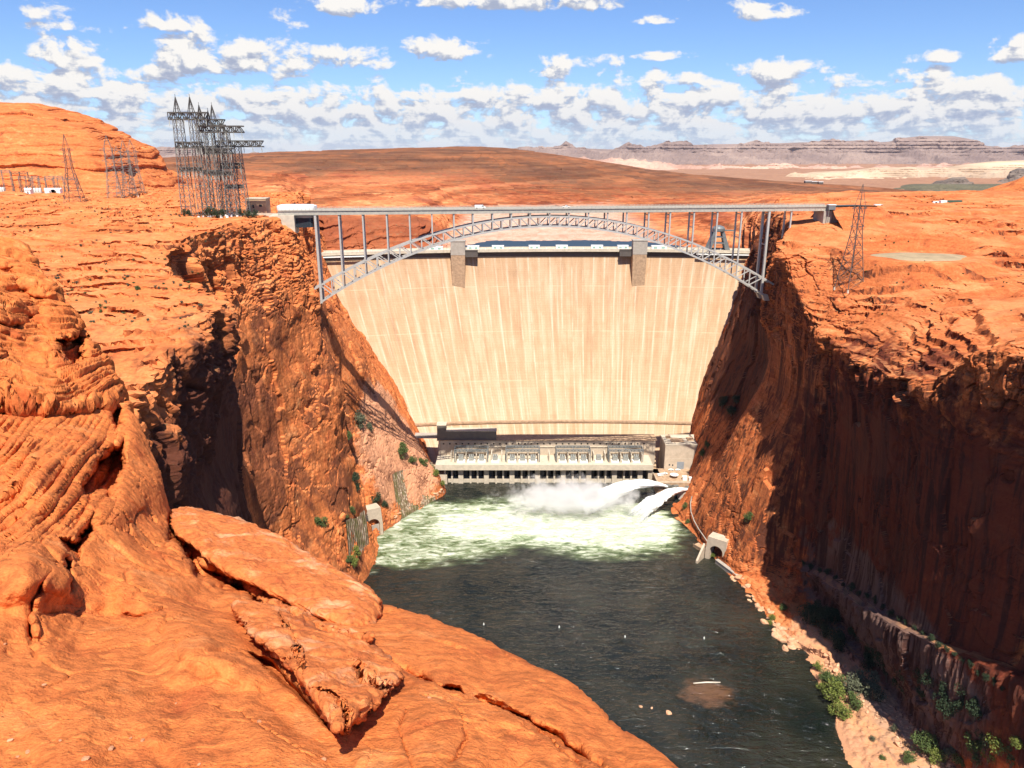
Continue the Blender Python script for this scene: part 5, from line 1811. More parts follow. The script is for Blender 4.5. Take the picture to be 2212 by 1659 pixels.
cn = empty('sun_canopy', (149.5, 630, 12.0), label='small white canopy on a post in the middle of the forecourt', cat='canopy')
q = MB(); q.lathe((0, 0, 3.0), [(3.8, 0), (3.9, .3), (.3, 1.5)], 12); q.build('cover', M['white'], cn)
q = MB(); q.tube([(0, 0, 0), (0, 0, 3.2)], .15, 8); q.build('post', M['steel'], cn)
for (x, y, w, h, lb) in ((158, 625, 4.0, 3.4, 'left white equipment box by the river edge of the forecourt'), (163.5, 624.5, 3.2, 2.6, 'right white equipment box by the river edge of the forecourt')):
    q = MB(); q.box(-w / 2, w / 2, -1.6, 1.6, 0, h); q.box(-w / 2 - .15, w / 2 + .15, -1.75, 1.75, h, h + .25)
    o = q.build('equipment_box', M['white']); o.location = (x, y, 12); tag(o, lb, 'box', 'white boxes on the forecourt')


# ------------------------------------------------------------------ steel arch bridge
def bridge():
    A = np.array([-133.8, 520.0]); Bp = np.array([184.5, 553.0])
    L = float(np.linalg.norm(Bp - A)); ux = (Bp - A) / L
    ang = math.atan2(ux[1], ux[0])
    root = empty('arch_bridge', (float(A[0]), float(A[1]), 0), ang, label='grey steel arch bridge with a thin level deck crossing in front of the dam', cat='bridge')
    W = 5.0                                   # half distance between the two ribs

    def sx(px, y=470, off=0.0):
        """distance along the axis of picture column px on the front rib plane"""
        u = (px - 1106.) / FV
        # x = u * Z, Z = cp*y + sp*h with h about 42
        # point = A + s*ux
        # A0 + s*ux0 = u*(cp*(A1+s*ux1)+sp*45)
        return (u * (cp * A[1] + sp * 45) - A[0]) / (ux[0] - u * cp * ux[1])
    # rise
    zf0, zc0 = 199.0, 249.3      # bottom chord
    zf1, zc1 = 210.5, 256.0      # top chord

    def zb(s):
        t = 2 * s / L - 1
        return zc0 - (zc0 - zf0) * (abs(t) ** 2.0)

    def zt(s):
        t = 2 * s / L - 1
        return zc1 - (zc1 - zf1) * (abs(t) ** 2.0)
    s0, s1 = sx(606), sx(1788)
    # deck: slab, girders, rail
    zd = 258.4
    q = MB(); q.box(s0, s1, -6.6, 6.6, zd + 2.6, zd + 3.1); q.build('deck_slab', M['concrete_grey'], root)
    for y in (-6.1, 5.5):
        q = MB(); q.box(s0, s1, y, y + .6, zd, zd + 2.6)
        n = 90
        for i in range(n + 1):
            s = s0 + (s1 - s0) * i / n
            q.box(s - .12, s + .12, y - .25, y, zd, zd + 2.6)
        q.build('girder', M['girder'], root)
    for y in (-6.5, 6.3):
        q = MB(); q.box(s0, s1, y, y + .2, zd + 3.1, zd + 3.6); q.box(s0, s1, y + .05, y + .15, zd + 4.5, zd + 4.65); q.box(s0, s1, y + .05, y + .15, zd + 3.95, zd + 4.1)
        n = 150
        for i in range(n + 1):
            s = s0 + (s1 - s0) * i / n
            q.box(s - .08, s + .08, y, y + .2, zd + 3.1, zd + 4.7)
        q.build('railing', M['girder'], root)
    q = MB()
    n = 44
    for i in range(n + 1):
        s = s0 + (s1 - s0) * i / n
        q.box(s - .2, s + .2, -5.5, 5.5, zd + .8, zd + 2.6)
    q.build('floor_beams', M['girder'], root)
    cols = [683, 734, 785, 836, 885, 933, 980, 1021, 1063, 1103, 1143, 1185, 1226, 1268, 1309, 1350, 1397, 1443, 1494, 1544, 1596, 1649]
    S = [sx(c) for c in cols]
    S[0] = 0.0; S[-1] = L
    for y in (-W, W):
        rib = []
        N = 42
        ss = [L * i / N for i in range(N + 1)]
        # panel points: columns and the midpoints between
        pts = []
        for i in range(len(S) - 1):
            pts += [S[i], (S[i] + S[i + 1]) / 2]
        pts.append(S[-1])
        q = MB()
        for a, b in zip(pts[:-1], pts[1:]):
            q.bar((a, y, zb(a)), (b, y, zb(b)), .95, 1.15)
        q.bar((pts[0], y, zb(pts[0])), (pts[0] - 3, y, zb(pts[0]) - 2.2), 1.6)
        q.bar((pts[-1], y, zb(pts[-1])), (pts[-1] + 3, y, zb(pts[-1]) - 2.2), 1.6)
        bc = q.build('lower_chord', M['steel'], root)
        q = MB()
        for a, b in zip(pts[:-1], pts[1:]):
            q.bar((a, y, zt(a)), (b, y, zt(b)), .95, 1.15)
        for s_, sg in ((pts[0], -1), (pts[-1], 1)):
            q.bar((s_, y, zt(s_)), (s_ + sg * 9, y, zt(s_) - 5.2), 1.2)
        q.build('upper_chord', M['steel'], root)
        q = MB()
        h = len(pts) // 2
        for i in range(len(pts)):
            s = pts[i]
            q.bar((s, y, zb(s)), (s, y, zt(s)), .75)
            if i < len(pts) - 1:
                b = pts[i + 1]
                if i < h: q.bar((s, y, zt(s)), (b, y, zb(b)), .62)
                else: q.bar((s, y, zb(s)), (b, y, zt(b)), .62)
        q.build('web_bracing', M['steel'], root)
    for i, s in enumerate(S):
        w = 1.5 if i in (0, len(S) - 1) else 1.0
        for y in (-W, W):
            if zd - zt(s) < 1.0: zlow = zt(s) - .3
            else: zlow = zt(s)
            if i in (0, len(S) - 1): zlow = zb(s) - 1
            q = MB(); q.bar((s, y, zlow), (s, y, zd), w, w * 1.2, up=(0, 1, 0)); q.build('column', M['steel'], root)
        if zd - zt(s) > 8:
            q = MB(); q.bar((s, -W, zd - 2), (s, W, zd - 2), .6); q.bar((s, -W, (zd + zt(s)) / 2), (s, W, (zd + zt(s)) / 2), .45)
            q.build('cross_brace', M['steel'], root)
    # lateral bracing between the ribs
    q = MB()
    for i in range(len(S) - 1):
        a, b = S[i], S[i + 1]
        for zf in (zb, zt):
            q.bar((a, -W, zf(a)), (a, W, zf(a)), .5)
            q.bar((a, -W, zf(a)), (b, W, zf(b)), .38)
            q.bar((a, W, zf(a)), (b, -W, zf(b)), .38)
    q.build('lateral_bracing', M['steel'], root)
    # extra bent beyond the right springing and abutments
    s = sx(1702)
    for y in (-W, W):
        q = MB(); q.bar((s, y, 238), (s, y, zd), 1.0, 1.3, up=(0, 1, 0)); q.build('column', M['steel'], root)
    q = MB(); q.box(sx(606) - 6, sx(640), -7.5, 7.5, 246, zd); q.build('abutment', M['concrete_light'], root)
    q = MB(); q.box(sx(1768), s1 + 6, -7.5, 7.5, 244, zd); q.build('abutment', M['concrete_grey'], root)
    for s_, zz in ((-1.5, 193.5), (L + 1.5, 193.5)):
        for y in (-W, W):
            sg = -1 if s_ < 0 else 1
            q = MB(); q.hexa([(s_ - 2 + sg * 3, y - 1.6, zz), (s_ + 2 + sg * 3, y - 1.6, zz), (s_ + 2 + sg * 3, y + 1.6, zz), (s_ - 2 + sg * 3, y + 1.6, zz),
                              (s_ - 2 + sg, y - 1.8, zz + 4.5), (s_ + 2 + sg, y - 1.8, zz + 4.5), (s_ + 2 + sg, y + 1.8, zz + 4.5), (s_ - 2 + sg, y + 1.8, zz + 4.5)])
            q.build('bearing_block', M['concrete'], root)
    return root, sx, ang, A, ux, zd


br, bsx, bang, bA, bux, bzd = bridge()


def on_bridge(px, lane):
    s = bsx(px)
    p = bA + bux * s + np.array([-bux[1], bux[0]]) * lane
    return float(p[0]), float(p[1]), bzd + 3.12


x, y, z = on_bridge(1037, -2.2)
o = copy_tree(van0); o.scale = (1.35, 1.2, 1.15); put(o, x, y, z, bang, 'long white van crossing the bridge left of its middle', 'van', 'vehicles on the bridge')
x, y, z = on_bridge(1221, -2.2)
put(pick0, x, y, z, bang, 'white pickup truck crossing the bridge just right of its middle', 'pickup truck', 'vehicles on the bridge')


# ------------------------------------------------------------------ roads on the right plateau
def road_strip(name, pts, w, mat, key='canyon_bank', lift=.25):
    """an embankment-topped road following given points"""
    rows = []
    P = loft(np.array([[p] for p in pts] * 1, float).repeat(2, 1), len(pts) * 12, 2)[:, 0]
    T = np.gradient(P, axis=0); T[:, 2] = 0; T /= np.linalg.norm(T, axis=1)[:, None]
    N_ = np.stack([-T[:, 1], T[:, 0], 0 * T[:, 0]], 1)
    lat = lambda o, z: P + N_ * o + np.array([0, 0, z])
    tag(grid_mesh(name, np.stack([lat(-w / 2, 0), lat(0, .05), lat(w / 2, 0)], 1), mat, smooth=False), kind='structure')
    E = np.stack([lat(-w / 2 - 26, -17), lat(-w / 2 - 14, -8), lat(-w / 2 - 4, -1.6), lat(-w / 2 - 1, -.1), lat(w / 2 + 1, -.1), lat(w / 2 + 6, -2), lat(w / 2 + 20, -12)], 1)
    E = loft(E[::4], 160, 60)
    E[..., 2] -= .8
    E[:, :24] += (fbm(E[:, :24] / 7., 4, .55, 90) * 1.6)[..., None] * np.array([.3, .6, .8])
    tag(grid_mesh('road_bank', E, M['rock_right'], smooth=False), kind='structure')


ex, ey, ez = on_bridge(1788, 0)
road_strip('road', [(ex - 2, ey, ez - .1), (ex + 30, ey + 6, ez), V(1880, 449, 625), V(1960, 448.5, 645), V(2060, 448, 655), V(2212, 447, 670), V(2500, 446, 690)], 12, M['asphalt'])
lx, ly, lz = on_bridge(606, 0)


def semi_truck():
    r = empty('lorry')
    q = MB()
    prof = [(0, .6), (0, 3.4), (2.0, 3.4), (2.6, 2.2), (3.6, 2.0), (3.8, .6)]
    n = len(prof)
    q.add([(-x, -1.25, z) for x, z in prof] + [(-x, 1.25, z) for x, z in prof], [tuple(range(n)), tuple(range(2 * n - 1, n - 1, -1))] + [(i, i + n, (i + 1) % n + n, (i + 1) % n) for i in range(n)])
    q.build('cab', M['white'], r)
    q = MB(); q.box(-2.2, -1.0, -1.28, 1.28, 2.2, 3.0); q.build('window', M['glass'], r)
    q = MB(); q.box(.8, 14.5, -1.3, 1.3, 1.0, 1.3); q.build('chassis', M['lattice_dark'], r)
    q = MB(); q.box(1.2, 5.0, -1.3, 1.3, 1.3, 3.9); q.build('load', M['white'], r)
    q = MB(); q.box(5.1, 14.4, -1.3, 1.3, 1.3, 3.9); q.build('trailer', M['green_paint'], r)
    for x in (-2.9, 1.8, 3.1, 11.6, 13.0):
        for s in (-1, 1):
            q = MB(); q.tube([(x, s * 1.0, .5), (x, s * 1.3, .5)], .5, 12); q.build('wheel', M['rubber'], r)
    return r


t_ = semi_truck(); t_.scale = (1.55, 1.3, 1.35)
p = V(2024, 446.3, 671)
put(t_, float(p[0]), float(p[1]), float(p[2]), R(8), 'lorry with a white cab and dark green trailer on the road right of the bridge', 'lorry')
p = V(1898, 447.6, 645)
o = copy_tree(van0); o.scale = (1.5, 1.2, 1.1); put(o, float(p[0]), float(p[1]), float(p[2]), R(12), 'white van on the plateau road between pylon and lorry', 'van')
p = on_bridge(1780, -9)
sg = empty('instrument_cabin', (p[0], p[1], p[2] - 2), label='small blue-grey cabin on legs at the right end of the bridge', cat='cabin')
q = MB(); q.box(-2.4, 2.4, -1.8, 1.8, 0, 3.2); q.build('wall', M['lattice_blue'], sg)
q = MB(); q.box(-2.7, 2.7, -2.1, 2.1, 3.2, 3.6); q.build('roof', M['white'], sg)
q = MB()
for a in (-2, 2):
    for b in (-1.4, 1.4): q.bar((a, b, -9), (a, b, 0), .3)
q.build('legs', M['lattice'], sg)

# levelled gravel pad on the right plateau
rows = []
cen = np.array([258., 482.])
N = 64
for k in range(9):
    r_ = k / 8.
    row = []
    for i in range(N + 1):
        a = 2 * math.pi * i / N
        rr = 1 + .10 * math.sin(3 * a + .6) + .06 * math.sin(5 * a)
        row.append((262 + 31 * r_ * rr * math.cos(a), 480 + 21 * r_ * rr * math.sin(a), 235.5 if k < 8 else 232.5))
    rows.append(row)
rows = np.array(rows)
TREES['canyon_bank.001'] = caster(right_bank_o)
for i in range(rows.shape[0]):
    for j in range(rows.shape[1]):
        h = drop('canyon_bank.001', rows[i, j, 0], rows[i, j, 1])
        if h is not None: rows[i, j, 2] = h.z + (.6 if i < 7 else .1 if i == 7 else -1.0)
for _ in range(3):
    rows[1:-1, :, 2] = (rows[:-2, :, 2] + rows[2:, :, 2] + 2 * rows[1:-1, :, 2]) / 4
rows[:8, :, 2] += .5
tag(grid_mesh('gravel_pad', rows.swapaxes(0, 1), M['gravel'], smooth=False), kind='structure')


# ------------------------------------------------------------------ visitor centre
def visitor_centre():
    c = V(648, 462, 528)
    r = empty('visitor_centre', (float(c[0]), 522, 258.0), label='low round-cornered building with a thick white roof at the left end of the bridge', cat='building')
    hw, hd = 12.8, 7.0

    def rounded(hw, hd, rad, n=6):
        pts = []
        for cx_, cy_, a0 in ((hw - rad, hd - rad, 0), (-hw + rad, hd - rad, 90), (-hw + rad, -hd + rad, 180), (hw - rad, -hd + rad, 270)):
            for k in range(n + 1):
                a = R(a0 + 90 * k / n); pts.append((cx_ + rad * math.cos(a), cy_ + rad * math.sin(a)))
        return pts

    def prism(q, pts, z0, z1):
        n = len(pts)
        q.add([(x, y, z0) for x, y in pts] + [(x, y, z1) for x, y in pts], [tuple(range(n - 1, -1, -1)), tuple(range(n, 2 * n))] + [(i, (i + 1) % n, (i + 1) % n + n, i + n) for i in range(n)])
    q = MB(); prism(q, rounded(hw - 1.2, hd - 1.2, 3), -8, 3.6); q.build('wall', M['glass'], r)
    q = MB(); prism(q, rounded(hw, hd, 4), 3.6, 6.2); prism(q, rounded(hw - 1.5, hd - 1.5, 4), 6.2, 6.8); q.build('roof', M['white'], r)
    q = MB(); prism(q, rounded(hw + .8, hd + .8, 4), -.5, .0); prism(q, rounded(hw - .6, hd - .6, 3), -1.6, -.5); q.build('terrace', M['concrete_light'], r)
    q = MB()
    for k in range(13):
        x = -hw + 2 + k * (2 * hw - 4) / 12
        q.box(x - .12, x + .12, -hd + .8, -hd + 1.1, 0, 3.6)
    q.build('mullions', M['concrete_grey'], r)
    b = empty('annexe', (float(V(560, 455, 560)[0]), 560, 259), label='small tan flat-roofed building left of the white-roofed visitor building', cat='building')
    q = MB(); q.box(-7, 7, -5, 5, -6, 7.5); q.build('wall', simple('tan_plaster', (.58, .38, .22), .8, .1, .5), b)
    q = MB(); q.box(-7.3, 7.3, -5.3, 5.3, 7.5, 8.1); q.build('roof', M['concrete_light'], b)
    q = MB(); q.box(-3, -1.6, -5.1, -4.9, 1, 3.4); q.box(2, 4, -5.1, -4.9, 2, 3.6); q.build('window', M['glass'], b)
    q = MB(); q.box(-24, 14, -6, 6, -1, 0); q.box(-24, 14, -6.2, -6.0, -1, 1.0)
    o = q.build('terrace_wall', M['concrete_light']); o.location = (float(V(590, 460, 535)[0]), 533, 257.8)
    tag(o, 'pale concrete terrace with a low wall between the pylons and the visitor building', 'terrace')


visitor_centre()


# ------------------------------------------------------------------ lattice towers
def lattice(q, levels, leg=.34, br_=.2, sub=1):
    """levels: (half x, half y, z); X-braced square lattice"""
    for (ax, ay, az), (bx, by, bz) in zip(levels[:-1], levels[1:]):
        ca = [(-ax, -ay, az), (ax, -ay, az), (ax, ay, az), (-ax, ay, az)]
        cb = [(-bx, -by, bz), (bx, -by, bz), (bx, by, bz), (-bx, by, bz)]
        for i in range(4):
            j = (i + 1) % 4
            q.bar(ca[i], cb[i], leg)
            q.bar(ca[i], cb[j], br_); q.bar(ca[j], cb[i], br_)
            q.bar(cb[i], cb[j], br_ * 1.2)


def dead_end(H, hw, arms, peaks, mat, mat2):
    """wide line-terminal tower: two lattice shafts joined by deep trussed cross beams"""
    r = empty('pylon')
    for sx in (-1, 1):
        q = MB()
        n = 9
        lv = []
        for i in range(n + 1):
            t = i / n
            w = 3.4 * (1 - t) + 2.3 * t
            lv.append((w, w * 1.1, (arms[0][0] + .3) * t))
        # shafts lean in slightly
        lattice(q, lv, .38, .19)
        q.v = [(v[0] + sx * (hw - .5 * v[2] / H), v[1], v[2]) for v in q.v]
        q.build('shaft', mat, r)
    for (z, half, hh, off) in arms:
        q = MB()
        n = max(6, int(half * 2 / 2.6))
        for y in (-1.7, 1.7):
            q.bar((off - half, y, z), (off + half, y, z), .8); q.bar((off - half, y, z + hh), (off + half, y, z + hh), .8)
            for i in range(n):
                a = off - half + 2 * half * i / n; b = a + 2 * half / n
                q.bar((a, y, z + (hh if i % 2 else 0)), (b, y, z + (0 if i % 2 else hh)), .5)
                q.bar((a, y, z), (a, y, z + hh), .42)
        for i in range(n + 1):
            a = off - half + 2 * half * i / n
            for zz in (z, z + hh):
                q.bar((a, -1.7, zz), (a, 1.7, zz), .45)
                if i < n:
                    q.bar((a, -1.7, zz), (a + 2 * half / n, 1.7, zz), .4); q.bar((a, 1.7, zz), (a + 2 * half / n, -1.7, zz), .4)
        q.build('crossarm', mat2, r)
        for k in range(6):
            x = off - half + .6 + (2 * half - 1.2) * k / 5
            q = MB(); q.tube([(x, -1.9, z + .3), (x + .6, -3.4, z - 2.0), (x + 1.0, -4.6, z - 4.2)], [.1, .24, .1], 6)
            q.build('insulator', M['lattice'], r)
    q = MB()
    zt = max(a[0] + a[2] for a in arms)
    for x in peaks:
        tp = 9.5
        for a, b in ((-1.6, -1.6), (1.6, -1.6), (1.6, 1.6), (-1.6, 1.6)):
            q.bar((x + a, b, zt), (x, 0, zt + tp), .42)
        for h in (.25, .5, .75):
            w = 1.6 * (1 - h)
            c = [(x - w, -w, zt + tp * h), (x + w, -w, zt + tp * h), (x + w, w, zt + tp * h), (x - w, w, zt + tp * h)]
            for i in range(4): q.bar(c[i], c[(i + 1) % 4], .2)
        q.bar((x, 0, zt + tp), (x, 0, zt + tp + 1.8), .22)
    q.build('peak', mat2, r)
    for sx in (-1, 1):
        for a in (-3.4, 3.4):
            for b in (-3.7, 3.7):
                q = MB(); q.lathe((sx * hw + a, b, -1.5), [(1.15, 0), (.8, 2.4)], 8); q.build('footing', M['white'], r)
    return r


def pylon_at(px, d, H, hw, arms, peaks, label, base=None, rz=0.0, mats=('lattice', 'lattice_dark')):
    x = float(V(px, 460, d)[0])
    h = drop('canyon_bank.001' if x > 0 else 'canyon_bank', x, d)
    z = base if base is not None else (h.z if h is not None else 259.0)
    o = dead_end(H, hw, arms, peaks, M[mats[0]], M[mats[1]])
    o.location = (x, d, z); o.rotation_euler = (0, 0, rz)
    tag(o, label, 'pylon', 'tall pylons left of the bridge')
    return o


TREES['canyon_bank'] = caster(left_bank_o)
TREES['canyon_bank.001'] = caster(right_bank_o)
pylon_at(426, 512, 66, 5.6, [(62, 12.5, 4.2, 2.0), (44.5, 8.5, 3.4, .5), (30, 7, 2.0, 0)], (-5.0, 4.2), 'leftmost tall pylon left of the bridge, its top arm the highest')
pylon_at(470, 545, 66, 5.6, [(60, 10, 3.6, 2), (43, 9, 3, 0), (28, 7, 2.0, 0)], (-4.4, 4.4), 'second tall pylon from the left in the cluster beside the bridge')
pylon_at(488, 516, 59, 5.4, [(54, 14, 3.8, 3.5), (40.5, 9.0, 3.2, .0), (27, 7, 2.0, 0)], (-4.4,), 'tall pylon in the middle of the cluster, its top arm reaching right')
pylon_at(512, 528, 54, 4.8, [(47, 15.5, 3.6, 7.0), (33, 7, 3.0, 0), (20, 6, 1.8, 0)], (-2.5,), 'rightmost tall pylon of the cluster, with a long arm low on its right')


def slim_tower(H, w0, w1, waist, mat, arms=True):
    r = empty('pylon')
    q = MB()
    lv = []
    n = 8
    for i in range(n + 1):
        t = i / n
        w = w0 + (w1 - w0) * min(1, t / waist) if t < waist else w1
        lv.append((w, w, H * .80 * t))
    lattice(q, lv, .36, .17)
    q.build('shaft', mat, r)
    q = MB()
    z0 = H * .80
    for a, b in ((-w1, -w1), (w1, -w1), (w1, w1), (-w1, w1)): q.bar((a, b, z0), (0, 0, H), .24)
    for h in (.3, .6):
        w = w1 * (1 - h); zz = z0 + (H - z0) * h
        c = [(-w, -w, zz), (w, -w, zz), (w, w, zz), (-w, w, zz)]
        for i in range(4): q.bar(c[i], c[(i + 1) % 4], .16)
    q.build('peak', mat, r)
    if arms:
        q = MB()
        for z, ln in ((H * .77, w1 + 3.6), (H * .60, w1 + 3.2), (H * .42, w1 + 2.6)):
            for s in (-1, 1):
                for y in (-w1 * .8, w1 * .8):
                    q.bar((s * w1, y, z), (s * ln, 0, z + .3), .24); q.bar((s * w1, y, z + 1.8), (s * ln, 0, z + .3), .2)
        q.build('crossarm', mat, r)
    for a in (-w0, w0):
        for b in (-w0, w0):
            q = MB(); q.lathe((a, b, -1.5), [(.7, 0), (.5, 1.9)], 8); q.build('footing', M['concrete_light'], r)
    return r


ps = simple('tower_rusty_grey', (.13, .10, .085), .6, .2, .4)
h = hit('canyon_bank.001', 1834, 622)
o = slim_tower(h.y * .137, 6.0, 2.1, .72, ps); put(o, h.x, h.y, h.z - .5, R(18), 'slim lattice pylon standing alone on the right plateau', 'pylon')
x = float(V(163, 440, 640)[0]); h = drop('canyon_bank', x, 640)
o = slim_tower(56, 6.8, 2.0, .70, ps); put(o, x, 640, (h.z if h else 259), R(12), 'lone lattice pylon in front of the rounded hill on the left', 'pylon')
GP = 'far pylons at the foot of the rounded hill'
for i, (px, d, H, lb) in enumerate(((250, 700, 55, 'leftmost of the four pylons at the right foot of the rounded hill'), (268, 730, 47, 'second from the left of the four pylons at the foot of the rounded hill'),
                                    (283, 745, 51, 'third from the left of the four pylons at the foot of the rounded hill'), (299, 770, 52, 'rightmost of the four pylons at the right foot of the rounded hill'))):
    x = float(V(px, 432, d)[0]); h = drop('canyon_bank', x, d)
    o = slim_tower(H, 6.0, 3.2, .65, M['lattice'])
    put(o, x, d, (h.z if h else 259.5), R(20 + 7 * i), lb, 'pylon', GP)


# ------------------------------------------------------------------ switchyard below the hill
def gantry(w, H, n, mat):
    r = empty('switchyard_gantry')
    q = MB()
    for s in range(n + 1):
        x = -w / 2 + w * s / n
        for a in (-.8, .8):
            q.bar((x + a, 0, 0), (x + a * .4, 0, H), .35)
        for k in range(4): q.bar((x - .8, 0, H * k / 4), (x + .8, 0, H * (k + 1) / 4), .22)
    q.build('posts', mat, r)
    q = MB()
    q.bar((-w / 2, 0, H), (w / 2, 0, H), .45); q.bar((-w / 2, 0, H - 1.8), (w / 2, 0, H - 1.8), .45)
    m_ = n * 4
    for i in range(m_):
        a = -w / 2 + w * i / m_; q.bar((a, 0, H - (1.8 if i % 2 else 0)), (a + w / m_, 0, H - (0 if i % 2 else 1.8)), .24)
    q.build('beam', mat, r)
    return r


def breaker():
    r = empty('breaker_tank')
    for x in (-2.6, 0, 2.6):
        q = MB(); q.lathe((x, 0, 1.0), [(1.15, 0), (1.2, .3), (1.2, 3.6), (.9, 4.2), (.3, 4.5)], 12); q.build('tank', M['porcelain'], r, smooth=True)
        q = MB()
        for a in (-.5, .5): q.tube([(x + a, 0, 5.3), (x + a * 2.4, 0, 8.2)], [.3, .12], 8)
        q.build('bushing', M['lattice_dark'], r)
    q = MB(); q.box(-4.2, 4.2, -1.3, 1.3, 0, 1.0); q.build('base', M['concrete_light'], r)
    return r


def gz(x, y):
    h = drop('canyon_bank', x, y)
    h2 = drop('desert_plain', x, y)
    zs = [q.z for q in (h, h2) if q is not None]
    return max(zs) if zs else 260.


for i, (px, d, w, H, n, lb) in enumerate(((12, 775, 16, 21, 2, 'tall gantry at the left edge of the picture below the rounded hill'), (50, 790, 16, 22, 2, 'tall dark gantry at the left end of the switchyard'),
                                           (68, 800, 20, 17, 3, 'lower gantry just right of the tall dark one in the switchyard'), (95, 808, 22, 16, 3, 'wide gantry in the middle of the switchyard'),
                                           (122, 815, 18, 17, 2, 'gantry at the right end of the switchyard'), (150, 822, 20, 16, 2, 'rightmost small gantry of the switchyard, beside the lone pylon'))):
    x = float(V(px, 418, d)[0])
    o = gantry(w, H, n, M['lattice_dark'] if i in (1,) else M['lattice']); put(o, x, d, gz(x, d), R(6), lb, 'gantry', 'gantries of the switchyard')
bp = None
for i, (px, d, lb) in enumerate(((62, 780, 'leftmost group of pale breaker tanks in the switchyard'), (82, 784, 'second group of pale breaker tanks in the switchyard'), (105, 788, 'third group of pale breaker tanks in the switchyard'),
                                 (128, 792, 'rightmost group of pale breaker tanks in the switchyard'), (4, 778, 'pale breaker tanks at the left edge of the picture'))):
    if bp is None: bp = breaker(); o = bp
    else: o = copy_tree(bp)
    x = float(V(px, 418, d)[0]); put(o, x, d, gz(x, d), R(4), lb, 'breaker', 'breaker tanks in the switchyard')
for px, w, lb in ((64, 5, 'small white cabin at the left end of the switchyard'), (112, 10, 'long white storage tank shed left of the lone pylon'), (124, 9, 'white rounded shed immediately left of the lone pylon')):
    x = float(V(px, 418, 776)[0]); r = empty('switchyard_shed', (x, 776, gz(x, 776)), label=lb, cat='shed', group='sheds in the switchyard')
    q = MB(); q.box(-w / 2, w / 2, -2.5, 2.5, 0, 3.8); q.build('wall', M['white'], r)
    q = MB(); q.add([(-w / 2 - .3, -2.9, 3.8), (w / 2 + .3, -2.9, 3.8), (w / 2 + .3, 2.9, 3.8), (-w / 2 - .3, 2.9, 3.8), (-w / 2 - .3, 0, 5.0), (w / 2 + .3, 0, 5.0)],
                   [(0, 1, 5, 4), (2, 3, 4, 5), (0, 4, 3), (1, 2, 5), (3, 2, 1, 0)]); q.build('roof', M['white'], r)
    q = MB(); q.box(-.6, .6, -2.6, -2.4, 0, 2.4); q.build('door', M['dark_wall'], r)
# white-roofed buildings far out on the plain
for px, py, d, w, lb in ((316, 352, 3300, 46, 'far white building on the plain right of the rounded hill'), (322, 355, 3200, 26, 'small far white building beside the larger one right of the rounded hill'),
                         (1745, 394, 3150, 26, 'leftmost tiny far building under the pale cliffs'), (1758, 395, 3150, 22, 'second tiny far building under the pale cliffs'), (1772, 396, 3160, 18, 'rightmost tiny far building under the pale cliffs')):
    p = V(px, py, d); r = empty('far_building', tuple(float(c) for c in p), label=lb, cat='building', group='far buildings on the plain')
    big = d > 3250
    q = MB(); q.box(-w / 2, w / 2, -8, 8, -14, 7 if px < 400 else 5); q.build('wall', M['white'] if px < 400 else M['dark_wall'], r)
    q = MB(); q.box(-w / 2 - 1, w / 2 + 1, -9, 9, 7 if px < 400 else 5, (7 if px < 400 else 5) + 1.6); q.build('roof', M['white'], r)


# ------------------------------------------------------------------ tunnel portals, retaining works
def portal(name, x, y, rz, w, h, label, base=-2, arch_r=4.6):
    r = empty(name, (x, y, 0), rz, label=label, cat='tunnel portal')
    # front block with an arched opening (front faces -y in local space)
    n = 14
    q = MB()
    a0 = [(-arch_r, base), (-arch_r, h * .40)] + [(-arch_r * math.cos(math.pi * k / n), h * .40 + arch_r * math.sin(math.pi * k / n)) for k in range(1, n)] + [(arch_r, h * .40), (arch_r, base)]
    o0 = [(-w / 2, base), (-w / 2, h * .4)] + [(-w / 2 + w * k / n, h) for k in range(1, n)] + [(w / 2, h * .4), (w / 2, base)]
    m = len(a0)
    vs = [(p[0], 0, p[1]) for p in a0] + [(p[0], 0, p[1]) for p in o0] + [(p[0], 9, p[1]) for p in a0] + [(p[0], 9, p[1]) for p in o0]
    fs = []
    for i in range(m - 1):
        fs += [(i, i + 1, m + i + 1, m + i), (i, 2 * m + i, 2 * m + i + 1, i + 1), (m + i, m + i + 1, 3 * m + i + 1, 3 * m + i)]
    q.add(vs, fs)
    q.build('front_wall', M['concrete'], r)
    q = MB(); q.box(-arch_r, arch_r, 8.8, 9.2, base, h * .4 + arch_r); q.build('dark_opening', M['black'], r)
    return r


lp = portal('tunnel_portal', -112.5, 541, R(32), 17, 25, 'left tunnel portal of pale concrete at the water, a grey gate in its arch', arch_r=6.0)
q = MB()
q.box(-6.0, 6.0, 2.0, 2.5, -2, 9.5)
for k in range(9): q.box(-6 + k * 1.45, -5.7 + k * 1.45, 1.7, 2.0, -2, 9.5)
q.build('gate', M['concrete_grey'], lp)
q = MB(); q.hexa([(-10.5, -5, -2), (-8.5, -5, -2), (-8.5, 6, -2), (-10.5, 6, -2), (-10.5, -5, 21), (-8.5, -5, 21), (-8.5, 6, 27), (-10.5, 6, 27)])
q.build('wing_wall', M['concrete_light'], lp)
rp = portal('tunnel_portal', 155.5, 503.5, R(-38), 17, 19, 'right tunnel portal of pale concrete with a round black mouth near the water', arch_r=5.2)
q = MB(); q.hexa([(-10.5, -12, -2), (-9, -12, -2), (-9, 0, -2), (-10.5, 0, -2), (-10.5, -12, 2.5), (-9, -12, 2.5), (-9, 0, 12), (-10.5, 0, 12)]); q.build('wing_wall', M['concrete'], rp)


def on_left(px, py):
    return hit('canyon_bank', px, py)


def on_right(px, py):
    return hit('canyon_bank.001', px, py)


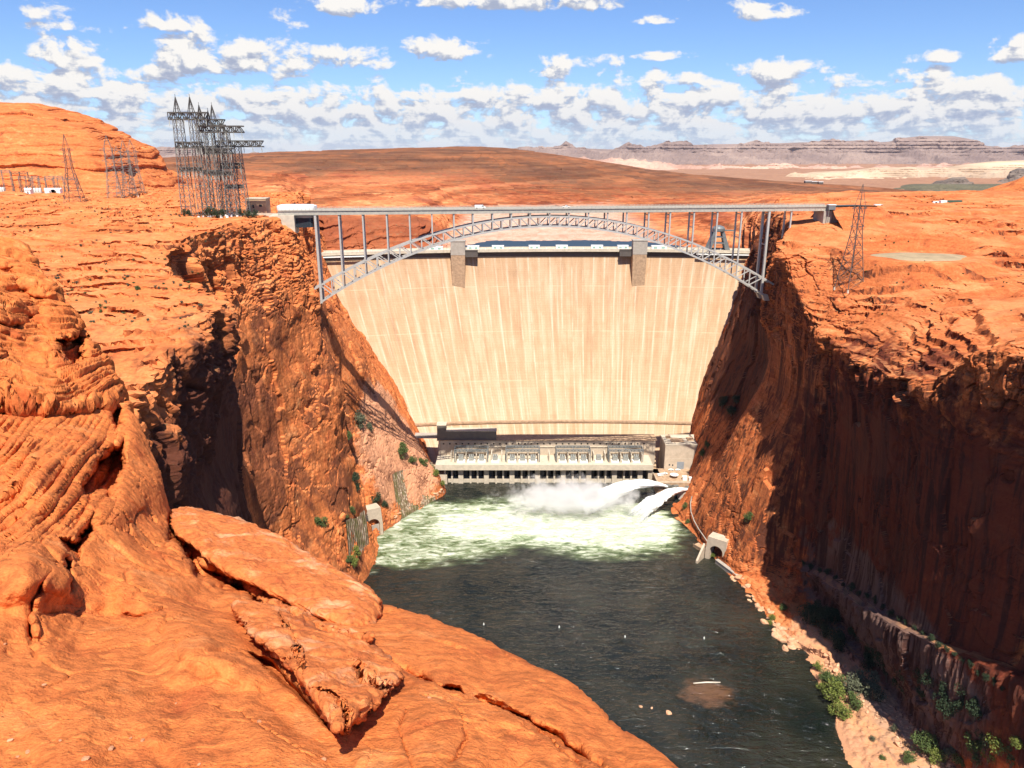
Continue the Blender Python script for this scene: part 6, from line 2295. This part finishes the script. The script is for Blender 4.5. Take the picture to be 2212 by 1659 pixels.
def bolted_slope(corners, nu, label, on, off=2.6, cat='retaining wall', mat='concrete_grey'):
    """sprayed-concrete facing with vertical ribs laid on the slope between four picture corners (bl, br, tr, tl)"""
    pts = [on(*c) for c in corners]
    if any(p is None for p in pts): return
    bl, br, tr, tl = [Vector(p) for p in pts]
    bl.z = max(min(bl.z, 1.0), -1); br.z = max(min(br.z, 1.0), -1)
    r = empty('retaining_wall', tuple(bl), label=label, cat=cat)
    out = ((br - bl).cross(tl - bl)).normalized()
    if out.y > 0: out = -out
    N = nu * 6; K = 30
    G_ = np.zeros((N, K, 3))
    for i in range(N):
        u = i / (N - 1)
        lo = bl.lerp(br, u); hi = tl.lerp(tr, u)
        for k in range(K):
            v = k / (K - 1)
            p = lo.lerp(hi, v) - bl
            rib = .55 * (1 if (i % 6) in (0, 1) else 0)
            p = p + out * (off + rib + .5 * math.sin(math.pi * v)) + Vector((0, 0, (1.5 * math.sin(u * 9) + random.uniform(-.5, .5)) if k == K - 1 else 0))
            if v in (0,): p.z -= 2
            G_[i, k] = p
    m, t = mat_new('bolted_facing')
    geo = t.n('ShaderNodeNewGeometry')
    st = t.noise(t.scalev(geo.outputs['Position'], (.8, .8, .05)), 1.0, 5, .7)
    col = t.ramp(st, [(.34, (.085, .055, .03)), (.48, (.19, .13, .08)), (.56, (.30, .22, .15)), (.68, (.62, .53, .42))])
    g = t.noise(geo.outputs['Position'], .12, 4, .6)
    col = t.mix(t.maprange(g, .48, .6, 0, .7, True), col, (.10, .095, .03))
    finish(m, t, col, .9, st, .4, .4, .1)
    grid_mesh('facing', G_, m, r, smooth=False)


bolted_slope([(852, 1102), (956, 1056), (930, 1000), (842, 1026)], 22, 'dark ribbed concrete facing on the slope left of the powerplant', on_left)
bolted_slope([(742, 1200), (790, 1170), (782, 1105), (738, 1128)], 12, 'grey ribbed facing on the cliff foot left of the left portal', on_left)

# riverside path and pipe on the right bank
pts = []
for px, py in ((1497, 1075), (1494, 1090), (1495, 1108), (1502, 1128), (1512, 1146), (1522, 1160), (1530, 1172)):
    h = on_right(px, py)
    if h: pts.append(h + Vector((-1.2, -.6, 1.5)))
if len(pts) > 2:
    q = MB(); q.tube(pts, .42, 8)
    tag(q.build('discharge_pipe', M['concrete_grey'], smooth=True), 'curved grey pipe running down the right bank behind the portal', 'pipe')
q = MB(); q.box(-9, 9, -3, 3, -3, 1.6); q.box(-9, 9, -3.2, -2.9, 1.6, 2.6)
o = q.build('landing', M['concrete_brown']); o.location = (151, 520, 0); o.rotation_euler = (0, 0, R(-58)); tag(o, 'low concrete landing at the waterline beside the right portal', 'landing')
q = MB(); q.box(-13, 13, -1.2, 1.2, -3, 3.0); q.box(-13, 13, -1.5, 1.5, 3.0, 3.5)
o = q.build('river_wall', M['concrete_grey']); o.location = (161, 489, 0); o.rotation_euler = (0, 0, R(-66)); tag(o, 'dark low river wall along the right bank just downstream of the portal', 'wall')


# ------------------------------------------------------------------ outlet jets, foam and spray
def jet_mat():
    m, t = mat_new('jet_water')
    geo = t.n('ShaderNodeNewGeometry')
    f = t.n('ShaderNodeAttribute', attribute_name='along').outputs['Fac']
    c = t.n('ShaderNodeAttribute', attribute_name='round').outputs['Fac']
    cc = t.n('ShaderNodeCombineXYZ'); t.put(cc, 0, t.m('MULTIPLY', f, 3.0)); t.put(cc, 1, t.m('MULTIPLY', c, 16.0))
    n = t.noise(cc.outputs[0], 1.0, 6, .65, .3)
    n2 = t.noise(geo.outputs['Position'], .55, 5, .7)
    b = t.n('ShaderNodeBsdfPrincipled')
    col = t.ramp(n, [(.3, (.52, .56, .58)), (.5, (.80, .81, .80)), (.7, (.86, .86, .84))])
    t.put(b, 'Base Color', col); t.put(b, 'Roughness', .55)
    lw = t.n('ShaderNodeLayerWeight'); lw.inputs[0].default_value = .35
    edge = t.maprange(lw.outputs['Facing'], .55, .98, 0, 1, True)
    a = t.m('SUBTRACT', 1.12, t.m('MULTIPLY', edge, t.m('ADD', .55, t.m('MULTIPLY', n2, 1.5))))
    a = t.m('SUBTRACT', a, t.m('MULTIPLY', t.maprange(f, .60, 1.0, 0, 1.3), t.m('ADD', .35, t.m('MULTIPLY', n2, .9))), clamp=True)
    t.put(b, 'Alpha', a)
    bn = t.n('ShaderNodeBump'); bn.inputs['Strength'].default_value = .6; bn.inputs['Distance'].default_value = .6
    t.put(bn, 'Height', n); t.put(b, 'Normal', bn)
    o = t.n('ShaderNodeOutputMaterial'); t.put(o, 0, b)
    return m


JM = jet_mat()


def jet(start, end, apex, r0, r1, label, seed):
    n, k = 120, 60
    a = np.array(start); b = np.array(end)
    P = np.zeros((n, k, 3)); al = np.zeros((n, k)); ro = np.zeros((n, k))
    d = b - a; d[2] = 0; L = np.linalg.norm(d); d /= L
    s = np.array([-d[1], d[0], 0])
    for i in range(n):
        t = i / (n - 1)
        c = a * (1 - t) + b * t
        c = c + np.array([0, 0, 4 * apex * t * (1 - t) * (1 - .15 * t)])
        r = r0 + (r1 - r0) * t ** .8
        for j in range(k):
            th = 2 * math.pi * j / (k - 1)
            P[i, j] = c + s * r * 1.15 * math.cos(th) + np.array([0, 0, 1]) * r * .8 * math.sin(th) - d * 0
            al[i, j] = t; ro[i, j] = th / 6.283 + seed
    q = np.stack([al * 9 + seed, ro * 0 + np.cos(ro * 6.283) * 1.6, np.sin(ro * 6.283) * 1.6], -1)
    nz = fbm(q * np.array([.6, 1.6, 1.6]), 5, .62, 400 + seed)
    nn = gnormals(P)
    P = P + nn * (nz * (.18 + al * 2.6))[..., None]
    P[:, -1] = P[:, 0]
    o = grid_mesh('water_jet', P, JM, smooth=True, attrs={'along': al, 'round': ro})
    tag(o, label, 'water jet', 'jets from the river outlets')


e1 = G(1252, 1104); e2 = G(1368, 1124)
jet((141.0, 617.5, 9.0), (float(e1[0]), float(e1[1]), 0.0), 12.0, 1.4, 9.0, 'upper broad white water jet arching out over the river', 1)
jet((158.5, 613.5, 8.4), (float(e2[0]), float(e2[1]), 0.0), 7.5, 1.2, 7.0, 'lower narrow white water jet nearest the right bank', 3)
for i, (x, y, lb) in enumerate(((141, 618, 'left outlet valve at the river wall of the forecourt'), (146.5, 616, 'middle outlet valve at the river wall of the forecourt'), (158.5, 614, 'right outlet valve near the rocks of the right bank'))):
    q = MB(); q.tube([(0, 5, 0), (0, 1, .6), (0, -1, .8)], [1.9, 1.9, 2.3], 14); q.box(-2.4, 2.4, 1, 5, -9, -.5)
    o = q.build('outlet_valve', M['lattice']); o.location = (x, y, 8.4); o.rotation_euler = (0, 0, R(-50)); tag(o, lb, 'valve', 'outlet valves')
q = MB(); q.hexa([(150, 609, -4), (170, 600, -4), (176, 622, -4), (150, 622, -4), (150, 611, 6.5), (168, 604, 6.5), (174, 622, 6.5), (150, 622, 6.5)])
tag(q.build('outlet_apron', M['concrete_grey']), 'stained concrete apron under the right outlet valve', 'apron')


def spray_cloud():
    m, t = mat_new('spray')
    geo = t.n('ShaderNodeNewGeometry')
    tc = t.n('ShaderNodeTexCoord')
    v = t.vm('SUBTRACT', tc.outputs['Generated'], (.5, .5, 0.0))
    # soft ellipsoid, thickest on the water and ragged on top
    sc = t.vm('MULTIPLY', v, (2.0, 2.0, 1.0))
    d = t.vm('LENGTH', sc)
    n = t.noise(geo.outputs['Position'], .075, 6, .66, .6)
    n3 = t.noise(t.scalev(geo.outputs['Position'], (.2, .2, .14)), 1.0, 4, .6)
    f = t.m('ADD', t.m('SUBTRACT', 1.0, d), t.m('MULTIPLY', t.m('SUBTRACT', n, .5), 1.5))
    f = t.m('ADD', f, t.m('MULTIPLY', t.m('SUBTRACT', n3, .5), .5))
    dens = t.maprange(f, .18, .90, 0, .20, True)
    vol = t.n('ShaderNodeVolumePrincipled')
    t.put(vol, 'Color', (1, 1, 1, 1)); t.put(vol, 'Density', dens); t.put(vol, 'Anisotropy', 0.0)
    o = t.n('ShaderNodeOutputMaterial'); t.put(o, 'Volume', vol)
    c = G(1228, 1110)
    q = MB(); q.lathe((0, 0, .4), [(1, 0), (1, .45), (.8, .8), (.1, 1.0)], 24)
    o = q.build('spray', m)
    o.location = (float(c[0]) + 2, float(c[1]), 0); o.scale = (84, 35, 26)
    tag(o, 'drifting white spray where the jets strike the river', 'spray', kind='stuff')


spray_cloud()


# ------------------------------------------------------------------ plants and loose rock
def leaf_mesh(name, nleaf, rad, clumps, mat, seed, lsize, up=1.0):
    rs = np.random.default_rng(seed)
    cen = rs.normal(size=(clumps, 3)); cen /= np.linalg.norm(cen, axis=1)[:, None]
    cen *= (rs.random((clumps, 1)) ** .5) * np.array([rad * .62, rad * .62, rad * .5 * up])
    cen[:, 2] += rad * .72 * up
    cr = rad * rs.uniform(.22, .42, clumps)
    i = rs.integers(0, clumps, nleaf)
    d = rs.normal(size=(nleaf, 3)); d /= np.linalg.norm(d, axis=1)[:, None]
    p = cen[i] + d * (cr[i] * rs.uniform(.55, 1.0, nleaf))[:, None]
    p[:, 2] = np.maximum(p[:, 2], .05 * rad)
    a = rs.normal(size=(nleaf, 3)); a /= np.linalg.norm(a, axis=1)[:, None]
    b = np.cross(a, rs.normal(size=(nleaf, 3))); b /= np.linalg.norm(b, axis=1)[:, None]
    s = lsize * rs.uniform(.6, 1.4, (nleaf, 1))
    v = np.stack([p - a * s, p + b * s * .55, p + a * s, p - b * s * .55], 1).reshape(-1, 3)
    me = bpy.data.meshes.new(name)
    me.from_pydata(v.tolist(), [], np.arange(nleaf * 4).reshape(-1, 4).tolist())
    me.materials.append(mat)
    return me


def trunk_mesh(name, rad, seed):
    rs = random.Random(seed)
    q = MB()
    for k in range(4):
        a = rs.uniform(0, 6.28); e = rad * rs.uniform(.3, .6)
        q.tube([(0, 0, -.3), (math.cos(a) * e * .3, math.sin(a) * e * .3, rad * .45), (math.cos(a) * e, math.sin(a) * e, rad * 1.0)], [rad * .06, rad * .04, rad * .012], 6)
    me = bpy.data.meshes.new(name); me.from_pydata(q.v, [], q.f); me.materials.append(M['bark'])
    return me


LEAF = {}
for nm, mt in (('green', 'leaf_green'), ('grey', 'leaf_grey'), ('dark', 'leaf_dark'), ('yellow', 'leaf_yellow')):
    LEAF[nm] = [leaf_mesh('crown_' + nm, 1500, 1.0, 16, M[mt], 10 + k + len(nm), .055, (1.0, 1.25, .8)[k]) for k in range(3)]
TRK = [trunk_mesh('trunk', 1.0, k) for k in range(3)]
_pc = [0]


def bush(loc, r, kind, label, cat='bush', group=None, name='bush', squash=1.0):
    _pc[0] += 1
    k = _pc[0] % 3
    e = empty(name, tuple(loc), random.uniform(0, 6.28), label=label, cat=cat, group=group)
    e.scale = (r, r, r * squash)
    for nm, me in (('crown', LEAF[kind][k]), ('trunk', TRK[k])):
        o = bpy.data.objects.new(nm, me); COL.objects.link(o); o.parent = e
    return e


def bpx(on, px, py, rpx, kind, label, cat='bush', group=None, name='bush', squash=1.0):
    h = on(px, py)
    if h is None: return
    dist = (h - Vector((0, 0, CAMZ))).length
    return bush(h - Vector((0, 0, .3)), rpx / FV * dist, kind, label, cat, group, name, squash)


for a in ((778, 925, 24, 'grey', 'largest grey-green bush high on the rubble slope left of the dam'), (800, 930, 16, 'grey', 'grey bush touching the largest bush on the rubble slope'),
          (752, 950, 14, 'green', 'small green bush at the cliff edge below the largest slope bush'), (868, 990, 22, 'green', 'round green bush halfway down the rubble slope'),
          (890, 1000, 15, 'green', 'low green bush just above the dark ribbed facing'), (915, 1006, 15, 'green', 'bush at the upper right corner of the dark ribbed facing'),
          (942, 1030, 12, 'yellow', 'yellowish bush hanging over the left end of the powerplant'), (766, 1040, 18, 'dark', 'dark bush in the gully above the left portal'),
          (772, 1062, 15, 'dark', 'second dark bush down the gully above the left portal'), (812, 1090, 18, 'dark', 'dark bush on top of the left tunnel portal'),
          (832, 1095, 14, 'dark', 'dark bush at the right shoulder of the left portal'), (694, 1138, 20, 'green', 'bright green bush at the cliff foot above the long flat slab'),
          (762, 1112, 13, 'green', 'green bush left of the left portal'), (748, 1120, 10, 'green', 'little green bush farther left of the left portal'),
          (772, 1200, 17, 'yellow', 'yellow-green bush at the waterline below the left portal'), (764, 1225, 18, 'yellow', 'lowest yellow-green bush on the left waterline'),
          (752, 1215, 14, 'green', 'green bush behind the lowest waterline bushes on the left'), (955, 1050, 10, 'yellow', 'yellow-green tuft in the corner between slope and powerplant')):
    bpx(on_left, *a[:4], a[4])
for i, (px, r) in enumerate(((397, 6), (408, 7), (446, 8), (456, 9), (468, 9), (480, 8), (522, 8), (534, 9), (545, 7), (552, 6))):
    yy_ = 500 + (i * 7) % 16; x = float(V(px, 455, yy_)[0]); h = drop('canyon_bank', x, yy_)
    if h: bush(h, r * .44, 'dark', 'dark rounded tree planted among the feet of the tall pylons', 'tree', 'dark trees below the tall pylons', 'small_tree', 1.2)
for a in ((1518, 985, 15, 'green', 'green bush on the slope behind the square pale building'), (1528, 968, 12, 'green', 'smaller green bush above the square pale building'),
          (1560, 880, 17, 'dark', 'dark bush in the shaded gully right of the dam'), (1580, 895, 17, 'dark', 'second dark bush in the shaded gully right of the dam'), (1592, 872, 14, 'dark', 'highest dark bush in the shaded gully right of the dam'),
          (1478, 1100, 10, 'green', 'green bush on the rocks right of the lower jet'), (1486, 1130, 9, 'green', 'small bush halfway along the curved grey pipe'), (1540, 1205, 10, 'yellow', 'yellow bush at the foot of the right portal'),
          (1616, 1128, 15, 'green', 'olive bush on the sunlit buttress right of the right portal'), (1692, 1318, 13, 'green', 'green bush at the foot of the shadowed wall, above pale boulders'),
          (1668, 1340, 11, 'yellow', 'yellow-green bush among the pale boulders of the right bank'), (1662, 1352, 9, 'yellow', 'small bush lowest among the pale boulders of the right bank')):
    bpx(on_right, *a[:4], a[4])
SH = 'bushes on the right shore'
for a in ((1782, 1470, 15, 'green', 'uppermost bush of the shore thicket, at the water'), (1806, 1488, 20, 'green', 'green bush left in the shore thicket'), (1800, 1520, 24, 'yellow', 'large yellow-green bush at the water edge of the thicket'),
          (1812, 1548, 20, 'yellow', 'lowest yellow-green bush of the shore thicket'), (1842, 1498, 21, 'grey', 'grey-green bush in the middle of the shore thicket'), (1868, 1495, 22, 'grey', 'tall grey-green bush right in the shore thicket'),
          (1886, 1512, 20, 'grey', 'rightmost grey-green bush of the shore thicket'), (1845, 1530, 17, 'green', 'green bush between yellow and grey ones in the thicket'),
          (1992, 1628, 22, 'green', 'round green bush on the pink rubble near the bottom edge'), (1962, 1645, 14, 'green', 'low bush left of the round one near the bottom edge'),
          (2104, 1618, 20, 'green', 'tall bush at the bottom right beside the dark wall'), (2110, 1650, 18, 'green', 'bush below the tall one at the bottom right'), (2160, 1622, 22, 'yellow', 'bright yellow-green bush in the bottom right corner'),
          (1885, 1600, 8, 'grey', 'tiny grey bush on the pink rubble'), (1930, 1580, 9, 'grey', 'little grey bush at the shadow edge on the rubble'), (1905, 1640, 9, 'green', 'small bush on the rubble at the bottom edge')):
    bpx(on_right, a[0], a[1], a[2] * (1.35 if a[2] > 12 else 1.0), a[3], a[4], group=SH)
for i, (px, py, r, k) in enumerate(((2020, 1650, 22, 'yellow'), (2050, 1634, 18, 'grey'), (2080, 1655, 24, 'green'), (2135, 1642, 24, 'yellow'), (2185, 1650, 26, 'green'), (2196, 1612, 20, 'yellow'), (1990, 1600, 15, 'grey'), (1765, 1448, 13, 'yellow'), (1775, 1492, 16, 'yellow'))):
    bpx(on_right, px, py, r, k, ('pale bush in the bottom right corner of the shore, second from the left', 'grey bush above the row of bushes at the bottom right', 'green bush in the row along the bottom edge, right shore', 'yellow-green bush right of the tall one at the bottom right',
        'rightmost green bush at the bottom edge', 'yellow-green bush against the wall at the right edge', 'grey bush at the shadow edge above the round green bush', 'topmost tiny yellow bush of the shore thicket', 'yellow bush at the left rim of the shore thicket')[i], group=SH)
rs = random.Random(5)
for i in range(34):
    t = i / 33.
    px = 1740 + 400 * t + rs.uniform(-18, 18); py = 1330 + 255 * t + rs.uniform(-26, 30)
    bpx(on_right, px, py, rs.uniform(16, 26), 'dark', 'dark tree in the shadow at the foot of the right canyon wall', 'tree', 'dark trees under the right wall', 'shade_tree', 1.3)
# vegetation line on the ledge of the right wall
for i in range(26):
    t = i / 25.
    px = 1735 + 430 * t; py = 1222 + 270 * t ** 1.15 + rs.uniform(-4, 4)
    bpx(on_right, px, py, rs.uniform(6, 11), 'dark', 'dark shrub on the long ledge across the shadowed wall', 'shrub', 'shrubs on the wall ledge', 'shrub')
# scrub on the plateaus
cnt = 0
for i in range(900):
    px = rs.uniform(0, 620); py = rs.uniform(436, 720)
    if py > 560 and px > 440 or py > 470 and px > 560: continue
    if py > 520 and px < 120: continue
    n_ = pn(np.array([[px / 60., py / 25., 3.3]]), 5)[0]
    if n_ < .02: continue
    h = on_left(px, py)
    if h is None or h.z < 236: continue
    bush(h - Vector((0, 0, .1)), rs.uniform(.5, 1.25), rs.choice(['grey', 'grey', 'green']), 'small grey-green desert shrub on the left rim plateau', 'shrub', 'desert shrubs on the left plateau', 'desert_shrub', .7)
    cnt += 1
    if cnt >= 170: break
h = on_left(530, 628)
bpx(on_left, 297, 626, 9, 'green', 'largest round dark-green shrub on the left plateau', 'shrub', None, 'desert_shrub')
cnt = 0
for i in range(600):
    px = rs.uniform(1720, 2212); py = rs.uniform(470, 720)
    n_ = pn(np.array([[px / 60., py / 25., 8.3]]), 5)[0]
    if n_ < .05: continue
    h = on_right(px, py)
    if h is None or h.z < 200: continue
    bush(h - Vector((0, 0, .1)), rs.uniform(.5, 1.1), rs.choice(['grey', 'grey', 'green']), 'small grey-green desert shrub on the right rim plateau', 'shrub', 'desert shrubs on the right plateau', 'desert_shrub', .7)
    cnt += 1
    if cnt >= 70: break


def boulder_mesh(seed, mat):
    bm = bmesh.new(); bmesh.ops.create_icosphere(bm, subdivisions=3, radius=1.0)
    rs_ = np.random.default_rng(seed)
    planes = rs_.normal(size=(9, 3)); planes /= np.linalg.norm(planes, axis=1)[:, None]
    off_ = rs_.uniform(.55, .85, 9)
    for v in bm.verts:
        p = np.array(v.co)
        for n_, o_ in zip(planes, off_):
            d_ = p @ n_ - o_
            if d_ > 0: p = p - n_ * d_
        v.co = p * np.array([1, .8, .65])
    me = bpy.data.meshes.new('boulder'); bm.to_mesh(me); bm.free(); me.materials.append(mat)
    return me


M['boulder_pale'] = rock_mat('pale_boulder', .8, base=(.60, .34, .20), light=(.74, .50, .33), dark=(.40, .18, .09), strata=.2)
BO = [boulder_mesh(k, M['boulder_pale']) for k in range(5)]


def boulder(loc, s, label, group):
    o = bpy.data.objects.new('boulder', rs.choice(BO)); COL.objects.link(o)
    o.location = loc; o.rotation_euler = (rs.uniform(-.4, .4), rs.uniform(-.4, .4), rs.uniform(0, 6.28)); o.scale = (s, s * rs.uniform(.7, 1.1), s * rs.uniform(.7, 1.1))
    return tag(o, label, 'boulder', group)


shore = [(1500, 1178), (1560, 1218), (1592, 1262), (1622, 1300), (1650, 1330), (1672, 1360), (1700, 1392), (1712, 1400)]
for i in range(70):
    t = rs.uniform(1.6, 6.99); k = int(t); f = t - k
    px = shore[k][0] * (1 - f) + shore[min(k + 1, 7)][0] * f + rs.uniform(-3, 16); py = shore[k][1] * (1 - f) + shore[min(k + 1, 7)][1] * f + rs.uniform(-14, 6)
    h = on_right(px, py)
    if h is None or h.z > 14: continue
    boulder(h, rs.uniform(1.0, 3.2), 'pale angular boulder at the foot of the sunlit buttress on the right bank', 'pale boulders on the right bank')
for px, py, s in ((1696, 1402, 3.2), (1690, 1384, 3.6), (1678, 1372, 4.2), (1652, 1345, 3.4)):
    g = G(px, py, .3); boulder(Vector([float(c) for c in g]), s, {1696: 'lone pale boulder standing in the water off the right bank', 1690: 'big pale boulder at the tip of the boulder shore', 1678: 'largest pale boulder near the tip of the boulder shore', 1652: 'broad pale boulder left of the bushes on the boulder shore'}[px], None)
nrub = 0
for i in range(330):
    t = rs.random()
    if nrub >= 170: break
    px = 1705 + 330 * t + rs.uniform(-8, 70); py = 1396 + 262 * t + rs.uniform(-4, 20)
    h = on_right(px, py)
    if h is None or h.z > 15 or h.z < .2: continue
    nrub += 1
    boulder(h, rs.uniform(.6, 1.4) * (2.0 if rs.random() < .12 else 1), 'small pink rubble block on the right shore below the bushes', 'rubble blocks on the right shore')
for i in range(46):
    t = rs.random(); px = 850 + 108 * t; py = 1122 - 60 * t + rs.uniform(-5, 4)
    g = G(px, py, .2); h = on_left(px, py - 3)
    boulder(h if h is not None and h.z < 9 else Vector([float(c) for c in g]), rs.uniform(.8, 1.9), 'pale block of riprap at the waterline under the dark ribbed facing', 'riprap left of the powerplant')
# a log stranded on the gravel shoal just under the surface
g0 = G(1498, 1476, .5); g1 = G(1556, 1474, .6)
q = MB(); q.tube([tuple(g0), tuple((g0 + g1) / 2 + np.array([0, .3, .15])), tuple(g1)], [.32, .42, .3], 8)
tag(q.build('driftwood_log', M['wood'], smooth=True), 'long bleached log stranded on the reddish shoal in the river', 'log')
for px, py, s, lb in ((1384, 1526, 1.2, 'left of three white rocks breaking the water by the shoal'), (1408, 1530, .9, 'middle of three white rocks breaking the water by the shoal'), (1444, 1541, 2.2, 'largest white rock breaking the water below the shoal')):
    g = G(px, py, .1); boulder(Vector([float(c) for c in g]), s, lb, None)
# mooring buoys
q = MB(); q.lathe((0, 0, -.3), [(.15, 0), (.55, .3), (.6, .9), (.25, 1.6), (.1, 1.9)], 10)
bu = q.build('buoy', M['white'], smooth=True)
for i, (px, py, lb) in enumerate(((1045, 1350, 'leftmost small white buoy on the open river'), (1208, 1356, 'small white buoy in the middle of the open river'), (1350, 1377, 'small white buoy right of the river middle'), (1521, 1380, 'rightmost small white buoy on the open river'))):
    g = G(px, py, .1)
    o = bu if i == 0 else bu.copy()
    if i: COL.objects.link(o)
    o.location = tuple(float(c) for c in g); o.scale = (.8, .8, 1.1); tag(o, lb, 'buoy', 'buoys on the river')


# ------------------------------------------------------------------ air between here and the mesas
hm, ht = mat_new('haze')
hv = ht.n('ShaderNodeVolumePrincipled')
ht.put(hv, 'Color', (.72, .82, 1.0, 1)); ht.put(hv, 'Density', 0.8e-5); ht.put(hv, 'Anisotropy', .2)
ho = ht.n('ShaderNodeOutputMaterial'); ht.put(ho, 'Volume', hv)
q = MB(); q.box(-34000, 34000, -3000, 48000, -14, 660)
tag(q.build('haze', hm), 'thin blue air over the desert', 'haze', kind='stuff')
